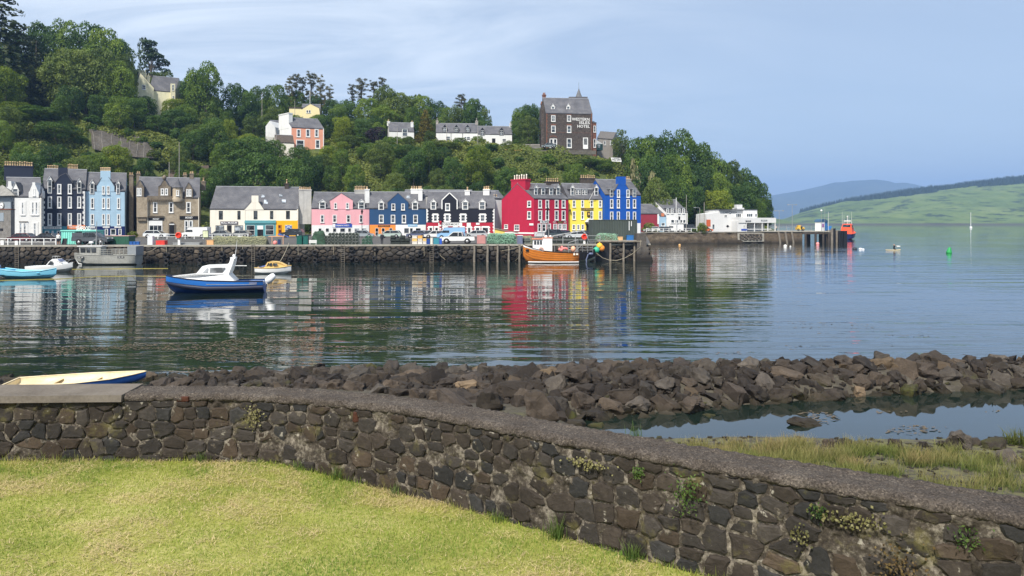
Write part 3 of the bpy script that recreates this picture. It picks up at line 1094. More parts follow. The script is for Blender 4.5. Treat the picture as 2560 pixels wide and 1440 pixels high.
 def dormer(s,u0,u1,vp,vs,vb,front=None,fac=None,back=0.0,flat=False,depth=2.4,winpad=0.16,bars='sash',roofm=None,barge=None,glass=None):
  F=fac or s.F
  if back:
   F=F.shift(-back)
  t0,zs=F.sz(u0,vs)
  t1,zb=F.sz(u1,vb)
  tm,zp=F.sz((u0+u1)/2,vp)
  fm=front or WHITE
  m=MB()
  out=[(t0,zb),(t1,zb),(t1,zs)]+([]if flat else [(tm,zp)])+[(t0,zs)]
  o=0.075
  a=[F.p(t,z,o)for t,z in out]
  b=[F.p(t,z,o-depth)for t,z in out]
  n=len(a)
  m.poly(a,0)
  m.add(a+b,[(i+n,(i+1)%n+n,(i+1)%n,i)for i in range(n)],1)
  g=m.build('dormer',[fm,roofm or s.roofm],s.root)
  r=MB()
  if flat:
   F.box(r,t0-.12,t1+.12,zs,zs+0.14,o-depth,o+0.14,0)
   r.build('dormer_roof',[LEAD],g,org=s.root['org'])
  else:
   for (p0,p1)in (((t0,zs),(tm,zp)),((tm,zp),(t1,zs))):
    sx=-0.16 if p0[0]==t0 else 0
    ex=0.16 if p1[0]==t1 else 0
    sl0=(zp-zs)/(tm-t0)
    q0=(p0[0]+sx,p0[1]+sx*sl0)
    q1=(p1[0]+ex,p1[1]-ex*sl0)
    lo=[F.p(*q0,o+.12),F.p(*q1,o+.12),F.p(*q1,o-depth),F.p(*q0,o-depth)]
    hi=[p+Vector((0,0,0.10))for p in lo]
    r.add(lo+hi,[(4,5,6,7),(3,2,1,0),(1,2,6,5),(2,3,7,6),(3,0,4,7)],0)
    r.add([lo[0],lo[1],hi[1],hi[0]],[(0,1,2,3)],1)
   r.build('dormer_roof',[roofm or s.roofm,barge or WHITE],g,org=s.root['org'])
  wz1=zs+(0 if flat else (zp-zs)*0.12)-(0.12 if flat else 0)
  wm=s.win_m(t0+winpad,zb+0.12,t1-winpad,wz1,sw=0,bars=bars,fac=F,off=o,proud=0.05,sill=False,glass=glass)
  return g
 def chimney(s,u0,u1,v0,v1,mat,pots=3,vp=None,frac=0.5,th=0.9,cap=None,name='chimney',potmat=None):
  F=s.F.shift(-s.depth*frac+th/2)
  t0,z1=F.sz(u0,v0)
  t1,z0=F.sz(u1,v1)
  m=MB()
  F.box(m,t0,t1,z0,z1-0.25,-th,0,0)
  F.box(m,t0-.08,t1+.08,z1-0.25,z1,-th-.08,.08,1)
  c=m.build(name,[mat,cap or mat],s.root)
  if vp:
   hp=F.sz(u0,vp)[1]-z1
   for i in range(pots):
    t=t0+(t1-t0)*(i+0.5)/pots
    pm=MB()
    p=F.p(t,z1,-th/2)
    rr=min(0.19,(t1-t0)/pots*0.42)*R.uniform(.85,1.1)
    h=hp*R.uniform(0.85,1.05)
    pm.lathe([(rr,-0.05),(rr*.95,h*.15),(rr*.8,h*.8),(rr*1.05,h*.82),(rr*1.0,h),(rr*.6,h)],8,Matrix.Translation(p))
    pm.build('chimney_pot',potmat or POT,c,org=s.root['org'])
  return c
 def band(s,u0,v0,u1,v1,mat,name='shopfront',o=0.035,fac=None):
  F=fac or s.F
  t0,z1=F.sz(u0,v0)
  t1,z0=F.sz(u1,v1)
  m=MB()
  F.box(m,t0,t1,max(z0,s.base)if v1<900 else s.base,z1,0.0,o)
  return m.build(name,mat,s.root)
 def sign(s,u0,v0,u1,v1,mat,text=None,tm=None,bold=0.004,fac=None,o=0.10,fill=0.8,hh=0.62,name='shop_sign',shear=0):
  F=fac or s.F
  t0,z1=F.sz(u0,v0)
  t1,z0=F.sz(u1,v1)
  m=MB()
  F.box(m,t0,t1,z0,z1,0.04,o)
  b=m.build(name,mat,s.root)
  if text:
   text_on(F,(t0+t1)/2,(z0+z1)/2,o+0.014,(z1-z0)*hh,text,tm or WHITE,b,(t1-t0)*fill,bold,shear=shear)
  return b
 def quoins(s,u,v0,v1,side=1,n=9,mat=None,fac=None):
  F=fac or s.F
  t,z1=F.sz(u,v0)
  _,z0=F.sz(u,v1)
  m=MB()
  for i in range(n):
   w=0.42 if i%2 else 0.24
   a,b=z0+(z1-z0)*i/n,z0+(z1-z0)*(i+1)/n
   F.box(m,min(t,t+side*w),max(t,t+side*w),a+.012,b-.012,0,0.05)
  m.build('quoin_strip',mat or WHITE,s.root)
 def qwin(s,u0,v0,u1,v1,n=5,**k):
  """window with a toothed white margin"""
  F=s.F
  t0,z1=F.sz(u0,v0)
  t1,z0=F.sz(u1,v1)
  w=s.win_m(t0-.0,z0,t1,z1,sw=0.13,**k)
  m=MB()
  for i in range(n):
   a,b=z0+(z1-z0)*i/n,z0+(z1-z0)*(i+1)/n
   e=0.30 if i%2==0 else 0.12
   F.box(m,t0-e,t0-0.002,a+0.01,b-0.01,0,0.06)
   F.box(m,t1+0.002,t1+e,a+0.01,b-0.01,0,0.06)
  F.box(m,t0-.14,t1+.14,z1+.002,z1+.2,0,0.064)
  F.box(m,t0-.14,t1+.14,z0-.2,z0-.002,0,0.064)
  m.build('margin',WHITE,w,org=s.root['org'])
  return w
 def door(s,u0,v0,u1,v1,mat,name='door',o=0.045):
  F=s.F
  t0,z1=F.sz(u0,v0)
  t1,z0=F.sz(u1,v1)
  m=MB()
  F.box(m,t0,t1,max(s.base,z0),z1,0.0,o)
  return m.build(name,mat,s.root)
 def skylight(s,u0,v0,u1,v1):
  """a roof window lying in the front slope"""
  F=s.F
  sl=(s.zr-s.ze)/(s.depth/2)
  def hit(u,v):
   lo,hi=0.0,s.depth/2
   for _ in range(30):
    mid=(lo+hi)/2
    z=F.shift(-mid).sz(u,v)[1]
    if z>s.ze+sl*mid+0.16:
     lo=mid
    else:
     hi=mid
   G=F.shift(-lo)
   return G.p(G.sz(u,v)[0],G.sz(u,v)[1])
  q=[hit(u0,v1),hit(u1,v1),hit(u1,v0),hit(u0,v0)]
  up=(q[1]-q[0]).cross(q[3]-q[0]).normalized()
  m=MB()
  m.add([p for p in q]+[p+up*0.08 for p in q],[(4,5,6,7),(0,1,5,4),(1,2,6,5),(2,3,7,6),(3,0,4,7)])
  m.build('skylight',PALEGLASS,s.root)
def pbox(name,mat,F,u0,v0,u1,v1,o0,o1,parent):
 t0,z1=F.sz(u0,v0)
 t1,z0=F.sz(u1,v1)
 m=MB()
 F.box(m,t0,t1,z0,z1,o0,o1)
 return m.build(name,mat,parent)
NAVY=paint('navy_render','#262d3f',0.7,0.08,stain=0.1)
LBLUE=paint('pale_blue_render','#a6c3d6',0.75,0.05,stain=0.12)
NBLUE=paint('navy_shopfront','#14265c',0.5,0.08)
TEAL=paint('teal_shopfront','#4a8fa0',0.5,0.07)
TEAL2=paint('sea_teal_shopfront','#5f9aa0',0.5,0.07)
AMBER=paint('amber_shopfront','#f2ae16',0.6,0.05)
PINK=paint('pink_render','#e6aab0',0.8,0.05,stain=0.12)
SBLUE=paint('slate_blue_render','#27496f',0.75,0.07,stain=0.12)
BLK=paint('black_render','#1a1c27',0.7,0.12)
CRIM=paint('crimson_render','#b0213f',0.75,0.06,stain=0.12)
YEL=paint('yellow_render','#f3da55',0.75,0.04,stain=0.06)
ROYAL=paint('royal_blue_render','#1552a8',0.7,0.06)
ORNG=paint('orange_shopfront','#ea8c3c',0.6,0.07)
CORAL=paint('coral_render','#dc9a80',0.8,0.06,stain=0.1)
LIME=paint('lime_harl','#b9b7b2',0.9,0.12,0.8,0.02,stain=0.45)
WHARL=paint('white_harl',(0.74,0.74,0.72),0.85,0.05,stain=0.14)
BUTTER=paint('butter_render','#e4d5a4',0.8,0.05)
IVORY=paint('ivory_render','#e2dcbb',0.8,0.06,stain=0.2)
GREYH=paint('grey_harl','#a09a93',0.9,0.1,stain=0.3)
BRICKR=paint('dull_red_cladding','#8f3340',0.8,0.08)
GOLDT=paint('gold_lettering','#caa55a',0.5,0.05)
BLACKT=paint('dark_lettering','#26303a',0.6,0.02)
BLUES=paint('blue_sign','#2f4fa8',0.5,0.05)
GREYW=paint('pale_grey_boarding','#8d979f',0.6,0.08,stain=0.2)
REDS=paint('red_shopfront','#a81f34',0.6,0.06)
SANDST=rough_mat('buff_sandstone',[(0.3,(0.16,0.125,0.085)),(0.5,(0.33,0.275,0.20)),(0.72,(0.50,0.43,0.33))],0.5,0.03,0.9,2.6,0.5)
SANDDK=rough_mat('weathered_sandstone',[(0.3,(0.09,0.07,0.05)),(0.55,(0.21,0.175,0.13)),(0.75,(0.34,0.29,0.22))],0.7,0.03,0.9,3.0)
WHIN=rough_mat('whinstone_rubble',[(0.32,(0.022,0.018,0.016)),(0.5,(0.075,0.062,0.054)),(0.7,(0.17,0.145,0.125))],1.6,0.05,0.9,4.5,0.6)
REDST=rough_mat('red_sandstone',[(0.3,(0.11,0.05,0.035)),(0.7,(0.26,0.125,0.085))],1.0,0.03)
GREYST=rough_mat('grey_rubble',[(0.3,(0.10,0.094,0.086)),(0.55,(0.21,0.20,0.185)),(0.75,(0.33,0.315,0.29))],1.4,0.05,0.9,4.0)
# --- white harbour house at the left
h=House('white_house','white house with quoined windows and stepped dormers beside the clock tower',(18,143.2),(105,144.8),492,446,9.5,WHARL,D=(-6.6,9.3))
for a in ((52,504,62,538),(82,556,93,592)):
 h.win(*a,sw=0.2,bars='sash',glass=PALEGLASS)
for a in ((78,504,87,538),(87,504,96,538),(47,556,57,592),(57,556,67,592)):
 h.win(*a,sw=0.16,bars='sash',glass=PALEGLASS)
h.gable([(72,494),(72,481),(75,476),(78,468),(81,462),(81,456),(88,456),(88,462),(91,468),(94,476),(97,481),(97,494)],WHARL,depth=3.6,name='stepped_gable',roof=False)
h.win(82,472,89,490,sw=0.12,off=0.04)
h.gable([(16,492),(16,470),(20,466),(21,453),(28,453),(29,464),(33,470),(33,492)],WHARL,depth=3.6,name='stepped_gable',roof=False)
h.dormer(30,47,456,474,490,depth=3)
for (u0,v0,u1)in ((48,553,70),):
 pbox('hood_mould',GREYST,h.F,u0,v0,u1,v0+2.5,0.0,0.15,h.root)
for sg,u,a,b in ((1,49,503,539),(-1,65,503,539),(1,75,503,539),(-1,99,503,539),(1,44,555,592),(-1,70,555,592),(1,79,555,592),(-1,96,555,592)):
 h.quoins(u,a,b,sg,5,WHITE)
pbox('downpipe',CREAM,h.F,101.5,494,103,596,0.0,0.12,h.root)
# --- clock tower
CT=thing('clock_tower','grey stone clock tower with pyramid roof at the left edge of the street','clock tower',(XU(0,128),128,2.7))
fA=Facade((-26,129.2),(27,127.2))
fB=Facade((27,127.2),(37,132.2))
cA,cB,cC=fA.A,fA.B,fB.B
cD=cA+(cC-cB)
def tower_part(name,mat,z0,z1,g,parent=CT):
 ce=(cA+cC)/2
 q=[ce+(p-ce)*g for p in (cA,cB,cC,cD)]
 m=MB()
 m.add([(p.x,p.y,z0)for p in q]+[(p.x,p.y,z1)for p in q],[(0,3,2,1),(4,5,6,7),(0,1,5,4),(1,2,6,5),(2,3,7,6),(3,0,4,7)])
 return m.build(name,mat,parent)
zt=ZV(524,127.2)
zu=ZV(489,127.2)
tower_part('shaft',GREYST,2.6,zt,1.0)
tower_part('string_course',REDST,zt,zt+0.16,1.05)
tower_part('clock_stage',GREYW,zt+0.16,zu,0.985)
ce=(cA+cC)/2
q=[ce+(p-ce)*1.45 for p in (cA,cB,cC,cD)]
m=MB()
ap=(ce.x,ce.y,ZV(461,129))
mid=[ce+(p-ce)*0.75 for p in (cA,cB,cC,cD)]
zm_=zu+1.05
m.poly([(p.x,p.y,zu-0.04)for p in q][::-1])
for i in range(4):
 j=(i+1)%4
 m.poly([(q[i].x,q[i].y,zu-.04),(q[j].x,q[j].y,zu-.04),(mid[j].x,mid[j].y,zm_),(mid[i].x,mid[i].y,zm_)])
 m.poly([(mid[i].x,mid[i].y,zm_),(mid[j].x,mid[j].y,zm_),ap])
m.build('roof',rough_mat('stone_slate',[(0.3,(0.13,0.125,0.11)),(0.7,(0.33,0.32,0.29))],1.2,0.04),CT)
for F_,u,v,r in ((fA,5,513,0.62),(fB,31.5,512.5,0.62)):
 t,z=F_.sz(u,v)
 n3=Vector((F_.n.x,F_.n.y,0))
 M=Matrix.Translation(F_.p(t,z,0.02))@n3.to_track_quat('Z','Y').to_matrix().to_4x4()
 dm=MB()
 dm.lathe([(0.001,0.06),(r*.84,0.06)],24,M,0,False)
 dial=dm.build('clock_face',[WHITE],CT)
 rm=MB()
 rm.lathe([(r*.84,0.05),(r*.84,0.10),(r,0.10),(r,0.0)],24,M,0,False)
 rm.build('rim',STEEL,dial,org=CT['org'])
 hm2=MB()
 for k in range(12):
  a=k*math.pi/6
  F_.box(hm2,t+math.sin(a)*r*.70-.025,t+math.sin(a)*r*.70+.025,z+math.cos(a)*r*.70-.05,z+math.cos(a)*r*.70+.05,0.085,0.095)
 nm_=hm2.build('numeral_marks',BLACK,dial,org=CT['org'])
 nm_['kind']='stuff'
 for L_,a in ((.55,2.1),(.4,-1.9)):
  d_=MB()
  d_.tube([F_.p(t,z,.11),F_.p(t+math.sin(a)*L_*r,z+math.cos(a)*L_*r,.11)],0.035,5)
  d_.build('hand',BLACK,dial,org=CT['org'])
pbox('louvre',BLACK,fA,0.5,571,8,577,0.0,0.05,CT)
pbox('tablet',GREYW,fA,-8,532,10,553,0.0,0.06,CT)
# --- navy tenement and pale blue tenement
h=House('navy_tenement','four storey navy house with white windows and a dark gable chimney',(105,148.3),(213,151.7),473,425,10.5,NAVY)
h.gable([(137,475),(137,459),(150,440),(165,433),(181,457),(181,475)],NAVY)
g=h.gable([(145.5,443),(145.5,419),(168.5,419),(168.5,440)],NAVY,off=0.08,depth=1.0,name='gable_chimney',roof=False)
for u0,u1 in ((119,130),(193,203.5)):
 h.dormer(u0,u1,441 if u0<150 else 447,450 if u0<150 else 456,484,winpad=0.05,depth=3.4)
h.row([(143,153.5),(169.5,179.5)],460,485)
h.row([(119,130),(143,153.5),(169.5,179.5),(193,203)],491,520.5)
h.row([(119,130),(143,153.5),(169.5,179.5),(193,203)],533,564)
h.quoins(106,471,566,1,15)
h.quoins(212.5,478,566,-1,14)
h.band(105.5,566,156,605,TEAL)
h.sign(109,566.5,154,572.5,WHITE,'Seafood & Ices',BLACKT,name='shop_sign')
h.sign(168,563,213,573,paint('orange_sign','#ec8448',0.6,0.06),'FISH & CHIPS',WHITE)
h.band(156.5,566,212.5,605,TEAL)
for u0,u1 in ((112,123),(129,134),(142,151)):
 h.win(u0,577,u1,596,off=0.04,sw=0.1,bars='none',sill=False)
h.chimney(10,82,413,452,NAVY,12,402,0.55,1.0)
h.chimney(168.5,195,421,450,DARKSTONE,7,409,0.62,1.0)
h.chimney(117,146,423,430,DARKSTONE,7,412,0.70,0.9)
h=House('pale_blue_tenement','four storey pale blue house with a pale blue gable chimney',(213.5,152.2),(313.5,155.3),477,434,10,LBLUE)
h.gable([(242,479),(242,464),(255,444),(271,443),(286,466),(286,479)],LBLUE)
h.gable([(251,452),(251,427),(276,427),(276,452)],LBLUE,off=0.08,depth=1.1,name='gable_chimney',roof=False)
for i in range(6):
 t,z=h.F.sz(252.5+i*4.4,427)
 pm=MB()
 pm.lathe([(0.17,-0.1),(0.15,0.5),(0.19,0.52),(0.18,0.72),(0.1,0.72)],8,Matrix.Translation(h.F.p(t,z,-.5)))
 pm.build('chimney_pot',POT,h.root)
for u0,u1 in ((224.5,236),(290.5,299.5)):
 h.dormer(u0,u1,450,459,486,winpad=0.08,depth=3.2)
h.row([(255,262),(267,274)],465,486,sw=.11)
for v0,v1 in ((495,522),(535,562.5)):
 h.row([(226.5,235.5),(255,262.5),(267,274.5),(292.5,300.5)],v0,v1,sw=.12)
h.band(214,566,313,600,NBLUE)
for u0,u1 in ((226,238),(257,274),(286,303)):
 h.sign(u0,566,u1,569.5,WHITE)
for u0,u1 in ((226,240),(262,270),(276,290),(296,304)):
 h.win(u0,572,u1,588,off=0.04,sw=0.09,bars='none',sill=False)
pbox('downpipe',BLACK,h.F,312,480,313.2,596,0.0,0.1,h.root)
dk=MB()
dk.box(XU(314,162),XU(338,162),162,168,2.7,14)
dkh=thing('shadowed_house_side','dark wall standing in for the shadowed house side between pale blue and sandstone houses','house side',(XU(314,162),162,2.7))
dk.build('wall',DARKSTONE,dkh)  # dark stone colour stands in for the sandstone house's side in shadow
# --- sandstone bank house
h=House('sandstone_house','ornate buff sandstone house with turret dormers and dark shop signs',(342,155.2),(498,159.6),494,446,11,SANDST,base=2.7)
F=h.F
pbox('corner_bay',SANDST,F,342,493,369,543,0.0,0.55,h.root)
pbox('corner_bay_foot',SANDDK,F,344,543,366,552,0.0,0.35,h.root)
pbox('parapet',SANDDK,F,368,490,436,500,0.0,0.28,h.root)
cb=MB()
for i in range(12):
 t,z1=F.sz(370+i*5.6,498)
 F.box(cb,t,t+0.22,z1-0.5,z1,0.28,0.42)
cb.build('corbel_course',SANDDK,h.root)
h.gable([(341,494),(341,468),(350,451),(360,468),(360,494)],SANDDK,off=0.5,depth=5,name='left_gable')
h.row([(342.5,347.8),(348.8,354.5)],470,490,off=0.5,sw=0.1)
h.gable([(396,494),(396,467),(402,463),(411,447),(420,463),(427,467),(427,494)],SANDDK,off=0.1,depth=5,name='pediment_gable')
fin=MB()
fin.ball(F.p(F.sz(411,445)[0],F.sz(411,444)[1],0),0.45,8,0,(1,1,1.2))
fin.build('finial',SANDDK,h.root)
h.row([(402,410),(412,420)],471,488,off=0.1,sw=0.13,bars='sash')
h.gable([(462,496),(462,474),(472,456),(482,474),(482,496)],SANDDK,off=0.1,depth=5,name='right_gable')
h.row([(465.5,471.5),(472.5,478.5)],473,491,off=0.1,sw=0.12)
t0,z0=F.sz(444.5,500)
_,z1=F.sz(444.5,468.5)
_,z2=F.sz(444.5,444)
M=Matrix.Translation(F.p(t0,0,0.05))
m=MB()
m.lathe([(1.02,z0-.4),(1.1,z0+.3),(1.02,z0+.4),(1.02,z1)],12,M)
tur=m.build('turret',SANDST,h.root)
m=MB()
m.lathe([(1.25,z1-.05),(0.75,z1+.55),(0.02,z2)],8,M,0,False)
m.build('turret_roof',SLATE,tur,org=h.root['org'])
h.win(441,476,448.5,490,off=1.02,sw=0.11,fac=F)
h.row([(347,356),(382.5,393.5),(422,433.5),(465.5,477)],505,532,sw=0.15,glass=DARKGLASS)
h.sign(370,544,410,551,BLACK,'MONEY',WHITE,hh=.6,fill=.42,bold=.012,shear=.2)
h.sign(449,540,495.5,548.5,BLACK,'MONEY',WHITE,hh=.6,fill=.42,bold=.012,shear=.2)
bal=MB()
for i in range(14):
 t,zb=F.sz(372+i*2.7,544)
 F.box(bal,t,t+.1,zb,zb+.45,.1,.25)
ta,za=F.sz(371,540)
tb,_=F.sz(410,540)
F.box(bal,ta,tb,za-.06,za+.06,.05,.3)
bal.build('balustrade',SANDDK,h.root)
h.band(372,551.5,406,562.5,WHITE,'window_blind',0.05)
h.win(372,562,406,583,off=0.03,sw=0.12,bars='three',glass=DARKGLASS)
m=MB()
t0,z0=F.sz(422.5,562)
t1,zb=F.sz(437,590)
tm,r=(t0+t1)/2,(t1-t0)/2+.12
arc=[F.p(tm+r*math.cos(a),z0+r*math.sin(a),0)for a in np.linspace(0,math.pi,9)]
m.prism([F.p(tm-r,zb,0),F.p(tm+r,zb,0)]+arc,Vector((F.n.x,F.n.y,0))*.18)
fix_normals(m.build('door_arch',SANDDK,h.root))
r*=.72
arc=[F.p(tm+r*math.cos(a),z0+r*math.sin(a),.15)for a in np.linspace(0,math.pi,9)]
m=MB()
m.prism([F.p(tm-r,zb,.15),F.p(tm+r,zb,.15)]+arc,Vector((F.n.x,F.n.y,0))*.05)
fix_normals(m.build('doorway',BLACK,h.root))
pbox('transom',WHITE,F,423.5,559.5,436,562,0.14,0.24,h.root)
h.row([(461,471),(472,482)],551,582,sw=.16,glass=GLASS)
h.sign(472,574,482,581,WHITE,o=.14,name='notice_board')
for u0,u1,v0,fr in ((322.5,333,436,.3),(341,350.5,433,.55),(458,467,436,.62),(474,484,433,.52)):
 h.chimney(u0,u1,v0,590 if u0<330 else 478,SANDDK,2,v0-5,fr,0.9)
pbox('downpipe',CREAM,F,369,494,370.3,592,0.0,0.12,h.root)
pbox('downpipe',CREAM,F,496,494,497.3,592,0.0,0.12,h.root)
# --- museum block
h=House('museum_house','long cream museum and shop building with a steep slate roof and skylights',(525,161.5),(745,166),523,469,10.5,CREAM,D=(-1.75,11.4))
h.gable([(612,525),(612,523),(629,504),(646,504),(660,524)],CREAM,depth=5.2)
h.gable([(629,507),(629,489),(646,489),(646,507)],CREAM,off=.075,depth=1.0,name='gable_chimney',roof=False)
pbox('gable_downpipe',CREAM,h.F,611.5,524,612.5,590,0,.1,h.root)
for u0,u1,v0,v1 in ((547,557,527,548.5),(593.5,601,527,548.5),(634,643.5,527,548),(675,683,527,547.5),(715,724.5,527,547.5)):
 h.win(u0,v0,u1,v1,sw=0.0,frame=paint('dark_window_frame','#3b4038',.5),glass=DARKGLASS,proud=.05)
h.sign(551,553.5,595,561,paint('slate_sign','#4a4150',.6),'MULL MUSEUM',WHITE,hh=.62,fill=.9,bold=.012)
DKF=paint('dark_window_frame','#3b4038',.5)
h.win(539,563.5,560,588,sw=0,frame=DKF,bars='none',glass=PALEGLASS,proud=.06)
h.win(586,563.5,607.5,588,sw=0,frame=DKF,bars='none',glass=PALEGLASS,proud=.06)
h.door(567.5,563,579,592,BLACK)
h.band(611.5,551,690,590,TEAL2)
h.sign(611.5,552,690,558.5,TEAL2,o=.22)
h.win(616,563,636.5,588,sw=.0,bars='sash',off=.04,proud=.08,glass=DARKGLASS)
h.win(664,562.5,684,587,sw=.0,bars='sash',off=.04,proud=.08,glass=DARKGLASS)
h.sign(643,564,658,573.5,WHITE)
h.door(643.5,574,658,592,BLACK,o=.06)
h.band(690.3,551.5,744.5,590,AMBER)
h.door(695,562,705,592,paint('amber_shaded','#b87a12',.7),'porch_shade_panel',.045)  # raised panel in darker amber: the door recess's shade put into the paint
h.sign(696,563.5,701,569,paint('dark_red_panel','#5a2018',.6),name='small_poster')
h.sign(697,575,703,583,paint('dark_red_panel','#5a2018',.6),name='small_poster')
w=h.win(712.5,562.5,730,584,sw=0,bars='sash',off=.04,proud=.08,glass=GLASS)
fl=h.sign(714,563.5,728.5,571.5,paint('flag_blue','#4d74b8',.7),name='flag',o=.125)
t0,z1=h.F.sz(714,563.5)
t1,z0=h.F.sz(728.5,571.5)
m=MB()
for za,zb in ((z0,z1),(z1,z0)):
 m.tube([h.F.p(t0+.03,za,.13),h.F.p(t1-.03,zb,.13)],.055,5)
m.build('saltire_cross',WHITE,fl,org=h.root['org'])
h.chimney(502.5,513,452,475,SANDDK,1,444,.5,1.1)
h.chimney(711.5,722,458,476,DARKSTONE,1,448,.5,1.1)
for a in ((653,487.5,662,494),(660,500,669.5,510),(698,486.5,706.5,493.5),(704.5,499.5,714.5,508.5)):
 h.skylight(*a)
h.quoins(745,523,551,-1,5,CREAM)
pbox('gable_skew',GREYH,h.side(),506,478,508,480,0,.1,h.root)
# --- pink house with its grey gable
h=House('pink_house','pink rendered house with a white ground floor and blue sign',(779,164),(923,168),521,483,9.5,PINK,D=(-1.6,10.4))
F=h.F
gw=MB()
sd_=h.side()
m=MB()
q=[sd_.p(0,2.7,.03),sd_.p(sd_.L,2.7,.03),sd_.p(sd_.L,h.ze,.03),sd_.p(sd_.L/2,h.zr,.03),sd_.p(0,h.ze,.03)]
m.poly(q)
m.build('grey_gable',LIME,h.root)
h.chimney(748,778.5,473,560,LIME,6,466.5,.5,2.2,cap=LIME)
h.gable([(826.5,523),(826.5,501),(853,483),(882,501),(882,523)],PINK)
for u0,u1 in ((797.5,814),(895,911.5)):
 h.dormer(u0,u1,499,506,522.5,depth=3)
h.row([(835,842.5),(864.5,872.5)],507,522,sw=.1)
h.row([(801,810.5),(831.5,841.5),(866,876),(898,906.5)],537,556.5,sw=.11)
h.band(779.3,563,922.5,592,WHITE)
h.sign(831,559.5,880,568.5,BLUES,'TOBERMORY SWEETS',WHITE,hh=.4,fill=.7)
h.sign(831.2,559.6,838,568.4,WHITE,o=.115,name='sign_emblem')
for u0,u1 in ((796,803.5),(814,822.5),(832,840.5),(850,862.5),(870,877.5),(886,898),(905,915.5)):
 h.win(u0,570.5,u1,580,sw=.0,off=.036,bars='none',proud=.05,glass=DARKGLASS if u0<880 else PALEGLASS)
h.chimney(887,914.5,474,492,LIME,7,464.5,.5,1.0)
h.chimney(914,923.5,472.5,508,WHITE,1,465,.2,1.8)
text_on(F,*F.sz(871,537.5),.03,.3,'Arches',BLACKT,h.root,.9)
# --- slate blue house
h=House('slate_blue_house','slate blue house with orange and white shopfronts between pink and black houses',(923.5,166),(1065,168),521,482,9.5,SBLUE)
F=h.F
h.gable([(969,523),(969,506),(995,482.5),(1021,506),(1021,523)],SBLUE)
for u0,u1 in ((946,960),(1030,1045)):
 h.dormer(u0,u1,499.5,507,524.5,depth=3)
h.row([(978.5,988),(1003,1012)],509,525.5,sw=.09)
h.row([(947.5,959),(977,988),(1004.5,1015),(1033,1044.5)],537,557.5,sw=.11)
h.band(924,562,988.8,592,ORNG)
h.band(989.2,562,1064.5,592,WHITE)
h.sign(945,563,975,567,paint('brown_sign','#5c2a1c',.6),'BOOKS & TACKLE',GOLDT,hh=.5)
h.sign(1019.5,561,1043.5,566.5,paint('sky_sign','#8fb8d6',.6),'DAWN',WHITE,hh=.5,fill=.5)
for u0,u1 in ((938,946),(954,962),(973,981)):
 h.win(u0,570,u1,590,sw=.0,off=.036,bars='sash',proud=.05,glass=DARKGLASS)
for u0,u1 in ((1010,1022.5),(1024.5,1032),(1039,1052)):
 h.win(u0,570,u1,583,sw=.0,off=.036,bars='none',proud=.05,glass=DARKGLASS,frame=WHITE)
h.chimney(1027,1056,472,486,WHITE,5,464.5,.5,1.0)
h.chimney(1046,1056,472,502,WHITE,1,465,.28,1.6)
h.skylight(1016.5,490,1026,496)
# --- black house
h=House('black_house','black house with toothed white window margins and a red ground floor',(1065.5,166.5),(1237,166.5),521,480.5,9.5,BLK)
F=h.F
h.gable([(1105,523),(1105,500),(1124,482),(1143,500),(1143,523)],BLK,edge=WHITE)
for u0,u1 in ((1076.5,1090.5),(1155.5,1170.5),(1197.5,1213.5)):
 h.dormer(u0,u1,497.5,505.5,524,depth=3)
h.win(1113,508,1125,527,sw=.16)
for u0,u1 in ((1083,1094),(1112.5,1124),(1151.5,1164),(1200,1213)):
 h.qwin(u0,536,u1,554)
h.quoins(1066,522,556,1,9)
h.quoins(1236.5,522,582,-1,15)
h.band(1066,556.5,1236,592,REDS)
h.sign(1096,556.5,1155.5,565.5,WHITE,'TOBERMORY',BLACKT,hh=.6,fill=.74,name='shop_sign')
h.sign(1167,557,1177,565.5,WHITE,o=.12)
h.sign(1190,557,1199,562,WHITE,o=.12)
for u0,u1 in ((1072,1082),(1086.5,1096.5),(1108,1118),(1134,1143.5),(1150.5,1160.5),(1168,1178),(1188,1200),(1205,1222)):
 h.qwin(u0,567.5,u1,584,off=.036,bars='none',glass=DARKGLASS)
bp_=MB()
t,z0=F.sz(1101.5,582)
_,z1=F.sz(1101.5,558)
for i in range(6):
 a,b=z0+(z1-z0)*i/6,z0+(z1-z0)*(i+1)/6
 bp_.lathe([(0.24,a),(0.24,b)],10,Matrix.Translation(F.p(t,0,.3)),i%2)
bp_.ball(F.p(t,z1+.2,.3),.34,10,1)
bp_.build('striped_pole',[WHITE,REDS],h.root)
h.chimney(1162,1174.5,476,493,WHITE,1,467,.45,1.3)
h.chimney(1208,1223.5,473,493,WHITE,3,465,.45,1.3)
h=House('white_gable_house','narrow white gabled house squeezed between the black and crimson houses',(1237.3,169),(1262,171),497,478,9,WHARL,D=(-3.2,9))
h.chimney(1236,1247,492,500,WHITE,2,486,.1,.8)
h=House('rear_cottage','slate roofed back building seen over the black house roof',(1010,177),(1180,178),490,477,7,LIME)
# --- crimson house on the corner
XC=XU(1335,160)
h=House('crimson_house','crimson corner house with a broad blank gable and a crimson chimney',(1335,160),(1421,165),497.5,461,10,CRIM,D=(-7.1,7.6))
F=h.F
S_=h.side()
h.band(1254.5,580,1335,585,WHITE,'plinth',.05,fac=S_)
gch=MB()
mid_t=S_.L/2
t0,z1=S_.sz(1278,449)
t1,z0=S_.sz(1313.5,474)
S_.box(gch,t0,t1,z0-1.5,z1-.3,-1.5,.02,0)
S_.box(gch,t0-.1,t1+.1,z1-.3,z1,-1.6,.12,0)
gc=gch.build('gable_chimney',CRIM,h.root)
for i in range(6):
 t=t0+(t1-t0)*(i+.5)/6
 pm=MB()
 pm.lathe([(.15,-.05),(.12,.7),(.14,.75),(.13,.95+.12*(i%2)),(.08,.95)],8,Matrix.Translation(S_.p(t,z1,-.7)))
 pm.build('chimney_pot',CREAM,gc,org=h.root['org'])
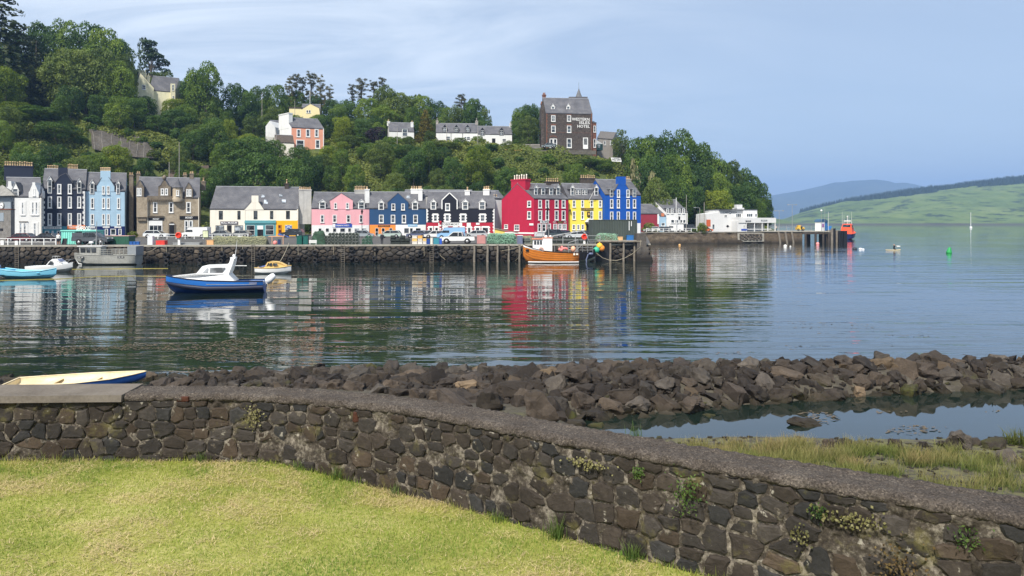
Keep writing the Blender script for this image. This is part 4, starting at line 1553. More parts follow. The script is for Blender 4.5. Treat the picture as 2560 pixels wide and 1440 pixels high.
h.row([(1318.5,1328)],502,518,fac=S_,sw=.13)
h.row([(1318.5,1328)],528,548,fac=S_,sw=.13)
h.row([(1261,1270)],561,572,fac=S_,sw=.1,bars='cross')
h.row([(1286,1298.5)],561.5,577,fac=S_,sw=.1,bars='cross')
h.sign(1324,558.5,1334,563.5,WHITE,fac=S_,name='wall_notice')
COLS_R=[(1345.5,1354.5),(1363.5,1372.5),(1386.5,1396),(1404,1413.5)]
h.row(COLS_R,499.5,520.5)
h.row(COLS_R,526,550.5)
for (u0,u1),pt in zip(((1334.5,1344.5),(1352.5,1362.5),(1372.5,1382.5),(1390,1400)),(1,0,0,1)):
 h.dormer(u0,u1,460,470,488,back=1.2,flat=not pt,depth=2.6,winpad=.1)
dm_=MB()
G=F.shift(-1.6)
t0,z1=G.sz(1343,469.5)
t1,z0=G.sz(1391,487)
G.box(dm_,t0,t1,z0,z1,-2.6,0,0)
G.box(dm_,t0-.05,t1+.05,z1,z1+.12,-2.6,.12,1)
dm_.build('box_dormer',[SLATE,WHITE],h.root)
h.band(1336,580,1420,590,WHITE,'plinth',.05)
h.sign(1350,551.5,1370,557.5,WHITE,'SILVER',BLACKT,hh=.5,fill=.7)
h.sign(1393,553,1407,557.5,BLACK,'Bakery',GOLDT,hh=.5)
text_on(F,*F.sz(1386,555.3),.05,.33,'CRAFT',WHITE,h.root,.85)
text_on(F,*F.sz(1412.5,555.3),.05,.33,'SHOP',WHITE,h.root,.7)
for u0,u1 in ((1344,1353),(1354.5,1365),(1367,1377)):
 h.win(u0,559,u1,580,sw=.17,bars='sash',glass=DARKGLASS)
for u0,u1 in ((1383,1393),(1395.5,1404.5),(1406,1416)):
 h.win(u0,559.5,u1,574,sw=.14,bars='six')
h.chimney(1367,1400,453,470,DARKSTONE,6,444,.5,1.0)
# --- yellow house
yh=h=House('yellow_house','yellow hotel with white windows between the crimson and royal blue houses',(1421.5,166),(1514,168.5),498,461,9.5,YEL,cat='hotel')
F=h.F
h.row([(1431,1439),(1452.5,1460),(1475.5,1483),(1496.5,1504)],500,518.5,sw=.13)
h.row([(1431,1439),(1452.5,1460),(1475.5,1483),(1496.5,1504)],527.5,549,sw=.13)
for u0,u1 in ((1426,1435.5),(1485.5,1495.5)):
 h.dormer(u0,u1,461.5,470,489,back=1.0,depth=2.8,winpad=.1)
for u0,u1 in ((1438.5,1445),(1445.6,1452),(1454.5,1461),(1461.6,1468)):
 h.dormer(u0,u1,470,473.5,487.5,back=1.2,flat=True,depth=2.6,winpad=.05)
G=F.shift(-1.6)
dm_=MB()
t0,z1=G.sz(1436,472.5)
t1,z0=G.sz(1486,488)
G.box(dm_,t0,t1,z0,z1,-2.6,0,0)
G.box(dm_,t0-.05,t1+.05,z1,z1+.10,-2.6,.1,1)
dm_.build('box_dormer',[SLATE,WHITE],h.root)
h.sign(1453,520,1483,526.5,paint('olive_sign','#57522e',.6),'THE MISHNISH',GOLDT,hh=.5,fill=.85)
h.sign(1467.5,529,1474.5,542,BLACK,o=.3,name='hanging_sign')
h.sign(1469,532,1473,538,GOLDT,o=.315,name='sign_emblem')
for u0,u1 in ((1430.5,1438.5),(1442,1449),(1453,1460.5)):
 h.win(u0,561,u1,574.5,sw=.12,bars='sash')
po=MB()
t0,z1=F.sz(1462,555)
t1,z0=F.sz(1478,575)
zt_=F.sz(1470,546)[1]
tm=(t0+t1)/2
po.prism([F.p(t0,z1,0),F.p(t1,z1,0),F.p(tm,zt_,0)],Vector((F.n.x,F.n.y,0))*1.0)
fix_normals(po.build('portico',WHITE,h.root))
h.sign(1463,555,1477,560,BLACK,'HOTEL',WHITE,o=.9,hh=.5,fill=.6)
h.door(1465.5,561,1473,590,BLACK)
h.sign(1474,562,1477.5,576,WHITE,o=.9,name='portico_post')
h.chimney(1453,1490.5,444,468,DARKSTONE,7,436.5,.55,1.1)
fp=MB()
fp.tube([F.p(*F.sz(1471,503),.2),F.p(*F.sz(1479,478),1.4)],.05,6)
fp.build('flagpole',WHITE,h.root)
for u_ in (1424,1511):
 lm=MB()
 t,z=F.sz(u_,526)
 lm.box(-.15,.15,-.3,.1,-.2,.25,0,Matrix.Translation(F.p(t,z,.3)))
 lm.build('wall_lamp',BLACK,h.root)
S_=yh.side()
m=MB()
m.poly([S_.p(0,9,.04),S_.p(S_.L,9,.04),S_.p(S_.L,yh.ze,.04),S_.p(S_.L/2,yh.zr,.04),S_.p(0,yh.ze,.04)])
m.build('skew_slates',SLATE,yh.root)
# --- royal blue house
h=House('royal_blue_house','tall royal blue house with a blue gable chimney behind the container',(1512.5,167),(1602,170),487,451,10,ROYAL)
F=h.F
h.gable([(1536,489),(1536,477),(1546,460),(1563,460),(1574,478),(1574,489)],ROYAL)
h.gable([(1545,464),(1545,441.5),(1564.5,441.5),(1564.5,464)],ROYAL,off=.08,depth=1.2,name='chimney_head',roof=False)
for u0,u1 in ((1524.5,1532.5),(1581.5,1590)):
 h.dormer(u0,u1,468,473,493,flat=True,depth=3.2,winpad=.03)
h.row([(1542,1549.5),(1565.5,1573.5)],474,494,sw=.12)
for v0,v1 in ((498,520.5),(529,551)):
 h.row([(1525,1533),(1542,1549.5),(1566,1574),(1582,1590)],v0,v1,sw=.12)
h.chimney(1566,1577.5,447,470,GREYH,3,440.5,.5,1.1)
h.band(1513,558,1601,590,WHITE)
# --- right of the blue house
h=House('red_shed','dull red clad shed with a grey roof right of the royal blue house',(1602,208),(1648,209),534.5,512,9,BRICKR,SLATE,base=3.0)
h.band(1643.5,535,1648,560,WHITE,'corner_board',.06)
h=House('white_dormer_house','white house with four small dormers left of the road pole',(1665,210),(1719,212),530.5,500,9.5,WHARL,base=3.1,D=(-5.2,7.8))
for u0 in (1664.5,1675.5,1693,1704):
 h.dormer(u0+1,u0+8,517,520,533,flat=True,depth=2.5,winpad=.05,front=WHITE)
 h.win(u0+1.5,522,u0+7.5,534,sw=.08,off=.06)
for u0,u1 in ((1677,1686),(1687,1696),(1700,1706),(1707,1714)):
 h.win(u0,549,u1,558,sw=.08,bars='none',glass=GLASS)
h.sign(1696,541,1700,549,BLACK,name='hanging_sign')
h=House('pale_blue_annex','pale blue and white gabled shop front left of the white dormer house',(1650,208.5),(1665,209.5),540,522,7,LBLUE,base=3.1)
h.sign(1653,533,1660,541,paint('orange_mural','#d8845a',.7),name='painted_panel')
h.win(1653,557,1662,565,sw=.06,bars='none')
CF=thing('harbour_cafe','white flat roofed harbour cafe with a veranda on the sea wall','cafe',(XU(1765,212),212,3.2))
fc_=Facade((1765,212),(1922,217))
WC=paint('cafe_white',(0.68,0.68,0.67),.7,.05,stain=.08)
class _H(House):
 def __init__(s,F,root,base=3.2):
  s.F,s.root,s.base,s.depth,s.roofm,s.wallm=F,root,base,8,SLATE,WC
ch=_H(fc_,CF)
pbox('low_wing',WC,fc_,1765,545,1798.5,579,-6,0,CF)
m=MB()
t0,z0=fc_.sz(1765.5,545)
t1,z1=fc_.sz(1798,531)
_,z2=fc_.sz(1766,535)
m.prism([fc_.p(t0,z0,0),fc_.p(t1,z0,0),fc_.p(t1,z1,0),fc_.p(t0,z2,0)],Vector((-fc_.n.x,-fc_.n.y,0))*6)
fix_normals(m.build('lean_to_gable',WC,CF))
pbox('main_block',WC,fc_,1797.5,524.5,1855,579,-8,0.02,CF)
pbox('bay_block',WC,fc_,1855,524.5,1890,579,-8,0.6,CF)
pbox('roof_edge',paint('dark_flashing','#4a4f55',.6),fc_,1796.5,523.3,1891,525,-8,.75,CF)
pbox('chimney',WC,fc_,1854,511,1868,524,-4,-2.6,CF)
pbox('chimney_base',WC,fc_,1854,519,1872,524,-5,-2.4,CF)
pbox('canopy',WC,fc_,1830,544.5,1922,557,.6,3.6,CF)
pbox('porch_wall',WC,fc_,1828,552,1848,579.5,0,3.4,CF)
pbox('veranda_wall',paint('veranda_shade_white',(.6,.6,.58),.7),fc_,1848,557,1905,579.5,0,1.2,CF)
for u in (1849,1869,1888,1902,1920):
 pbox('post',WC,fc_,u,557,u+1.5,579.5,3.2,3.5,CF)
pbox('veranda_rail',WC,fc_,1849,572,1912,573.5,3.3,3.4,CF)
for u0,v0,u1,v1,b,o in ((1810,536.5,1818,544,'cross',.02),(1839,533.5,1853,543.5,'three',.02),(1863,533.5,1879,543,'three',.6),(1884,534,1890,543,'none',.6),(1780,560,1787,574,'none',.0),(1842,562,1846,570,'none',3.4),(1875,558.5,1886,570,'cross',1.2),(1854,560,1866,572,'cross',1.2)):
 ch.win(u0,v0,u1,v1,sw=.08,bars=b,off=o,sill=False)
text_on(fc_,*fc_.sz(1814,531),.05,.5,'CAFE',BLACKT,CF,1.75,name='wall_lettering')
text_on(fc_,*fc_.sz(1835.5,531),.05,.5,'FISH',BLACKT,CF,1.6,name='wall_lettering')
pc=fc_.p(*fc_.sz(1825,531),.05)
m=MB()
m.torus(pc,.38,.06,(fc_.n.x,fc_.n.y,0),14,5)
m.build('fish_emblem',BLACKT,CF)
ch.sign(1847,551,1860,554.5,BLACKT,'GALLERY',WHITE,o=3.66,hh=.5)
ch.sign(1885,549.5,1900,553,paint('grey_letter_sign','#6b7176',.6),'TAKEAWAY',WHITE,o=3.66,hh=.5)
ch.sign(1766,549,1776,566,paint('red_orange_banner','#c4603a',.7),o=.1,name='banner')
ch.sign(1837,572,1852,576,BLUES,o=3.5,name='notice_board')
dmd=MB()
t,z=fc_.sz(1819,565.5)
dmd.prism([fc_.p(t-.5,z,.03),fc_.p(t,z-.4,.03),fc_.p(t+.5,z,.03),fc_.p(t,z+.4,.03)],Vector((fc_.n.x,fc_.n.y,0))*.06)
fix_normals(dmd.build('diamond_board',BLACK,CF))
# --- houses on the hill
h=House('coral_house','coral fronted hillside house with a white gable and a big white chimney',(729,226),(810,230),320.5,297,8.5,CORAL,base=22,D=(-5.4,5.6))
S_=h.side()
m=MB()
m.poly([S_.p(0,22,.04),S_.p(S_.L,22,.04),S_.p(S_.L,h.ze,.04),S_.p(S_.L/2,h.zr,.04),S_.p(0,h.ze,.04)])
m.build('white_gable',WHARL,h.root)
m=MB()
t0,z1=S_.sz(697.5,287)
t1,z0=S_.sz(722.5,300)
S_.box(m,t0,t1,z0-2.5,z1-.3,-1.2,.08)
S_.box(m,t0-.1,t1+.1,z1-.3,z1,-1.3,.18)
m.build('gable_chimney',WHARL,h.root)
h.row([(741.5,752),(764.5,775.5),(786.5,796.5)],322.5,343,sw=.22)
h.row([(740,761),(788,800)],349,372,sw=.22,glass=DARKGLASS)
h.quoins(809.5,322,372,-1,1)
h=House('white_wing','white gabled wing behind the coral house',(664,236),(694,238),318,303,6,WHARL,base=24,D=(1.5,5))
m=MB()
Fg=Facade((665,233),(690,234))
m.prism([Fg.p(*Fg.sz(664,340)),Fg.p(*Fg.sz(690,345)),Fg.p(*Fg.sz(688,318)),Fg.p(*Fg.sz(674,302)),Fg.p(*Fg.sz(664,316))],Vector((1.2,5,0)))
fix_normals(m.build('gable_front',WHARL,h.root))
h=House('brown_roof_hut','small cream outbuilding with a brown hipped roof below the coral house',(690,219),(735,221),357,339,7,CREAM,rough_mat('brown_tile',[(0.3,(.05,.04,.033)),(.7,(.12,.095,.075))],2,.03),base=22)
h=House('yellow_hill_house','pale yellow gabled bungalow high among the pines',(754,262),(800,263),272,262,5,BUTTER,base=40)
h.gable([(754,296),(754,274),(776,260),(798,271),(801,296)],BUTTER,depth=7,off=.3)
pbox('side_wing',BUTTER,h.F,723,270,756,293,-5,0,h.root)
pbox('wing_roof',rough_mat('brown_tile',[(0.3,(.05,.04,.033)),(.7,(.12,.095,.075))],2,.03),h.F,721,267.5,757,270,-5.2,.3,h.root)
h.row([(766,771),(772,777)],275.5,283,off=.3,sw=.05,bars='none')
h=House('ivory_hill_house','ivory gabled villa half hidden by trees high on the left hill',(372,243),(438,247),228,194,9,IVORY,base=38,D=(-1.5,9))
h.gable([(341,290),(341,213),(350,183),(384,221),(384,290)],IVORY,depth=6,off=1.0)
h.win(354,213,364,226,off=1.0,sw=.12,bars='cross',glass=DARKGLASS)
pbox('bay_tower',IVORY,h.F,426,210,437,262,0,1.2,h.root)
h.win(429,213,434,228,off=1.2,sw=.05)
h.win(430,241,434.5,252,off=1.2,sw=.05)
h.chimney(347,366,182,205,IVORY,5,174.5,.6,1.0,potmat=IVORY)
h.chimney(368,375,189,205,IVORY,1,184,.5,.8,potmat=IVORY)
h=House('white_hill_cottage','white cottage with a grey roof left of the golden conifer',(973,248),(1035,250),329,308,8,WHARL,base=32)
h.dormer(1005,1019,320,322,341,flat=True,depth=2.5)
h.chimney(1027,1033.5,305,322,WHARL,1,301,.3,.8)
h.chimney(968,975,303,315,WHARL,1,298,.5,.8)
BARGE=paint('black_barge','#22262e',.6)
for nm,lb,A_,B_,ve,vr,drm in (
  ('white_hill_terrace','white terrace cottage with three black edged dormers and end chimneys',(1090,247),(1195,248),332,310,(1112,1141,1169)),
  ('white_hill_terrace','lower white terrace cottage with two black edged dormers nearest the big tree',(1195.5,247),(1280,248),336,317,(1206,1254))):
 h=House(nm,lb,A_,B_,ve,vr,7.5,WHARL,base=31,group='white terrace cottages on the hill')
 for u in drm:
  h.dormer(u-5.5,u+5.5,vr+2.5,vr+10,ve+(-1 if len(drm)==3 else 3),front=BARGE,barge=BARGE,depth=2.5,winpad=.16,bars='cross')
 if len(drm)==3:
  h.chimney(1090,1096,302,318,GREYH,1,295,.5,.8,potmat=GREYH)
  h.chimney(1188.5,1195,302,322,GREYH,1,295,.5,.8,potmat=GREYH)
  h.row([(1161,1166),(1167,1175)],342,350,sw=0,proud=.05)
  h.row([(1115,1125)],341,352,sw=0,proud=.05)
  for u in (1127,1156):
   pbox('downpipe',BLACK,h.F,u,333,u+1,356,0,.1,h.root)
 else:
  h.chimney(1274,1280,309,325,WHARL,1,304,.5,.8)
  h.door(1230,346,1238.5,362,BLACK)
  h.row([(1208,1215),(1256,1265)],347,354,sw=0,proud=.05,glass=DARKGLASS)
# --- the big hotel
h=House('stone_hotel','tall dark stone hotel with white letters and a grey roof on the hill',(1365,233),(1481,235),284,247,11,WHIN,base=26.5,cat='hotel')
F=h.F
DORW=WHITE
for u in (1382,1420.5):
 h.dormer(u-5,u+5,259.5,267,279,back=1.5,depth=2.4,winpad=.22)
h.row([(1378,1388.5),(1417.5,1427.5)],288,304,sw=.14,bars='six')
h.row([(1378,1389),(1417.5,1428)],314,332,sw=.14)
h.win(1374,346.5,1383,370,sw=.16,glass=DARKGLASS)
h.win(1383.5,346.5,1392.5,370,sw=.16,glass=DARKGLASS)
h.win(1417,346,1429,370,sw=.16)
h.win(1457.5,344,1470,372,sw=.2,bars='three',glass=DARKGLASS,sill=False)
pbox('fire_door',WHITE,F,1459,362,1468.5,372.5,0,.09,h.root)
for u0,v0,u1,v1 in ((1377,285.5,1390,287.5),(1416.5,285.5,1429,287.5),(1377,310,1390,313.5),(1416.5,310,1429,313.5)):
 pbox('lintel',REDST,F,u0,v0,u1,v1,0,.06,h.root)
pbox('string_course',REDST,F,1366,331,1479,332.2,0,.05,h.root)
ar=MB()
for k in range(8):
 a0,a1=math.pi*(0.08+.84*k/8),math.pi*(0.08+.84*(k+.9)/8)
 t,z=F.sz(1383.3,345.5)
 rr,ri=1.35,1.05
 ar.prism([F.p(t+ri*math.cos(a0),z+.55*ri*math.sin(a0),0),F.p(t+rr*math.cos(a0),z+.62*rr*math.sin(a0),0),F.p(t+rr*math.cos(a1),z+.62*rr*math.sin(a1),0),F.p(t+ri*math.cos(a1),z+.55*ri*math.sin(a1),0)],Vector((F.n.x,F.n.y,0))*.07)
fix_normals(ar.build('relieving_arch',REDST,h.root))
h.quoins(1365.5,284,376,1,22,REDST)
h.quoins(1480.5,284,376,-1,22,REDST)
for ln,u0,u1,v0,v1 in (('WESTERN',1430,1474,295.5,302),('ISLES',1448.5,1474,304,310.5),('HOTEL',1443,1474,313,319.5)):
 ta,za=F.sz(u0,v1)
 tb,zb=F.sz(u1,v0)
 text_on(F,(ta+tb)/2,(za+zb)/2,.05,zb-za,ln,WHITE,h.root,tb-ta,0.014,'wall_lettering')
# tower wing behind the left gable, stacks, spire
bk=MB()
bk.box(XU(1351,241),XU(1366,241),236,250,26.5,ZV(268,241))
bk.build('rear_wing',WHIN,h.root)
for u0,u1,v0,yy in ((1356,1364.5,240,241),(1352,1357,262,244)):
 c_=MB()
 c_.box(XU(u0,yy),XU(u1,yy),yy-.6,yy+.6,30,ZV(v0,yy))
 c_.box(XU(u0,yy)-.12,XU(u1,yy)+.12,yy-.72,yy+.72,ZV(v0,yy),ZV(v0,yy)+.35)
 ck=c_.build('chimney',REDST,h.root)
 for k in (0.3,0.7):
  pm=MB()
  pm.lathe([(.2,0),(.17,.8),(.1,.8)],8,Matrix.Translation((XU(u0+(u1-u0)*k,yy),yy,ZV(v0,yy)+.3)))
  pm.build('chimney_pot',REDST,ck,org=h.root['org'])
sp=MB()
Ms=Matrix.Translation((XU(1447,246),246,0))
sp.lathe([(1.35,36),(1.35,ZV(246,246)),(1.15,ZV(244,246)),(.06,ZV(221,246)),(.04,ZV(206,246)),(.01,ZV(205,246))],8,Ms,0,False)
sp.build('spire',rough_mat('spire_lead',[(0.3,(.10,.105,.11)),(.7,(.2,.2,.205))],1,.02),h.root)
rb=MB()
rb.box(XU(1420,248),XU(1466,248),244,250,34,ZV(245.5,247))
rb.build('rear_range',SLATE,h.root)
bx=House('hotel_bay','red sandstone bay window on the right side of the stone hotel',(1481.5,235.5),(1491,236),307,305,3,REDST,base=27,cat='bay window')
bx.win(1483.5,314,1489.5,331,sw=.1)
bx.win(1483.5,347,1489.5,369,sw=.1)
h=House('grey_hill_house','grey harled bungalow behind the stone hotel bay',(1493,243),(1532,246),347,331,7,GREYH,rough_mat('grey_tile',[(0.3,(.11,.1,.095)),(.7,(.2,.19,.18))],2,.02),base=27,D=(3,7))
h.row([(1509,1514.5),(1525,1531)],352,363,sw=.12,bars='none',glass=PALEGLASS)
gh=thing('glazed_shelter','small glazed porch shelter beside the stone hotel bay','shelter',(XU(1494,236),236,27.2))
fg=Facade((1492,236),(1508,238))
pbox('shelter_frame',paint('green_frame','#2e4a48',.6),fg,1493,359,1507,376,-3,0,gh)
pbox('shelter_pane',PALEGLASS,fg,1494.5,361,1500,370,0,.05,gh)
m=MB()
m.prism([fg.p(*fg.sz(1490,361)),fg.p(*fg.sz(1508,360)),fg.p(*fg.sz(1491,350))],Vector((.5,3,0)))
fix_normals(m.build('shelter_roof',WHITE,gh))
# ------------------------------------------------------------------ trees
def leaf_quads(pos,nrm,size,rng,asp=0.75):
 n=len(pos)
 t=rng.normal(size=(n,3))
 a=np.cross(nrm,t)
 a /= np.linalg.norm(a,axis=1,keepdims=True)+1e-9
 b=np.cross(nrm,a)
 b /= np.linalg.norm(b,axis=1,keepdims=True)+1e-9
 s=size[:,None]if np.ndim(size)else size
 co=np.stack([pos-a*s,pos-b*s*asp,pos+a*s,pos+b*s*asp],1).reshape(-1,3)
 return co,np.arange(n*4).reshape(n,4)
def lobes_mesh(name,lobes,n,size,mat,seed,up=0.25,core=None,jit=0.55,fuzz=0.74):
 """foliage: small leaf sprays over the surface of many uneven lobes; lobes = (x,y,z, r_xy, r_z)"""
 rng=np.random.default_rng(seed)
 L=np.array(lobes,float)
 w=L[:,3]*(L[:,3]+L[:,4])
 k=rng.choice(len(L),n,p=w/w.sum())
 d=rng.normal(size=(n,3))
 d[:,2]+=up
 d /= np.linalg.norm(d,axis=1,keepdims=True)
 rad=rng.uniform(fuzz,1.06 if fuzz>.7 else 1.3,n)
 sc=np.stack([L[k,3],L[k,3],L[k,4]],1)
 pos=L[k,:3]+d*sc*rad[:,None]
 keep=np.ones(n,bool)
 for j in range(len(L)):
  q=(pos-L[j,:3])/np.array([L[j,3],L[j,3],L[j,4]])
  keep&=~(((q**2).sum(1)<0.52)&(k != j))
 pos,d,k,sc=pos[keep],d[keep],k[keep],sc[keep]
 nr=d/sc*sc.mean()+rng.normal(size=pos.shape)*jit
 nr /= np.linalg.norm(nr,axis=1,keepdims=True)
 co,f=leaf_quads(pos,nr,size*rng.uniform(0.6,1.35,len(pos)),rng)
 lt=rng.uniform(0,1,len(L))
 tint=np.clip(0.55*lt[k]+0.45*rng.uniform(0,1,len(pos)),0,1)
 me=bpy.data.meshes.new(name)
 np_mesh(me,co,f)
 vcol(me,np.repeat(tint,4)[:,None]*np.ones((1,3)))
 me.materials.append(mat)
 return me
def trunk_mesh(name,lobes,r0,mat,rng,h=0.55,nl=6):
 m=MB()
 top=(rng.uniform(-.03,.03),rng.uniform(-.03,.03),h)
 m.tube([(0,0,-0.06),(0,0,0.02),(top[0]*.4,top[1]*.4,h*.5),top],[r0*1.5,r0,r0*.75,r0*.45],7)
 for x,y,z,rx,rz in rng.sample(lobes,min(nl,len(lobes))):
  zz=h*rng.uniform(.45,.95)
  s=(top[0]*zz/h,top[1]*zz/h,zz)
  if z<zz-.1:
   continue
  m.tube([s,((s[0]+x)/2,(s[1]+y)/2,(s[2]+z)/2-.02),(x,y,z)],[r0*.42,r0*.28,r0*.12],5)
 me=bpy.data.meshes.new(name)
 me.from_pydata(m.v,[],m.f)
 me.polygons.foreach_set('use_smooth',m.sm)
 me.materials.append(mat)
 return me
BARK=rough_mat('bark',[(0.3,(.05,.042,.033)),(.6,(.12,.105,.085)),(.8,(.22,.2,.165))],3,.02)
BARKP=rough_mat('pale_bark',[(0.3,(.12,.105,.08)),(.6,(.25,.225,.18)),(.8,(.38,.35,.29))],3,.02)
LM={
 'dark':leaf_mat('leaf_dark_green',(0.023,0.053,0.012),(0.054,0.109,0.022),(0.108,0.184,0.031)),
 'mid':leaf_mat('leaf_mid_green',(0.037,0.077,0.012),(0.095,0.163,0.022),(0.193,0.264,0.036)),
 'lime':leaf_mat('leaf_yellow_green',(0.060,0.105,0.011),(0.169,0.227,0.022),(0.300,0.338,0.041),.42),
 'olive':leaf_mat('leaf_olive',(0.040,0.069,0.013),(0.100,0.146,0.028),(0.183,0.231,0.049)),
 'pine':leaf_mat('needle_dark',(0.017,0.027,0.011),(0.040,0.057,0.022),(0.095,0.112,0.036),.15),
 'spruce':leaf_mat('needle_brown_green',(0.031,0.040,0.018),(0.080,0.081,0.029),(0.173,0.152,0.052),.15),
 'cypress':leaf_mat('cypress_green',(0.013,0.030,0.010),(0.027,0.056,0.017),(0.062,0.098,0.026),.15),
 'golden':leaf_mat('golden_conifer',(0.062,0.060,0.008),(0.169,0.133,0.015),(0.301,0.210,0.029),.3),
 'purple':leaf_mat('copper_beech',(0.008,0.006,0.010),(0.019,0.012,0.020),(0.042,0.026,0.036),.2),
 'scrub':leaf_mat('bramble_and_bracken',(0.049,0.077,0.013),(0.122,0.157,0.027),(0.221,0.238,0.049)),
 'blossom':leaf_mat('cream_blossom',(0.166,0.170,0.070),(0.395,0.360,0.200),(0.572,0.520,0.360),.3),
 'dry':leaf_mat('dry_stems',(0.104,0.085,0.060),(0.229,0.190,0.130),(0.354,0.300,0.220),.2),
}
VAR={}
def make_variants():
 rng=random.Random(21)
 def ell(n,rx,rz,zc,r0,r1,shell=.72,zmin=None):
  out=[]
  for _ in range(n):
   a=rng.uniform(0,6.283)
   z=rng.uniform(-1,1)
   q=math.sqrt(1-z*z)
   s=shell*rng.uniform(.75,1.12)
   r=rng.uniform(r0,r1)
   c=(rx*q*math.cos(a)*s,rx*q*math.sin(a)*s,zc+rz*z*s,r,r*rng.uniform(.7,.95))
   if zmin is None or c[2]>zmin:
    out.append(c)
  return out
 for kind in ('dark','mid','lime','olive'):
  VAR[kind]=[]
  for i in range(3):
   lob=ell(52,.40,.40,.56,.085,.165,.80)+[(0,0,.52,.27,.30),(.1,.05,.68,.17,.17),(-.1,-.06,.66,.17,.17)]
   lob+=[(rng.uniform(-.3,.3),rng.uniform(-.3,.3),rng.uniform(.16,.3),.16,.14)for _ in range(5)]
   VAR[kind].append((lobes_mesh('crown',lob,17000,.0150,LM[kind],rng.randrange(9999)),trunk_mesh('trunk',lob,.028,BARK,rng)))
 VAR['purple']=[(lobes_mesh('crown',ell(24,.42,.42,.52,.12,.22)+[(0,0,.5,.25,.25)],4500,.024,LM['purple'],5),trunk_mesh('trunk',ell(5,.3,.3,.5,.1,.2),.028,BARK,rng))]
 VAR['airy']=[]
 for i in range(2):
  lob=ell(22,.40,.36,.62,.06,.13,.85)
  VAR['airy'].append((lobes_mesh('crown',lob,2600,.018,LM['olive'],77+i,jit=.8),trunk_mesh('trunk',lob,.018,BARKP,rng,.55,14)))
 VAR['pine']=[]
 for i in range(3):                                   # Scots pine: bare stem, ragged flat pads of needles
  lob=[]
  for k in range(62):
   z=rng.uniform(.36,.985)
   s=.30*(1.12-z)**.6+.02
   a=rng.uniform(0,6.28)
   r=rng.uniform(.03,.065)
   lob.append((math.cos(a)*s*rng.uniform(.2,1.05),math.sin(a)*s*rng.uniform(.2,1.05),z,r,r*.38))
  VAR['pine'].append((lobes_mesh('crown',lob,6500,.0085,LM['spruce'],31+i,jit=1.2,fuzz=.25),trunk_mesh('trunk',lob,.017,BARK,rng,.93,15)))
 VAR['spruce']=[]
 for i in range(2):
  lob=[]
  for k in range(15):
   z=.10+.86*k/14
   rr=.30*(1-z)**.8+.015
   for j in range(max(2,int(9*(1-z))+2)):
    a=rng.uniform(0,6.28)
    lob.append((math.cos(a)*rr*.62,math.sin(a)*rr*.62,z-.02,max(.035,rr*.55),max(.025,rr*.2)))
  VAR['spruce'].append((lobes_mesh('crown',lob,9500,.014,LM['pine'],41+i,up=-.1,jit=.6),trunk_mesh('trunk',lob,.02,BARK,rng,.95,0)))
 lob=[]
 for k in range(20):
  z=.12+.84*k/19
  rr=.36*(1-z)**.75+.02
  for j in range(7):
   a=rng.uniform(0,6.28)
   lob.append((math.cos(a)*rr*.7,math.sin(a)*rr*.7,z,max(.04,rr*.42),.035))
 VAR['golden']=[(lobes_mesh('crown',lob,6000,.02,LM['golden'],51,jit=.4),trunk_mesh('trunk',lob,.02,BARK,rng,.9,0))]
 lob=[]
 for k in range(30):                                  # old Monterey cypress: flat spreading plates swept to one side
  z=rng.uniform(.3,.95)
  s=.55*(1.02-z)+.08
  a=rng.uniform(0,6.28)
  r=rng.uniform(.09,.17)
  lob.append((math.cos(a)*s*.8+.16*(1-z),math.sin(a)*s*.6,z,r,r*.30))
 lob+=[(-.14,0,z,.13,.12)for z in (.45,.6,.75,.88)]
 VAR['cypress']=[(lobes_mesh('crown',lob,6500,.018,LM['cypress'],61,jit=.5),trunk_mesh('trunk',lob,.03,BARK,rng,.7,14))]
 VAR['shrub']=[]
 for kind in ('scrub','mid','olive','dark'):
  for i in range(2):
   lob=ell(18,.5,.5,.42,.16,.28,.7,.1)
   VAR['shrub'].append((lobes_mesh('shrub',lob,1500,.055,LM[kind],rng.randrange(999)),None))
 VAR['blossom']=[(lobes_mesh('shrub',ell(14,.45,.5,.45,.14,.24,.7,.1),1200,.05,LM['blossom'],71),None)]
make_variants()
TREES=[]
TREE_DESC={'dark':'dark green broadleaf tree','mid':'mid green broadleaf tree','lime':'fresh yellow green tree','olive':'olive brown green tree',
    'purple':'dark purple copper beech','airy':'thin airy tree','pine':'tall ragged pine','spruce':'dark pointed spruce','golden':'golden cone shaped conifer',
    'cypress':'black green spreading cypress','shrub':'low rounded shrub','blossom':'cream flowering shrub'}
NICE={'pine':'pine_tree','spruce':'spruce_tree','cypress':'cypress_tree','golden':'conifer_tree','purple':'beech_tree','shrub':'shrub','blossom':'shrub'}
def plant(kind,x,y,h,w,z=None,flip=False):
 """w = crown width in metres"""
 crown,trunk=R.choice(VAR[kind])
 z=terr1(x,y)if z is None else z
 base={'pine':.62,'spruce':.56,'golden':.74,'cypress':1.05,'airy':.85,'shrub':1.05,'blossom':1.0}.get(kind,.98)
 s=w/base
 nm=NICE.get(kind,'broadleaf_tree')
 if trunk is None:
  o=bpy.data.objects.new(nm,crown)
 else:
  o=bpy.data.objects.new(nm,None)
 COL.objects.link(o)
 o.location=(x,y,z-0.15)
 o.scale=(s,s,h)
 o.rotation_euler=(0,0,0 if kind=='cypress' else R.uniform(0,6.28))
 if trunk is not None:
  for n_,me_ in (('crown',crown),('trunk',trunk)):
   c=bpy.data.objects.new(n_,me_)
   COL.objects.link(c)
   c.parent=o
 TREES.append((o,kind,x,y,z,h,w))
 return o
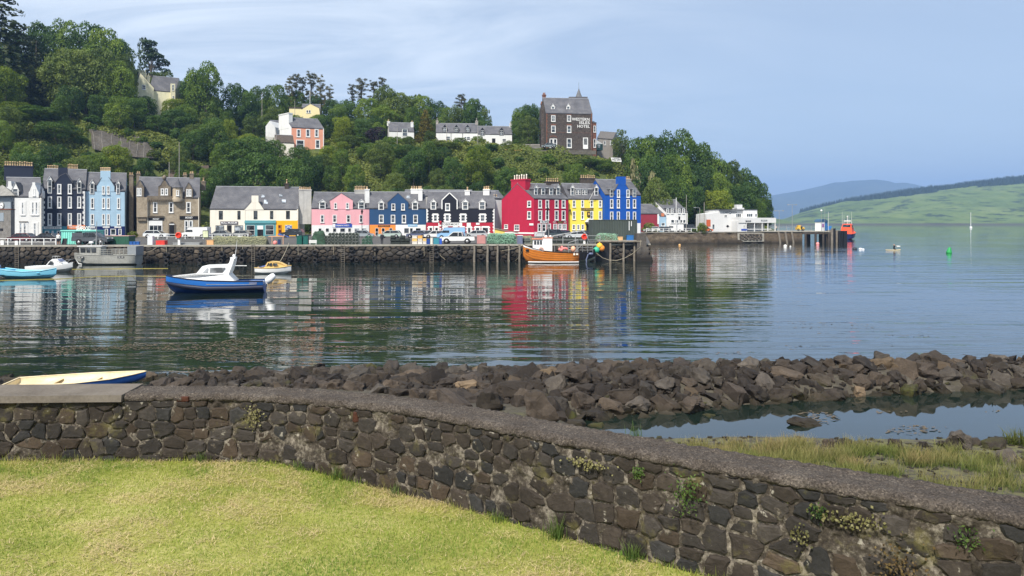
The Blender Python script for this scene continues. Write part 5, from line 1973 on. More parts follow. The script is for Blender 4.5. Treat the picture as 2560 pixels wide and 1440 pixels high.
def at_top(kind,u,vtop,wpx,Y):
 """a tree whose top was measured in the photograph"""
 x=XU(u,Y)
 zt=ZV(vtop,Y)
 zg=terr1(x,Y)
 h=max(2.5,zt-zg)
 w=wpx*Y/FPX
 if kind in ('dark','mid','lime','olive'):
  w=max(w,.60*h)
 for u0,u1,v1,Yh in ((340,438,238,243),(665,810,336,226),(722,802,286,261),(975,1036,335,247),(1090,1281,345,246),(1350,1484,370,232)):
  if Y<Yh and vtop<v1 and not u0-4<u<u1+4:
   w=min(w,2*(min(abs(u-u0),abs(u-u1))+5)*Y/FPX)
 return plant(kind,x,Y,h,w,zg)
for a in (   # feature trees and the skyline
  ('spruce',-10,-75,250,222),('spruce',16,66,70,226),
  ('dark',60,62,95,236),('dark',115,46,110,242),('mid',165,42,120,245),('dark',225,52,120,243),('mid',262,62,90,238),('dark',295,92,70,240),('olive',308,120,50,235),
  ('mid',20,100,90,222),('lime',15,155,110,206),('spruce',88,92,70,222),('olive',160,118,130,222),('olive',215,110,130,226),('olive',270,108,110,228),('mid',300,150,90,226),
  ('cypress',376,92,118,262),('olive',405,168,76,258),('dark',330,165,40,262),
  ('mid',515,152,105,246),('dark',490,170,70,250),('dark',460,198,50,255),('dark',590,203,75,256),('mid',645,211,55,262),('airy',655,214,45,266),('mid',690,204,70,266),('dark',620,225,60,256),
  ('pine',722,186,44,276),('pine',742,182,44,280),('pine',776,178,56,278),('pine',801,184,40,276),('pine',822,208,42,274),('pine',758,190,44,284),('dark',745,222,60,280),('dark',790,235,60,276),('dark',828,245,56,270),('mid',720,232,60,276),
  ('pine',905,190,58,272),('pine',880,205,40,275),('pine',933,200,44,274),('pine',955,187,42,272),('olive',965,210,80,268),
  ('dark',868,245,75,264),('mid',845,262,60,256),('mid',920,240,90,262),('olive',1000,222,110,266),('mid',1050,232,90,268),('airy',1052,226,40,272),('dark',1090,246,70,270),('mid',1115,262,50,264),('mid',960,260,90,258),('olive',1010,262,70,262),
  ('olive',900,292,110,244),('mid',1030,262,50,258),
  ('pine',1154,230,56,268),('dark',1185,240,64,266),('dark',1172,262,60,262),('airy',1214,264,36,264),('olive',1140,262,40,262),('dark',1205,285,40,260),
  ('dark',1318,252,80,256),('mid',1300,266,60,252),('mid',1338,262,46,258),('dark',1296,300,36,250),
  ('golden',1064,272,58,238),('purple',938,312,62,236),
  ('airy',1552,316,46,240),('olive',1548,340,40,244),
  ('mid',1606,334,70,236),('dark',1645,320,90,240),('mid',1700,322,100,244),('mid',1745,345,80,246),('airy',1762,360,50,250),('mid',1785,378,70,248),('olive',1815,390,60,250),('mid',1845,410,70,250),('dark',1876,428,62,250),('mid',1898,452,48,250),('dark',1910,488,26,250),
  ('dark',1630,380,90,226),('mid',1690,375,110,232),('dark',1740,400,90,236),('mid',1795,425,95,238),('dark',1850,450,90,242),('mid',1892,492,56,243),('lime',1790,462,95,231),('dark',1735,460,80,229),('mid',1690,430,80,222),('dark',1840,505,70,238),('mid',1878,522,60,241),
  ('blossom',1589,388,34,228),('blossom',1632,420,46,222),('olive',1640,440,80,216),
  ('mid',930,355,95,222),('olive',880,335,100,232),('lime',860,350,50,226),('dark',1005,358,100,222),('olive',1075,325,90,232),('airy',1080,345,60,224),('olive',1120,370,90,226),('olive',1270,350,36,240),('mid',1195,338,44,243),('olive',1150,355,40,240),
  ('dark',1475,402,70,226),('mid',1510,398,70,226),
  ('dark',90,262,130,205),('dark',140,300,120,198),('mid',30,280,110,200),('lime',40,250,90,204),('dark',440,268,90,226),('dark',395,285,80,222),('dark',530,290,80,226),('lime',570,292,50,224),('lime',290,355,90,194),('mid',250,380,70,190),('lime',120,370,70,190),('dark',600,335,130,212),('dark',655,340,100,212),('mid',560,352,80,210),('dark',650,375,160,198),('dark',570,395,110,197),('dark',735,385,110,198),('mid',690,345,60,215)):
 at_top(*a)
# where nothing may hide the picture's houses: (u0, v0, u1, v1, Y)
GUARD=[(340,180,438,238,243),(665,286,690,336,233),(690,338,735,358,219),(697,286,810,362,226),(722,258,802,286,261),(975,304,1036,340,247),(1090,296,1196,349,246),(1195,316,1281,358,246),(1350,200,1484,374,232),(1484,325,1534,366,240),
   (1262,372,1308,388,226),(1308,360,1352,372,232),(225,322,392,385,208),(420,414,522,446,196),(1518,386,1560,410,226),(1345,368,1400,384,226),(1030,262,1090,330,236),(1450,374,1490,386,228),(1600,508,1722,562,210),(1765,508,1925,580,213)]
SKYL=[(0,60),(50,85),(110,50),(165,46),(230,56),(300,100),(332,180),(440,215),(480,175),(550,175),(600,212),(650,220),(700,210),(840,262),(880,245),(960,215),(1030,235),(1090,255),(1130,285),(1215,290),(1235,330),(1285,330),(1290,265),(1340,265),(1350,330),(1490,345),(1560,360),(1590,345),(1650,328),(1700,330),(1760,375),(1800,392),(1850,422),(1900,470),(1920,520),(2000,560)]
def limit_top(u,wpx,Y,vtop):
 v=max(vtop,max(float(np.interp(q,[a for a,_ in SKYL],[b for _,b in SKYL]))+6 for q in (u,u-wpx*.3,u+wpx*.3)))
 for u0,v0,u1,v1,Yh in GUARD:
  if Y<Yh+2 and u+wpx*.5>u0 and u-wpx*.5<u1 and v<v1:
   v=max(v,v1-1)
 return v
def occupied(x,y,w):
 for _,k,tx,ty,tz,th,tw in TREES:
  if (tx-x)**2+(ty-y)**2<(0.30*(tw+w))**2:
   return True
 return False
rng_t=random.Random(99)
HF=[((722,266),(810,266),235,10)]
FOOT=[]                                                    # house plots on the hill: no trees inside them
for hn in ('coral_house','white_wing','brown_roof_hut','yellow_hill_house','ivory_hill_house','white_hill_cottage','white_hill_terrace','white_hill_terrace.001','stone_hotel','grey_hill_house','hotel_bay','glazed_shelter'):
 o=bpy.data.objects.get(hn)
 q=[v.co for c in o.children for v in c.data.vertices]
 FOOT.append((min(p.x for p in q)+o.location.x-1.5,max(p.x for p in q)+o.location.x+1.5,min(p.y for p in q)+o.location.y-1.5,max(p.y for p in q)+o.location.y+1.5))
def in_house(x,y):
 return any(a<x<b and c<y<d for a,b,c,d in FOOT)
cand=[]
Yv=0
for d in np.arange(4,92,5.2):
 u=-40.0
 while u<1900:
  yb=np.interp(u,TU,TB)
  Y=yb+d+rng_t.uniform(-2,2)
  cand.append((u+rng_t.uniform(-15,15),Y,d))
  u+=5.6*FPX/Y*rng_t.uniform(.8,1.25)
rng_t.shuffle(cand)
for u,Y,d in cand:
 if len(TREES)>520:
  break
 x=XU(u,Y)
 zg=terr1(x,Y)
 if zg<2.4 or in_house(x,Y):
  continue
 scrub=(1130<u<1600 and 6<d<44)or (205<u<500 and 20<d<60 and rng_t.random()<.6)or (560<u<720 and 40<d<60)
 if scrub and rng_t.random()<.88:
  kind='shrub'
  w=rng_t.uniform(2.0,5.5)
  h=w*rng_t.uniform(.5,.85)
 else:
  kind=rng_t.choices(['dark','mid','lime','olive'],[4,4,1.0,2.2])[0]
  w=rng_t.uniform(5.5,10)
  h=w*rng_t.uniform(.95,1.4)
 if occupied(x,Y,w):
  continue
 wpx=w*FPX/Y
 vt=CV-(zg+h-EYE)*FPX/Y
 vl=limit_top(u,wpx,Y,vt)
 h2=ZV(vl,Y)-zg
 if h2<1.0:
  continue
 if h2<h:
  if h2<3.2:
   kind='shrub'
   w=min(w,h2*1.8)
  else:
   w=min(w,h2*1.15)
  h=h2
 plant(kind,x,Y,h,w,zg)
# street shrubs and the little bushes of the front
for kind,u,Y,h,wpx,zg in (('shrub',494,156,2.4,30,2.8),('shrub',1626,206,3.0,42,3.1),('lime',1755,207.0,3.4,30,2.7),('shrub',445,146,1.2,18,2.8),('shrub',1735,206.8,1.4,24,3.0),('shrub',332,150,1.6,24,2.8)):
 plant(kind,XU(u,Y),Y,h,wpx*Y/FPX,zg)
for u,v,wpx in ((230,384,28),(300,398,30),(370,404,32),(240,318,26),(330,330,28),(366,346,26),(396,386,34),(213,345,34)):
 for Y in np.arange(176,240,1.0):
  x=XU(u,Y)
  if CV-(terr1(x,Y)-EYE)*FPX/Y<v+6:
   w=wpx*Y/FPX
   plant('shrub',x,Y-2.2,w*.8,w,terr1(x,Y-2.2))
   break
LAND=[('ivory hill villa',390,220),('coral hillside house',740,330),('yellow hill bungalow',765,275),('white hill cottage',1005,325),('white terrace cottages',1185,335),('stone hotel',1420,310),('navy tenement',160,470),('pale blue tenement',262,470),('sandstone house',420,470),('museum building',620,480),('pink house',850,490),('slate blue house',995,490),('black house',1150,490),('crimson house',1330,470),('yellow hotel',1467,470),('royal blue house',1560,470),('white dormer house',1690,520),('white harbour cafe',1850,540),('netted cliff',310,355),('clock tower',5,470),('yellow fence panel',1285,380)]
ORD=['','second ','third ','fourth ','fifth ','sixth ','seventh ','eighth ','ninth ','tenth ','eleventh ','twelfth ','thirteenth ','fourteenth ','fifteenth ','sixteenth ','seventeenth ','eighteenth ','nineteenth ','twentieth ']
def place_words(items,land):
 """items: (obj, desc, u, v) -> a label that names the nearest landmark, the side and the rank on that side"""
 by={}
 for o,desc,u,v in items:
  nm,lu,lv=min(land,key=lambda l:(l[1]-u)**2+1.4*(l[2]-v)**2)
  du,dv=u-lu,v-lv
  if abs(dv)>2.2*abs(du):
   side='above' if dv<0 else 'below'
  elif abs(du)>2.2*abs(dv):
   side='left of' if du<0 else 'right of'
  else:
   side=('above and ' if dv<0 else 'below and ')+('left of' if du<0 else 'right of')
  by.setdefault((desc,side,nm),[]).append((du*du+dv*dv,o))
 for (desc,side,nm),l in by.items():
  l.sort(key=lambda t:t[0])
  for i,(_,o)in enumerate(l):
   if len(l)==1:
    o['label']=f'{desc} {side} the {nm}'
   else:
    o['label']=f'{desc} {side} the {nm}, {ORD[min(i, 19)]}nearest it'
place_words([(t[0],TREE_DESC[t[1]],*UV((t[2],t[3],t[4]+t[5]*.6)))for t in TREES],LAND)
for t in TREES:
 t[0]['category']='shrub' if t[1]in ('shrub','blossom')else 'tree'
 t[0]['group']='shrubs on the wooded hillside' if t[1]in ('shrub','blossom')else 'trees on the wooded hillside'
# bracken, brambles and saplings between the trees: one mass nobody could count
N_=220000
u=NR.uniform(-60,1920,N_)
d=NR.uniform(1,92,N_)
Y=np.interp(u,TU,TB)+d
X=(u-CU)*Y/FPX
den_=fbm(X,Y,6,3,12)
ok=(den_>-0.55)&(terr(X,Y)>2.3)
for a,b,c,dd in FOOT:
 ok&=~((X>a)&(X<b)&(Y>c)&(Y<dd))
for u0,v0,u1,v1,Yh in GUARD[12:14]:
 ok&=~((u>u0-6)&(u<u1+6)&(Y<Yh+1)&(Y>Yh-9))
X,Y,den_=X[ok],Y[ok],den_[ok]
hgt=np.clip(den_+.45,0,1.2)*1.9
Z=terr(X,Y)+NR.uniform(.05,1,len(X))*hgt+.05
nr=np.stack([NR.normal(0,.6,len(X)),NR.normal(-.35,.6,len(X)),np.full(len(X),.8)],1)
nr /= np.linalg.norm(nr,axis=1,keepdims=True)
co,f=leaf_quads(np.stack([X,Y,Z],1),nr,NR.uniform(.16,.42,len(X)),NR)
me=bpy.data.meshes.new('undergrowth')
np_mesh(me,co,f)
tn=np.clip(.5+.35*fbm(X,Y,11,3,30)+NR.normal(0,.18,len(X)),0,1)
vcol(me,np.repeat(tn,4)[:,None]*np.ones((1,3)))
me.materials.append(LM['scrub'])
ug=bpy.data.objects.new('undergrowth',me)
COL.objects.link(ug)
tag(ug,'tangle of bracken and brambles covering the hillside between the trees','undergrowth',kind='stuff')
# netted cliff, brown retaining wall, hotel terrace walls, fence panel
def drape(name,uv,mat,lift,label,cat,nu=24,nv=8,kind=None):
 """a rock face standing on the slope: each of its corner rays is met with the hillside, then lifted off it"""
 def hit(u,v):
  lo,hi=150.0,300.0
  for Yt_ in np.linspace(150,300,200):
   if terr1(XU(u,Yt_),Yt_)>ZV(v,Yt_):
    hi=Yt_
    break
  return P(u,v,hi-lift)
 top,bot=uv
 V,F_=[],[]
 for i in range(nu+1):
  a=i/nu
  tu,tv=np.interp(a,np.linspace(0,1,len(top)),[t[0]for t in top]),np.interp(a,np.linspace(0,1,len(top)),[t[1]for t in top])
  bu,bv=np.interp(a,np.linspace(0,1,len(bot)),[t[0]for t in bot]),np.interp(a,np.linspace(0,1,len(bot)),[t[1]for t in bot])
  p0,p1=hit(tu,tv),hit(bu,bv)
  p1.y=min(p1.y,p0.y)
  for j in range(nv+1):
   p=p0.lerp(p1,j/nv)
   p.y+=.9*mnoise.noise(Vector((p.x*.25,p.z*.4,1)))+.4*mnoise.noise(Vector((p.x*.9,p.z*.9,1)))
   V.append(p)
 b0=len(V)
 for i in range(nu+1):                                   # a lip running back into the hill
  p=V[i*(nv+1)]
  V.append(Vector((p.x,p.y+lift+6,p.z-.3)))
 for i in range(nu):
  for j in range(nv):
   a=i*(nv+1)+j
   F_.append((a,a+1,a+nv+2,a+nv+1))
  F_.append((b0+i,i*(nv+1),(i+1)*(nv+1),b0+i+1))
 root=thing(name,label,cat,V[nv])
 m=MB()
 m.add(V,[f[::-1]for f in F_],0,True)
 m.build('rock_face',mat,root)
 return root,V,nv
CLIFF=rough_mat('cliff_rock',[(0.3,(.03,.027,.022)),(.5,(.085,.075,.062)),(.75,(.17,.155,.135))],.3,.5,.95,2.2)
cl_,cvv,cnv=drape('netted_cliff',([(225,322),(262,328),(300,330),(340,336),(362,352),(388,384)],[(232,372),(262,380),(300,384),(330,392),(360,394),(392,396)]),CLIFF,1.6,'grey rock cliff held by vertical netting cables on the left hillside','cliff')
for i in range(1,24,3):
 m=MB()
 m.tube([cvv[i*(cnv+1)+j]+Vector((0,-.15,0))for j in range(cnv+1)],.035,4)
 m.build('cable',GREYH,cl_)
drape('retaining_wall',([(420,424),(470,418),(522,413)],[(420,446),(470,448),(522,446)]),rough_mat('brown_masonry',[(0.3,(.05,.038,.03)),(.7,(.13,.10,.08))],.8,.1),2.0,'brown retaining wall with a pale top behind the sandstone house','wall',10,4)
drape('terrace_wall',([(1484,374),(1520,380),(1560,388)],[(1484,386),(1520,402),(1560,412)]),rough_mat('terrace_rubble',[(0.3,(.06,.055,.045)),(.7,(.18,.165,.14))],.8,.12),1.5,'stone terrace wall on the slope right of the stone hotel','wall',10,4)
WS=thing('welcome_banner','white torn banner hanging on the terrace wall below the hotel','banner',P(1540,405,224))
fw=Facade((1526,223),(1556,222.6))
m=MB()
m.prism([fw.p(*fw.sz(1527,394)),fw.p(*fw.sz(1552,395)),fw.p(*fw.sz(1554,404.5)),fw.p(*fw.sz(1530,403.5))],Vector((fw.n.x,fw.n.y,0))*.06)
fix_normals(m.build('banner_sheet',WHITE,WS))
text_on(fw,*fw.sz(1541,399.3),.09,.8,'WESTERN',BLACKT,WS,2.6,.02)
fe=thing('fence_panel','new yellow timber fence panels on the slope left of the stone hotel','fence',P(1284,388,227))
ffc=Facade((1262,227),(1307,227.5))
for i in range(4):
 a,b=1262.3+i*11.1,1262.3+(i+1)*11.1-.5
 t0,z1=ffc.sz(a,373)
 t1,z0=ffc.sz(b,389)
 for k in range(3):
  m=MB()
  ffc.box(m,t0+(t1-t0)*k/3+.01,t0+(t1-t0)*(k+1)/3-.01,z0,z1,0,.06)
  m.build('plank',paint('new_timber','#cfa868',.8,.12,2),fe)
gr_=thing('guard_rail','pale parapet and rail of the road left of the stone hotel','railing',P(1308,366,236))
fg2=Facade((1307,236),(1350,236))
for v0,v1 in ((360.5,362.5),(364,366)):
 pbox('rail',GREYH,fg2,1307,v0,1350,v1,0,.1,gr_)
pbox('parapet',GREYST,fg2,1307,367,1352,378,-.5,0,gr_)
gw_=thing('garden_wall','low rubble garden wall in front of the stone hotel','wall',P(1390,384,228))
fg3=Facade((1352,228.5),(1490,229.5))
pbox('wall_body',rough_mat('terrace_rubble',[(0,(0,0,0))],1,1),fg3,1352,375.5,1490,386,-.5,0,gw_)
# ------------------------------------------------------------------ boats
def mover(name,label,cat,loc,rz=0.0,group=None,kx=1.0):
 o=bpy.data.objects.new(name,None)
 COL.objects.link(o)
 o.location=loc
 o.rotation_euler=(0,0,rz)
 tag(o,label,cat,group)
 return o
def part(m,name,mats,parent,fix=True):
 o=m.build(name,mats,parent,org=(0,0,0))
 o.location=(0,0,0)
 if fix:
  fix_normals(o)
 return o
def hull(st,ns=5):
 """stations (x, half beam sheer, z sheer, half beam chine, z chine, z keel) -> (topsides, bottom, deck edge line)"""
 top,bot=MB(),MB()
 for s in (-1,1):
  V=[]
  for x,b,zs,bc,zc,zk in st:
   V.append([(x,s*b,zs),(x,s*(b*.55+bc*.45+.03),(zs*.55+zc*.45)),(x,s*bc,zc),(x,s*bc*.55,(zc*.45+zk*.55)-.02),(x,0,zk)])
  for i in range(len(st)-1):
   for j in range(4):
    (top if j<2 else bot).add([V[i][j],V[i+1][j],V[i+1][j+1],V[i][j+1]],[(0,1,2,3)],0,True)
 for k in (0,-1):
  x,b,zs,bc,zc,zk=st[k]
  if b>.2:
   top.poly([(x,-b,zs),(x,-(b*.55+bc*.45+.03),zs*.55+zc*.45),(x,-bc,zc),(x,0,zk),(x,bc,zc),(x,(b*.55+bc*.45+.03),zs*.55+zc*.45),(x,b,zs)])
 return top,bot
def rail_line(st,dz=0.0,k=1.0,idx=(1,2),s=-1):
 return [(p[0],s*p[idx[0]]*k,p[idx[1]]+dz)for p in st]
def sheet_between(m,st,dz,k=1.0,mi=0):
 for i in range(len(st)-1):
  a,b=st[i],st[i+1]
  m.add([(a[0],-a[1]*k,a[2]+dz),(b[0],-b[1]*k,b[2]+dz),(b[0],b[1]*k,b[2]+dz),(a[0],a[1]*k,a[2]+dz)],[(0,1,2,3)],mi)
def cabin(m,prof,y0,y1,mi=0):
 """profile in x,z carried across from -y0 to y1, narrowing with height by the third value"""
 a=[(x,-y0*k,z)for x,z,k in prof]
 b=[(x,y1*k,z)for x,z,k in prof]
 n=len(a)
 m.poly(a,mi)
 m.poly(b[::-1],mi)
 m.add(a+b,[(i,(i+1)%n,(i+1)%n+n,i+n)for i in range(n)],mi)
def plate(m,pts,y,t=.02,mi=0):
 m.prism([(x,y,z)for x,z in pts],(0,-t if y<0 else t,0),mi)
GEL=paint('white_gelcoat',(.80,.80,.79),.25,.03,spec=.5)
HBLUE=paint('rib_hull_blue','#123d80',.3,.08,spec=.5)
TBLUE=paint('rib_topside_blue','#1f65b2',.3,.08,spec=.5)
NAVYF=paint('fender_navy','#1a2036',.5,.1)
GREYL=paint('fender_grey_line','#6b7490',.5,.1)
st=[(-4.22,.04,1.52,.03,.95,.90),(-3.95,.34,1.49,.26,.85,.40),(-3.4,.78,1.41,.62,.76,-.08),(-2.3,1.14,1.26,1.08,.60,-.3),(-.6,1.28,1.09,1.28,.42,-.35),(1.8,1.28,1.0,1.28,.41,-.35),(4.18,1.2,.98,1.22,.45,-.3)]
rib=mover('blue_cabin_boat','blue hulled cabin boat with white wheelhouse and tilted white outboard','boat',(XU(541,63.3),63.3,0),math.radians(11))
rib.scale=(.95,.95,.97)
t_,b_=hull(st)
part(t_,'topsides',TBLUE,rib)
part(b_,'bottom',HBLUE,rib)
m=MB()
sheet_between(m,st,-.10,.97)
part(m,'deck',GEL,rib,False)
for s in (-1,1):
 m=MB()
 pl_=rail_line(st,0.02,1.06,(3,4),s)
 m.tube(pl_,[.08,.13,.17,.20,.20,.20,.19],8)
 f=part(m,'fender_band',NAVYF,rib,False)
 for dz,dy in ((.10,.13),(0,.17),(-.10,.13)):
  m2=MB()
  m2.tube([(x,y+s*dy*min(1,abs(y)*1.5),z+dz*min(1,abs(y)*1.5))for x,y,z in pl_],.013,4)
  part(m2,'rubbing_line',GREYL,f,False)
 m=MB()
 m.tube(rail_line(st,.02,1.01,(1,2),s),.05,6)
 part(m,'gunwale',NAVYF,rib,False)
 m=MB()
 m.tube([(x,y*1.035,z)for x,y,z in [(-.6,s*1.28,.80),(1.8,s*1.29,.73),(3.6,s*1.24,.73)]],.02,4)
 part(m,'grab_line',STEEL,rib,False)
m=MB()
cabin(m,[(-3.75,1.46,.20),(-3.2,1.52,.55),(-1.55,1.66,.95),(-1.02,2.33,.84),(-.8,2.40,.82),(1.0,2.44,.80),(1.22,2.60,.78),(1.34,2.98,.74),(1.66,2.98,.74),(1.52,2.35,.8),(1.22,1.62,.95),(1.75,1.02,1.02),(-1.5,1.0,1.02),(-3.2,1.28,.60),(-3.75,1.36,.22)],1.08,1.08)
cab=part(m,'wheelhouse',GEL,rib)
for s in (-1,1):
 y=s*.985
 for pts,nm in (([(-.98,1.76),(-.52,1.76),(-.52,2.20),(-.60,2.20)],'side_window'),([(-.36,1.76),(.72,1.76),(.95,2.22),(-.36,2.22)],'side_window')):
  m=MB()
  plate(m,pts,y,.025)
  part(m,nm,glass_mat('boat_glass',(.10,.105,.11),.15),cab)
m=MB()
m.prism([(-1.50,-.72,1.74),(-1.50,.72,1.74),(-1.10,.66,2.25),(-1.10,-.66,2.25)],(-.05,0,.03))
part(m,'windscreen',DARKGLASS,cab)
m=MB()
m.box(1.26,1.72,-.5,.5,2.98,3.08)
m.ball((1.5,0,3.2),.13,8)
part(m,'radar_arch',GEL,cab)
m=MB()
m.tube([(1.55,.3,3.0),(1.72,.3,4.55)],[.03,.012],5)
part(m,'whip_aerial',GEL,cab,False)
m=MB()
m.tube([(1.4,-.6,2.35),(2.7,-.6,2.33)],.03,5)
part(m,'boathook',GEL,cab,False)
ob_=MB()
M=Matrix.Translation((4.45,0,.95))@Matrix.Rotation(math.radians(48),4,'Y')
ob_.lathe([(.02,.80),(.16,.78),(.26,.6),(.30,.2),(.26,-.1),(.14,-.2)],10,M@Matrix.Diagonal((1.1,.75,1,1)))
eng=part(ob_,'outboard_motor',GEL,rib)
m=MB()
m.box(-.14,.14,-.10,.10,-.78,-.12,0,M)
m.box(-.1,.42,-.03,.03,-.82,-.74,0,M)
m.lathe([(.02,-1.12),(.09,-1.0),(.1,-.85),(.06,-.7)],8,M)
part(m,'drive_leg',GEL,eng)
m=MB()
for k in range(3):
 Mk=M@Matrix.Translation((.25,0,-.98))@Matrix.Rotation(k*2.094,4,'X')
 m.box(-.03,.03,-.05,.05,.02,.20,0,Mk)
p_=part(m,'propeller',BLACK,eng)
p_['kind']='stuff'
m=MB()
m.box(3.0,3.65,-1.30,-1.275,.72,.92)
part(m,'name_patch',GREYL,rib)
# yellow topped cabin boat
st=[(-2.0,.62,.70,.55,.22,-.15),(-1.0,.80,.66,.74,.18,-.22),(.4,.80,.68,.7,.20,-.22),(1.3,.55,.78,.42,.28,-.12),(2.02,.04,.92,.03,.35,.25)]
yb_=mover('yellow_cabin_boat','small white cabin boat with yellow cabin and blue tarpaulin by the quay','boat',(XU(684,86),86,0),math.radians(3))
t_,b_=hull(st)
part(t_,'topsides',GEL,yb_)
part(b_,'bottom',GEL,yb_)
m=MB()
sheet_between(m,st,-.05)
part(m,'deck',GEL,yb_,False)
YGEL=paint('buff_yellow_gelcoat','#dcb872',.4,.06)
for s in (-1,1):
 m=MB()
 m.tube(rail_line(st,.02,1.02,(1,2),s),.05,6)
 part(m,'gunwale',YGEL,yb_,False)
m=MB()
cabin(m,[(-.95,.68,1),(-.55,1.36,.82),(-.2,1.46,.78),(.55,1.42,.76),(.85,1.30,.76),(1.55,.98,.5),(1.6,.82,.5)],.68,.68)
c_=part(m,'cuddy',YGEL,yb_)
for s in (-1,1):
 for pts in ([(-.62,.92),(-.48,.92),(-.30,1.28),(-.44,1.28)],[(-.36,.92),(-.02,.92),(-.02,1.28),(-.2,1.28)],[(.10,.94),(.62,.94),(.58,1.22),(.10,1.26)]):
  m=MB()
  plate(m,pts,s*.62,.03)
  part(m,'side_window',GLASS,c_)
m=MB()
TARP=paint('blue_tarpaulin','#3f5b9a',.6,.2,3)
V,F_=[],[]
for i in range(9):
 for j in range(5):
  x=-1.95+1.3*i/8
  y=-.66+1.32*j/4
  V.append((x,y,.70+.42*(i/8)**1.2*(1-abs(j-2)/4)+.05*mnoise.noise(Vector((x*4,y*4,0)))))
for i in range(8):
 for j in range(4):
  F_.append((i*5+j,(i+1)*5+j,(i+1)*5+j+1,i*5+j+1))
m.add(V,F_,0,True)
part(m,'tarpaulin',TARP,yb_,False)
m=MB()
m.tube([(1.75,.0,.95),(1.75,0,1.3)],.02,5)
part(m,'bow_post',GEL,yb_,False)
# pale blue rowing boat
st=[(-3.0,.62,1.02,.5,.45,.1),(-1.8,.92,.84,.82,.30,-.1),(0,1.02,.72,.92,.24,-.15),(1.8,.78,.78,.66,.30,-.1),(2.7,.30,.95,.24,.40,.05),(3.05,.03,1.04,.02,.5,.35)]
rb_=mover('blue_rowing_boat','open pale turquoise wooden boat afloat at the left edge','boat',(XU(71,79.5),79.5,0),math.radians(-2))
CYAN=paint('turquoise_hull_paint','#7cc4de',.4,.06)
t_,b_=hull(st)
part(t_,'topsides',CYAN,rb_)
part(b_,'bottom',CYAN,rb_)
m=MB()
sheet_between(m,[(x,b*.92,.40,0,0,0)for x,b,*_ in st],0)
part(m,'floor_boards',paint('boat_floor','#6aa4b8',.7,.1),rb_,False)
for s in (-1,1):
 m=MB()
 m.tube(rail_line(st,.02,1.02,(1,2),s),.045,6)
 part(m,'gunwale',paint('gunwale_cyan','#9fd8ea',.4),rb_,False)
for x in (-1.5,.1,1.6):
 m=MB()
 m.box(x-.14,x+.14,-.86,.86,.56,.61)
 part(m,'thwart',CYAN,rb_)
m=MB()
m.box(-2.95,-1.95,-.72,.72,.78,.90)
part(m,'stern_locker',CYAN,rb_)
m=MB()
m.lathe([(.02,1.5),(.14,1.48),(.16,1.2),(.1,1.1)],8,Matrix.Translation((-3.2,0,-.1)))
m.box(-3.26,-3.14,-.06,.06,-.1,1.1)
part(m,'outboard_motor',GREYL,rb_)
# white cabin cruiser behind it
st=[(-2.5,.85,.72,.8,.25,-.15),(-1,.98,.74,.9,.25,-.2),(.8,.92,.80,.8,.28,-.2),(2.0,.5,.98,.38,.4,-.05),(2.65,.03,1.18,.03,.6,.5)]
wb_=mover('white_cabin_boat','white cabin cruiser moored behind the pale turquoise boat','boat',(XU(126,89),89,0),math.radians(2))
t_,b_=hull(st)
part(t_,'topsides',GEL,wb_)
part(b_,'bottom',paint('grey_antifoul','#c8c4bc',.5),wb_)
m=MB()
sheet_between(m,st,-.05)
part(m,'deck',GEL,wb_,False)
m=MB()
cabin(m,[(-.15,.7,1),(.18,1.25,.85),(.55,1.58,.72),(1.05,1.58,.72),(1.4,1.25,.8),(2.0,.98,.55),(1.9,.8,.55)],.8,.8)
c_=part(m,'cuddy',GEL,wb_)
for s in (-1,1):
 m=MB()
 plate(m,[(.05,.88),(.75,.88),(.70,1.30),(.42,1.34)],s*.72,.03)
 part(m,'side_window',DARKGLASS,c_)
for k in range(3):
 m=MB()
 m.prism([(1.12+k*0,-.50+k*.36,1.52),(1.12,-.22+k*.36,1.52),(1.42,-.22+k*.36,1.26),(1.42,-.50+k*.36,1.26)],(.04,0,.03))
 part(m,'front_window',GREYL,c_)
m=MB()
for p,q in (((.4,-.3,1.6),(.4,-.3,1.9)),((.4,.3,1.6),(.4,.3,1.9)),((1.0,-.3,1.6),(1.0,-.3,1.85)),((.4,-.3,1.9),(1.0,-.3,1.85)),((.4,.3,1.9),(1.0,.3,1.85)),((.4,-.3,1.9),(.4,.3,1.9))):
 m.tube([p,q],.025,4)
part(m,'roof_rack',STEEL,c_,False)
m=MB()
pts_=[(1.5,-.68,1.05),(2.1,-.45,1.45),(2.75,0,1.55),(2.1,.45,1.45),(1.5,.68,1.05)]
m.tube(pts_,.025,5)
part(m,'pulpit',STEEL,wb_,False)
# grey workboat
ALU=rough_mat('weathered_aluminium',[(.3,(.20,.20,.18)),(.55,(.36,.36,.33)),(.75,(.50,.50,.46))],.8,.01,.55,5)
st=[(-4.4,.10,1.62,.05,.9,.8),(-3.6,.9,1.52,.55,.5,-.1),(-2.4,1.35,1.42,1.1,.25,-.3),(0,1.45,1.32,1.35,.2,-.3),(3.0,1.45,1.34,1.35,.2,-.3),(4.25,1.4,1.40,1.3,.2,-.2)]
gb=mover('grey_workboat','weathered grey metal workboat with a small wheelhouse lying at the quay','boat',(XU(271,104.8),104.6,0),math.radians(6))
t_,b_=hull(st)
part(t_,'topsides',ALU,gb)
part(b_,'bottom',ALU,gb)
m=MB()
sheet_between(m,st,-.35,.97)
part(m,'deck',ALU,gb,False)
m=MB()
cabin(m,[(-3.25,1.2,1),(-3.45,2.55,.95),(-.55,2.62,.95),(-.55,1.2,1)],.95,.95)
wh=part(m,'wheelhouse',ALU,gb)
m=MB()
m.box(-3.65,-.4,-1.0,1.0,2.56,2.66)
part(m,'wheelhouse_roof',GEL,wh)
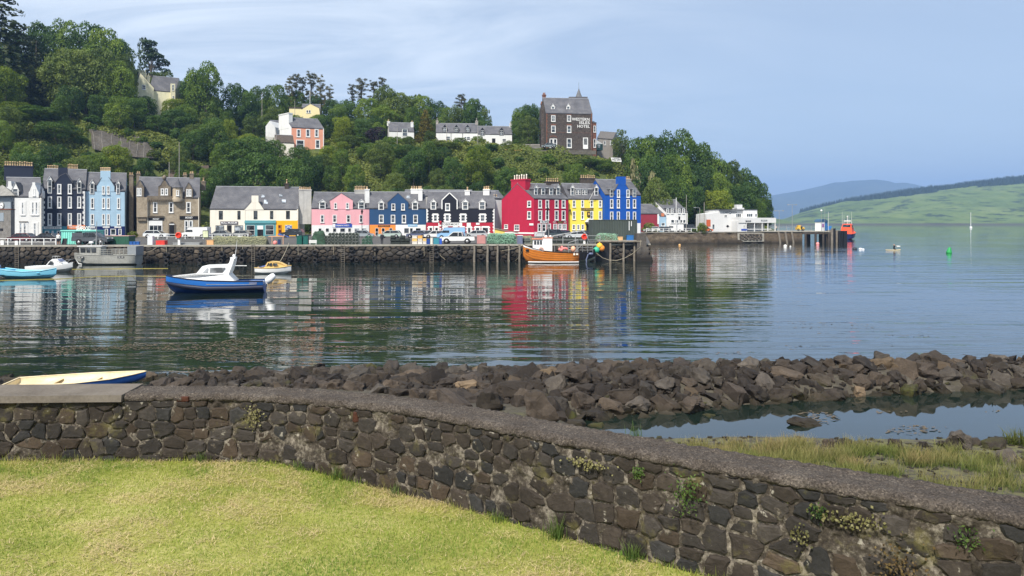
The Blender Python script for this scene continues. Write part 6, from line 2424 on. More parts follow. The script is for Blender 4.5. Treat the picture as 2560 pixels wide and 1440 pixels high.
for s in (-1,1):
 for a,b in ((-3.2,-2.55),(-2.4,-1.9),(-1.75,-1.15)):
  m=MB()
  plate(m,[(a,1.72),(b,1.72),(b,2.38),(a-.06,2.38)],s*.935,.03)
  part(m,'side_window',DARKGLASS,wh)
m=MB()
m.prism([(-3.39,-.8,1.8),(-3.39,.8,1.8),(-3.46,.8,2.4),(-3.46,-.8,2.4)],(-.04,0,0))
part(m,'windscreen',DARKGLASS,wh)
m=MB()
m.tube([(-1.55,0,2.6),(-1.45,0,6.1)],[.07,.04],6)
m.tube([(-1.55,0,3.6),(-3.1,0,2.65)],.03,4)
m.tube([(-.9,-.4,2.6),(-.9,-.4,3.6)],.04,4)
m.tube([(-.9,.4,2.6),(-.9,.4,3.6)],.04,4)
m.box(-1.0,-.8,-.45,.45,3.55,3.62)
part(m,'mast',STEEL,gb,False)
m=MB()
m.lathe([(.28,3.0),(.3,3.08),(.3,3.2),(.2,3.28)],10,Matrix.Translation((-2.2,0,0)))
m.tube([(-2.2,0,2.6),(-2.2,0,3.0)],.05,5)
part(m,'radar',GEL,gb)
for s in (-1,1):
 m=MB()
 for z in (1.62,1.88,2.15):
  m.tube([(-.5,s*1.4,z),(3.2,s*1.4,z)],.028,4)
 for x in np.linspace(-.5,3.2,8):
  m.tube([(x,s*1.4,1.3),(x,s*1.4,2.15)],.028,4)
 part(m,'side_rail',ALU,gb,False)
m=MB()
m.box(3.2,4.35,-1.4,1.4,1.3,2.6)
part(m,'stern_bulwark',paint('grey_steel_box','#8d9296',.6,.12),gb)
m=MB()
m.tube(rail_line(st,.02,1.01,(1,2),-1),.05,5)
m.tube(rail_line(st,.02,1.01,(1,2),1),.05,5)
part(m,'gunwale',ALU,gb,False)
m=MB()
m.prism([(-4.2,-.28,.9),(-3.55,-.75,.10),(-3.0,-.98,.06),(-3.0,-1.0,.18),(-3.5,-.82,.30)],(0,-.03,0))
part(m,'bow_flash',GEL,gb)
for x in (-3.05,2.35):
 m=MB()
 m.box(x-.45,x+.45,-1.47 if x>0 else -1.30,-1.42 if x>0 else -1.2,.95,1.2)
 np_=part(m,'number_plate',BLACK,gb)
 fz=Facade.xy((x-.45,-1.475 if x>0 else -1.305),(x+.45,-1.475 if x>0 else -1.305))
 gb['org']=(0,0,0)
 text_on(fz,.45,1.07,.012,.17,'OB 185',WHITE,np_,.75)
# orange fishing boat
ORH=rough_mat('varnished_orange_planking',[(.3,(.40,.12,.014)),(.55,(.58,.19,.028)),(.8,(.70,.27,.055))],.5,.006,.35,6)
st=[(-4.35,.06,2.72,.04,1.5,1.0),(-3.9,.5,2.5,.30,1.1,.2),(-3.0,1.0,2.14,.8,.7,-.3),(-1.4,1.22,1.78,1.12,.45,-.5),(.8,1.25,1.58,1.18,.38,-.5),(2.6,1.22,1.50,1.1,.42,-.5),(3.75,1.1,1.50,.92,.5,-.4)]
fb=mover('orange_fishing_boat','varnished orange fishing boat with a white wheelhouse moored at the quay','boat',(XU(1382,108.6),108.6,0),math.radians(1))
t_,b_=hull(st)
part(t_,'topsides',ORH,fb)
part(b_,'bottom',ORH,fb)
for f_ in (.25,.5,.75,1.0):
 m=MB()
 for s in (-1,1):
  m.tube([(x,s*((b*(1-f_)+bc*f_)+(.035 if 0<f_<1 else .012)),zs*(1-f_)+zc*f_)for x,b,zs,bc,zc,zk in st],.014,4)
 part(m,'plank_seam',paint('plank_seam_brown','#5a2c0c',.6),fb,False)['kind']='stuff'
m=MB()
for s in (-1,1):
 m.tube([(x,s*(bc*1.0+.02),.16)for x,b,zs,bc,zc,zk in [(-3.62,0,0,.42,0,0),(-3.0,0,0,.70,0,0),(-1.4,0,0,.96,0,0),(.8,0,0,1.02,0,0),(2.6,0,0,.98,0,0),(3.72,0,0,.80,0,0)]],.09,6)
part(m,'boot_stripe',GEL,fb,False)
m=MB()
sheet_between(m,st,-.45,.95)
part(m,'deck',paint('deck_grey','#8c8478',.8),fb,False)
m=MB()
for s in (-1,1):
 for i in range(3):
  a,b=st[i],st[i+1]
  f=(1,.7,.3,.05)
  m.add([(a[0],s*a[1]*1.03,a[2]+.02),(b[0],s*b[1]*1.03,b[2]+.02),(b[0],s*b[1]*1.04,b[2]+.02-.34*f[i+1]-.05),(a[0],s*a[1]*1.04,a[2]+.02-.30*f[i]-.03)],[(0,1,2,3)],0)
part(m,'white_bulwark',GEL,fb,False)
for s in (-1,1):
 m=MB()
 m.tube(rail_line(st,.03,1.02,(1,2),s),.06,6)
 part(m,'gunwale',paint('dark_rail','#3b2c22',.6),fb,False)
m=MB()
cabin(m,[(-2.95,1.6,1),(-2.95,3.45,.95),(-1.55,3.48,.95),(-1.55,1.5,1)],.85,.85)
wh=part(m,'wheelhouse',GEL,fb)
m=MB()
m.box(-1.55,-.15,-.95,.75,1.35,3.62)
part(m,'deckhouse',GEL,wh)
m=MB()
m.box(-3.1,-1.5,-.95,.95,3.46,3.6)
m.box(-1.5,-.05,-.98,.8,3.62,3.72)
part(m,'wheelhouse_roof',paint('roof_salmon','#d98a6a',.6),wh)
for s in (-1,1):
 for a in (-2.78,-2.36,-1.94):
  m=MB()
  plate(m,[(a,2.72),(a+.3,2.72),(a+.3,3.2),(a+.25,3.3),(a+.05,3.3),(a,3.2)],s*.835,.03)
  part(m,'side_window',DARKGLASS,wh)
m=MB()
m.torus((-1.75,-1.02,2.0),.28,.075,(0,1,0),16,6)
part(m,'lifebuoy',paint('buoy_salmon','#e0a08a',.6),wh,False)
m=MB()
m.lathe([(.2,3.7),(.24,3.8),(.24,3.95),(.1,4.05)],10,Matrix.Translation((-1.0,0,0)))
m.ball((-.35,-.1,3.9),.18,8)
part(m,'radar',GEL,wh)
m=MB()
m.tube([(-.6,0,3.6),(-.6,0,6.3)],[.06,.04],6)
m.tube([(-.3,-.2,3.7),(.2,-.2,4.0),(4.6,-.2,4.75)],.06,5)
m.tube([(4.6,-.2,4.75),(5.4,-.2,3.0)],.04,5)
m.tube([(-2.7,0,3.6),(-2.2,0,4.5)],.03,4)
part(m,'mast',STEEL,fb,False)
m=MB()
m.box(-4.1,-3.55,-.86,-.40,1.72,2.02,0,Matrix.Translation((0,.30,.05))@Matrix.Rotation(math.radians(-28),4,'Z')@Matrix.Translation((-.25,-2.0+.1,0)))
SALM=paint('buoy_pink','#e88a84',.5,.08)
for k,(x,y,z,r)in enumerate(((.95,-.7,2.0,.22),(1.2,-.75,1.9,.24),(1.45,-.6,2.1,.22),(1.75,-.7,2.15,.2),(1.3,-.4,2.3,.2),(2.0,-.5,2.05,.2))):
 m=MB()
 m.ball((x,y,z),r,10)
 m.lathe([(.05,r*.9),(.05,r*1.25)],6,Matrix.Translation((x,y,z)))
 part(m,'deck_buoy',SALM,fb,False)
m=MB()
m.ball((2.95,-.6,2.05),.38,12,0,(1,1,1.15))
part(m,'deck_buoy',paint('buoy_peach','#eeb08e',.5),fb,False)
for p,q in (((.2,-1.1,1.6),(.2,-1.1,2.6)),((2.2,-1.1,1.5),(2.2,-1.1,3.0)),((3.6,-.9,1.5),(3.6,-.9,3.4)),((2.2,-1.1,3.0),(3.6,-.9,3.4)),((3.6,-.9,3.4),(3.6,.9,3.4)),((3.6,.9,1.5),(3.6,.9,3.4)),((3.0,-.9,1.5),(4.4,-.9,2.9))):
 m=MB()
 m.tube([p,q],.045,5)
 part(m,'gantry_bar',STEEL,fb,False)
m=MB()
m.box(2.9,3.15,-1.27,-1.2,1.18,1.46)
m.box(3.3,3.6,-1.2,-1.14,1.2,1.44)
part(m,'number_plate',CREAM,fb)
m=MB()
m.box(-4.0,-3.5,-.66,-.55,1.72,2.02,0,Matrix.Translation((-3.75,-.6,1.87))@Matrix.Rotation(math.radians(-33),4,'Z')@Matrix.Translation((3.75,.6,-1.87)))
part(m,'number_plate',BLACK,fb)
st=[(-2.6,1.0,1.5,.95,.3,-.2),(0,1.0,1.45,.95,.3,-.2),(1.6,.9,1.6,.7,.4,-.1),(2.6,.05,1.95,.04,.8,.5)]
db=mover('black_workboat','low black hulled workboat tucked between the orange boat and the quay','boat',(XU(1444,111.4),111.4,0))
t_,b_=hull(st)
part(t_,'topsides',BLACK,db)
part(b_,'bottom',paint('white_waterline','#b8b8a8',.6),db)
m=MB()
sheet_between(m,st,-.2)
m.box(-2.4,-1.0,-.8,.8,1.3,1.9)
part(m,'deck',paint('deck_grey','#8c8478',.8),db,False)
for x in np.linspace(-2.4,2.2,7):
 m=MB()
 m.tube([(x,-.9,1.4),(x,-.9,2.7)],.035,4)
 part(m,'stanchion',STEEL,db,False)
for z in (1.8,2.2,2.7):
 m=MB()
 m.tube([(-2.4,-.9,z),(2.2,-.9,z)],.03,4)
 part(m,'guard_wire',STEEL,db,False)
m=MB()
m.ball((1.9,-1.0,1.25),.36,10,0,(1,.7,.55))
m.tube([(1.5,-1.02,1.2),(1.2,-1.02,.4),(1.25,-1.02,-.2)],.1,6)
part(m,'exhaust_pipe',GREYL,db,False)
# lifeboat at the pier head
lb=mover('orange_lifeboat','orange and navy lifeboat with tall aerials berthed beyond the pier head','lifeboat',(XU(2119,258),258,0),math.radians(58))
st=[(-6.5,2.0,1.9,1.9,.5,-.5),(-2,2.3,2.0,2.2,.5,-.5),(3,2.2,2.3,1.9,.7,-.4),(5.6,1.1,2.8,.8,1.0,0),(6.9,.06,3.1,.05,1.5,1.2)]
t_,b_=hull(st)
LNAVY=paint('lifeboat_navy','#1b2450',.4,.06)
LORA=paint('lifeboat_orange','#e8552a',.45,.06)
part(t_,'topsides',LNAVY,lb)
part(b_,'bottom',paint('lifeboat_red','#8c2a24',.5),lb)
m=MB()
for s in (-1,1):
 m.tube(rail_line(st,.0,1.02,(1,2),s),.12,5)
part(m,'rubbing_strake',LORA,lb,False)
m=MB()
sheet_between(m,st,.02,.97)
part(m,'deck',LORA,lb,False)
m=MB()
cabin(m,[(-3.4,2.0,1),(-3.0,4.0,.85),(-1.5,5.3,.7),(1.2,5.4,.7),(2.2,4.1,.85),(4.0,3.1,.7),(4.0,2.1,.8)],1.9,1.9)
lc=part(m,'superstructure',LORA,lb)
m=MB()
for s in (-1,1):
 plate(m,[(-2.6,4.1),(1.6,4.1),(1.1,4.9),(-1.9,4.9)],s*1.52,.05)
m.prism([(1.75,-1.2,4.75),(1.75,1.2,4.75),(2.15,1.35,4.2),(2.15,-1.35,4.2)],(.06,0,.05))
m.prism([(-2.85,-1.3,4.2),(-2.85,1.3,4.2),(-1.8,1.2,5.05),(-1.8,-1.2,5.05)],(-.06,0,.05))
part(m,'wheelhouse_window',DARKGLASS,lc)
for x,y,zt in ((-1.6,-1.5,9.6),(-1.6,1.5,9.6),(-2.6,-.8,8.5),(-2.6,.8,8.5)):
 m=MB()
 m.tube([(x,y,5.2),(x,y,zt)],[.06,.02],5)
 part(m,'whip_aerial',GEL,lc,False)
m=MB()
m.tube([(-.5,0,5.3),(-.5,0,7.8)],.08,6)
m.box(-.7,-.3,-1.1,1.1,6.2,6.5)
m.ball((-.5,0,7.9),.25,8)
part(m,'mast',GEL,lc,False)
# yacht, paddler, buoys
yt=mover('white_yacht','white yacht at anchor with a bare mast before the far hill','yacht',(XU(2427,735),735,0),math.radians(62))
st=[(-4.4,1.0,1.0,.8,.3,-.2),(-1,1.35,.95,1.1,.3,-.3),(2,1.1,1.1,.8,.4,-.2),(4.6,.05,1.35,.04,.6,.3)]
t_,b_=hull(st)
part(t_,'topsides',GEL,yt)
part(b_,'bottom',GEL,yt)
m=MB()
sheet_between(m,st,-.02)
part(m,'deck',GEL,yt,False)
m=MB()
cabin(m,[(-2,.95,1),(-1.8,1.6,.9),(1.5,1.5,.8),(2.2,1.05,.7)],.9,.9)
part(m,'coachroof',GEL,yt)
m=MB()
m.tube([(.4,0,1.4),(.4,0,15.4)],.22,6)
m.tube([(.4,0,2.6),(-3.8,0,2.6)],.16,6)
part(m,'mast',GEL,yt,False)
m=MB()
m.tube([(.4,0,15.2),(4.5,0,1.4)],.04,3)
m.tube([(.4,0,15.2),(-4.3,0,1.1)],.04,3)
part(m,'rigging',GEL,yt,False)
def person(label,loc,bones,cols,rz=0.0,name='person'):
 """one continuous skinned figure; bones: {joint: (x,y,z,r,parent)}; cols: stops of height -> colour"""
 me=bpy.data.meshes.new(name)
 keys=list(bones)
 me.from_pydata([bones[k][:3]for k in keys],[(keys.index(bones[k][4]),keys.index(k))for k in keys if bones[k][4]],[])
 bm=bmesh.new()
 bm.from_mesh(me)
 sk=bm.verts.layers.skin.verify()
 bm.verts.ensure_lookup_table()
 for i,k in enumerate(keys):
  r=bones[k][3]
  bm.verts[i][sk].radius=(r,r)if not isinstance(r,tuple)else r
  bm.verts[i][sk].use_root=(bones[k][4]is None)
 bm.to_mesh(me)
 bm.free()
 mt,nt,b=mat_new('clothes_'+name)
 tcn=nd(nt,'ShaderNodeTexCoord')
 s=nd(nt,'ShaderNodeSeparateXYZ')
 nt.links.new(tcn.outputs['Object'],s.inputs[0])
 z=math_n(nt,'DIVIDE',s.outputs[2],2.0)
 nt.links.new(ramp(nt,[(a/2.0,c)for a,c in cols],z,'CONSTANT').outputs[0],b.inputs['Base Color'])
 b.inputs['Roughness'].default_value=.8
 me.materials.append(mt)
 o=bpy.data.objects.new(name,me)
 COL.objects.link(o)
 o.modifiers.new('Skin','SKIN').use_smooth_shade=True
 o.modifiers.new('Subdivision','SUBSURF').render_levels=1
 o.location=loc
 o.rotation_euler=(0,0,rz)
 tag(o,label,'person')
 return o
def standing(arm=0.1,lean=0.0,stride=.1,bag=False):
 return {'pelvis':(0,0,.95,.15,None),'belly':(0,lean*.3,1.12,.145,'pelvis'),'chest':(0,lean*.7,1.34,.165,'belly'),'neck':(0,lean,1.50,.065,'chest'),'head':(0,lean+.02,1.60,.095,'neck'),'crown':(0,lean+.02,1.72,.085,'head'),
   'shL':(-.19,lean*.8,1.42,.07,'chest'),'elL':(-.25,lean+arm*.3,1.16,.05,'shL'),'haL':(-.22,lean-arm,.95,.04,'elL'),'fiL':(-.21,lean-arm*1.2,.85,.035,'haL'),
   'shR':(.19,lean*.8,1.42,.07,'chest'),'elR':(.25,lean+arm*.3,1.16,.05,'shR'),'haR':(.22,lean-arm,.95,.04,'elR'),'fiR':(.21,lean-arm*1.2,.85,.035,'haR'),
   'hipL':(-.10,0,.88,.11,'pelvis'),'knL':(-.11,-stride*.4,.48,.075,'hipL'),'anL':(-.11,stride,.08,.05,'knL'),'toL':(-.12,stride-.16,.04,.04,'anL'),
   'hipR':(.10,0,.88,.11,'pelvis'),'knR':(.11,-stride*.3,.48,.075,'hipR'),'anR':(.11,-stride*.6,.08,.05,'knR'),'toR':(.12,-stride*.6-.16,.04,.04,'anR')}
SKIN,HAIR=lin('#c99a7c'),lin('#3a2a20')
x,y=quay_pt(955,1.6)
person('person in dark clothes standing on the quay edge beside the white crates',(x,y,QZ),standing(.15,.02),[(0,lin('#14161c')),(.1,lin('#181b22')),(.93,lin('#1d2029')),(1.49,SKIN),(1.66,HAIR)])
x,y=quay_pt(146,1.2)
person('person in a white shirt and dark shorts standing beside the turquoise kiosk',(x,y,QZ),standing(.05,-.04),[(0,lin('#33302c')),(.09,SKIN),(.5,lin('#22242c')),(.95,lin('#e6e6e2')),(1.49,SKIN),(1.64,lin('#8a8478'))],.4)
for u,yy,lb_,c in ((2004,212,'person in a black top walking on the pier left of the blue cabin','#16181c'),(1940,214.5,'person in pale clothes standing on the pier near the cafe veranda','#c9b9ae')):
 person(lb_,(XU(u,yy),yy,3.3),standing(),[(0,lin('#202228')),(.9,lin(c)),(1.49,SKIN),(1.66,HAIR)])
x,y=quay_pt(945,5)
pb_=mover('paddleboard','pale paddleboard afloat under the kneeling person','paddleboard',(XU(2233,156),156,.04),math.radians(6))
m=MB()
V=[]
prof=[(-1.7,.02,.10),(-1.5,.2,.06),(-.8,.38,.04),(.4,.40,.04),(1.2,.3,.06),(1.6,.1,.12)]
for z in (0.0,.12):
 for x_,w_,dz in prof:
  V.append((x_,-w_,dz+z-.04))
  V.append((x_,w_,dz+z-.04))
F_=[]
for i in range(5):
 for k in (0,12):
  a=k+i*2
  F_.append((a,a+1,a+3,a+2)if k else (a,a+2,a+3,a+1))
 F_.append((i*2,i*2+12,i*2+14,i*2+2))
 F_.append((i*2+1,i*2+3,i*2+15,i*2+13))
m.add(V,F_)
part(m,'deck_pad',paint('board_cream','#e6cfa2',.5),pb_)
person('person in black with a pink cap kneeling on the paddleboard',(XU(2235,156),156,.12),
  {'pelvis':(0,0,.32,.17,None),'belly':(.02,0,.52,.15,'pelvis'),'chest':(.06,0,.78,.17,'belly'),'neck':(.08,0,.95,.07,'chest'),'head':(.0,0,1.06,.11,'neck'),'crown':(-.06,0,1.18,.10,'head'),
  'shL':(.08,-.2,.86,.075,'chest'),'elL':(.32,-.25,.72,.055,'shL'),'haL':(.58,-.2,.80,.045,'elL'),'shR':(.08,.2,.86,.075,'chest'),'elR':(.32,.25,.74,.055,'shR'),'haR':(.58,.2,.84,.045,'elR'),
  'hipL':(0,-.13,.26,.12,'pelvis'),'knL':(.42,-.16,.10,.09,'hipL'),'anL':(-.02,-.16,.05,.06,'knL'),'hipR':(0,.13,.26,.12,'pelvis'),'knR':(.42,.16,.10,.09,'hipR'),'anR':(-.02,.16,.05,.06,'knR')},
  [(0,lin('#16161a')),(.95,SKIN),(1.10,lin('#d88a8a'))])
pk=mover('paddle_bag','white dry bag held up in front of the kneeling paddler','bag',(XU(2244,156),155.9,.85))
m=MB()
m.lathe([(.02,-.5),(.14,-.46),(.15,0),(.14,.46),(.02,.5)],10,Matrix.Rotation(math.radians(90),4,'Y'))
part(m,'bag_body',WHITE,pk,False)
gbuoy=mover('green_buoy','green conical channel buoy floating at the right','buoy',(XU(2372,142),142,-.1))
m=MB()
m.lathe([(.3,-.1),(.52,.1),(.5,.35),(.30,.95),(.22,1.22),(.05,1.25)],14,Matrix.Rotation(math.radians(8),4,'Y'))
part(m,'buoy_float',paint('buoy_green','#2f9a52',.5),gbuoy,False)
for i,(u,v,r,c,lb_)in enumerate(((1963,617,.42,'#e8e8e4','white mooring buoy nearest the pier legs'),(2044,611,.46,'#ee9a96','pink mooring buoy under the pier'),(1976,617,.22,'#d8d8d4','tiny white float right of the white mooring buoy'),(2137,623.5,.42,'#3a4048','dark topped mooring buoy right of the pier head'),(2151,623.5,.3,'#e4e6e8','white float right of the dark topped buoy'),(2158,624,.22,'#dfe2e6','smallest white float right of the dark topped buoy'),(1699,613.5,.30,'#e2b070','orange buoy hanging in front of the weedy sea wall'))):
 Yb_=EYE*FPX/(v-CV)
 m=MB()
 m.ball((0,0,r*.3),r,10,0,(1.3,1,.85)if i in (3,4,5)else (1,1,1))
 o=m.build('mooring_buoy',paint('buoy_col_%d'%i,c,.5),org=(0,0,0))
 o.location=(XU(u,Yb_),Yb_,0)
 tag(o,lb_,'buoy','mooring buoys')
for (x_,z_,c,lb_)in ((1491,1.75,'#3fae8a','turquoise round fender hanging at the dark pier gap'),(1499,2.35,'#e8b53c','yellow round fender hanging above the turquoise one'),(1504,2.0,'#e88f3c','orange round fender right of the yellow one')):
 m=MB()
 m.ball((0,0,0),.50,14)
 m.lathe([(.08,.46),(.08,.62)],8)
 o=m.build('round_fender',paint('fender'+c[1:],c,.45),org=(0,0,0))
 yy=quay_y(x_)-1.4-(0 if z_<2 else -.5)
 o.location=(XU(x_,yy),yy,z_)
 tag(o,lb_,'fender','round fenders at the pier')
# ------------------------------------------------------------------ vehicles
TYRE_M=MB()
TYRE_M.lathe([(.20,-.11),(.32,-.11),(.35,-.07),(.35,.07),(.32,.11),(.20,.11)],16,Matrix.Rotation(math.pi/2,4,'X'))
RIM_M=MB()
RIM_M.lathe([(.01,-.115),(.08,-.12),(.21,-.09),(.21,.09),(.08,.12),(.01,.115)],10,Matrix.Rotation(math.pi/2,4,'X'))
_w={}
def wheel(root,x,y,r):
 if not _w:
  for k,mb,mt in (('tyre',TYRE_M,RUBBER),('rim',RIM_M,paint('alloy',(.45,.45,.46),.35,.1,metal=.6))):
   o=mb.build(k,mt,org=(0,0,0))
   _w[k]=o.data
   bpy.data.objects.remove(o)
 t=bpy.data.objects.new('wheel',_w['tyre'])
 COL.objects.link(t)
 t.parent=root
 t.location=(x,y,r)
 t.scale=(r/.35,)*3
 rm=bpy.data.objects.new('rim',_w['rim'])
 COL.objects.link(rm)
 rm.parent=t
CARS={  # length, width, wheelbase ends, body outline (x,z), cabin (x,z,k), wheel radius
 'hatch':(4.1,1.72,(-1.28,1.27),[(-2.05,.30),(-2.05,.62),(-1.95,.78),(-1.1,.92),(1.9,.96),(2.05,.85),(2.05,.32)],[(-1.25,.90,1),(-.55,1.42,.82),(1.25,1.48,.80),(1.95,.94,1)],.32),
 'estate':(4.6,1.8,(-1.4,1.38),[(-2.3,.32),(-2.3,.65),(-2.2,.80),(-1.2,.95),(2.2,1.0),(2.3,.85),(2.3,.34)],[(-1.35,.94,1),(-.6,1.45,.82),(1.75,1.48,.80),(2.22,.98,1)],.33),
 'suv':(4.6,1.9,(-1.4,1.4),[(-2.3,.42),(-2.3,.85),(-2.2,.98),(-1.15,1.12),(2.25,1.15),(2.3,.95),(2.3,.44)],[(-1.25,1.1,1),(-.6,1.72,.84),(1.9,1.75,.82),(2.25,1.12,1)],.38),
 'van':(5.2,1.95,(-1.7,1.6),[(-2.6,.38),(-2.6,.85),(-2.45,1.05),(-1.75,1.25),(-1.25,2.05),(-.9,2.18),(2.55,2.2),(2.6,2.0),(2.6,.4)],[(-1.70,1.22,1.012),(-1.22,1.95,.93),(-.3,1.95,.93),(-.3,1.22,1.012)],.35),
 'pickup':(5.3,1.9,(-1.65,1.55),[(-2.65,.48),(-2.65,.92),(-2.5,1.05),(-1.35,1.18),(2.6,1.18),(2.65,1.0),(2.65,.55)],[(-1.45,1.15,1),(-.7,1.78,.84),(.75,1.80,.84),(.95,1.15,1)],.40),
}
def car(kind,col,label,u,Y,face=-1,z=None,rz=0.0,name='parked_car',group='cars parked along the harbour street',cat='car',glass=None):
 L,wd,wb,body,cab,r=CARS[kind]
 z=ground_z(Y)if z is None else z
 o=mover(name,label,cat,(XU(u,Y),Y,z),rz+(0 if face<0 else math.pi),group)
 mt=paint('car_'+col.lstrip('#'),col,.28,.04,.8,spec=.6)
 hw=wd/2
 m=MB()
 # body with an inset sill and shoulder so that it is not a plain extrusion
 low,n=body,len(body)
 ys=[(-hw+.05,.985),(-hw,1.0),(hw,1.0),(hw-.05,.985)]
 rings=[[(x*k,y,zz)for x,zz in low]for y,k in ys]
 m.poly(rings[0])
 m.poly(rings[-1][::-1])
 for a,b in zip(rings[:-1],rings[1:]):
  m.add(a+b,[(i,(i+1)%n,(i+1)%n+n,i+n)for i in range(n)],0)
 part(m,'body',mt,o)
 m=MB()
 e=.0 if kind != 'van' else .012
 cabin(m,cab,hw*.97+e,hw*.97+e)
 part(m,'window_band',glass or DARKGLASS,o)
 if kind != 'van':
  m=MB()
  k1,k2=cab[1],cab[2]
  m.box(k1[0]+.05,k2[0]-.02,-hw*.97*k1[2]-.01,hw*.97*k1[2]+.01,k1[1]-.03,k1[1]+.06)
  part(m,'roof_panel',mt,o)
  m=MB()
  for s in (-1,1):
   for xa,xb,kb in (((cab[0][0])+.08,k1[0]+.04,k1[2]),(.15,.15,k1[2]),(cab[3][0]-.12,k2[0]-.06,k2[2])):
    y0,y1=s*hw*.985,s*(hw*.97*kb+.012)
    m.tube([(xa,y0,cab[0][1]),(xb,y1,k1[1])],.045,4)
  part(m,'pillar',mt,o,False)['kind']='stuff'
 for x in wb:
  for s in (-1,1):
   m=MB()
   m.lathe([(.01,0),(r+.07,0)],16,Matrix.Translation((x,s*(hw+.004),r))@Matrix.Rotation(math.pi/2*(1 if s<0 else -1),4,'X'),0,False)
   part(m,'wheel_arch',BLACK,o,False)
   wheel(o,x,s*(hw-.06),r)
 for x,c in ((-L/2+.03,WHITE),(L/2-.03,paint('tail_lamp','#8c1418',.3))):
  for s in (-1,1):
   m=MB()
   m.box(x-.05,x+.05,s*(hw-.3)-.16,s*(hw-.3)+.16,body[1][1]-.02,body[1][1]+.13)
   part(m,'headlight' if x<0 else 'tail_light',c,o)
 if kind=='pickup':
  m=MB()
  m.box(1.0,2.55,-hw+.08,hw-.08,1.185,1.20)
  part(m,'load_bed',BLACK,o)
 return o
PU=car('pickup','#e4e4e2','white double cab pickup parked on the quay edge before the black house',1144,quay_y(1144)+3.2,-1,name='pickup_truck',cat='pickup',group='vehicles on the quay')
m=MB()
for y in (-.7,.7):
 m.tube([(.95,y,1.2),(1.0,y,1.72),(1.35,y,1.72),(1.55,y,1.2)],.035,5)
m.tube([(1.0,-.7,1.72),(1.0,.7,1.72)],.035,5)
part(m,'roll_bar',BLACK,PU,False)
FW=car('pickup','#4a4e54','dark grey off road pickup parked on the quay between kiosk and skip',232,quay_y(232)+2.6,1,name='pickup_truck',cat='pickup',group='vehicles on the quay')
m=MB()
m.box(.9,2.6,-.9,.9,1.18,1.78)
part(m,'canopy',paint('canopy_grey','#52565c',.5),FW)
car('hatch','#5a2228','maroon hatchback behind the white railing below the white house',55,122,-1)
car('hatch','#241c20','black hatchback with red reflections behind the railing left of the kiosk',116,121,-1)
car('estate','#d8dcde','silver white estate car outside the sandstone house',391,148,1)
car('van','#e2e2e0','white van parked right of the sandstone house entrance',490,147,-1,name='parked_van',cat='van')
car('hatch','#7d8488','grey hatchback outside the museum sign',550,152,-1)
car('hatch','#8d8f8e','silver grey hatchback below the museum window',601,152,-1)
car('suv','#2c3136','dark estate before the amber shopfront',731,152,-1)
car('hatch','#8f979c','silver car before the pink house right corner',909,150,1)
car('estate','#a9b8b0','pale green estate before the orange shopfront',975,148,-1)
car('hatch','#59607a','slate blue hatchback before the white dawn shopfront',1042,148,-1)
car('hatch','#9a9ca0','silver hatchback before the black house left end',1062,150,-1)
car('estate','#dcdcda','white estate before the black house behind the pickup bonnet',1090,145,-1)
car('van','#8db6da','pale blue van behind the white pickup',1128,138,-1,name='parked_van',cat='van')
car('estate','#b4b6b8','silver estate behind the white pickup tailgate',1190,148,-1)
car('suv','#3c474c','dark green grey four by four before the crimson house door',1392,143,1)
car('hatch','#474e66','dark blue hatchback between the green four by four and yellow hotel',1416,146,1)
car('hatch','#c8ccce','white hatchback before the yellow hotel',1440,142,-1)
car('hatch','#272b2e','black hatchback before the yellow hotel portico',1457,150,-1)
car('estate','#dadcdc','white car right of the pier container',1628,205.6,-1,3.2)
car('estate','#3b4450','dark blue estate left of the white van',1655,206.2,-1,3.2)
car('van','#e0e0de','white van behind the white sea wall railing',1684,206.4+2,-1,3.2,name='parked_van',cat='van')
car('van','#31353a','dark grey van right of the white van on the sea wall',1722,209,1,3.2,name='parked_van',cat='van')
car('hatch','#c66a3a','orange car left of the white cafe',1763,210.5,1,3.2)
car('hatch','#7a8488','grey car parked before the stone hotel on the hill',1371,229.2,-1,terr1(XU(1371,229.2),229.2)+.9)
# ------------------------------------------------------------------ quay clutter
FQ=Facade.xy(quay_pt(-60),quay_pt(1626))
def on_quay(u,back):
 x,y=quay_pt(u,back)
 return x,y,ground_z(y)
CREEL=MB()
for k in range(5):
 x0=-.34+.17*k
 CREEL.tube([(x0,.24*math.cos(a),.42*math.sin(a)+.03)for a in np.linspace(0,math.pi,7)],.022,4,1)
for y,z in ((-.24,.03),(.24,.03),(0,.45)):
 CREEL.tube([(-.35,y,z),(.35,y,z)],.022,4,1)
for i in range(8):
 a0,a1=math.pi*i/8,math.pi*(i+1)/8
 CREEL.add([(-.33,.225*math.cos(a0),.40*math.sin(a0)+.03),(.33,.225*math.cos(a0),.40*math.sin(a0)+.03),(.33,.225*math.cos(a1),.40*math.sin(a1)+.03),(-.33,.225*math.cos(a1),.40*math.sin(a1)+.03)],[(0,1,2,3)],0)
CREEL.poly([(-.33,.225*math.cos(a),.40*math.sin(a)+.03)for a in np.linspace(0,math.pi,7)],0)
CREEL.poly([(.33,.225*math.cos(a),.40*math.sin(a)+.03)for a in np.linspace(math.pi,0,7)],0)
NETD=rough_mat('creel_net_dark',[(.3,(.012,.016,.014)),(.6,(.04,.05,.042)),(.8,(.13,.15,.13))],9,.01,.9,30)
NETG=rough_mat('creel_net_green',[(.3,(.015,.03,.022)),(.6,(.05,.10,.07)),(.8,(.14,.22,.16))],9,.01,.9,30)
FRM={'d':paint('creel_frame_grey','#8b9188',.7,.2),'g':paint('creel_frame_green','#5d8a72',.7,.2),'k':paint('creel_frame_black','#2a2d2a',.7,.2)}
CM={}
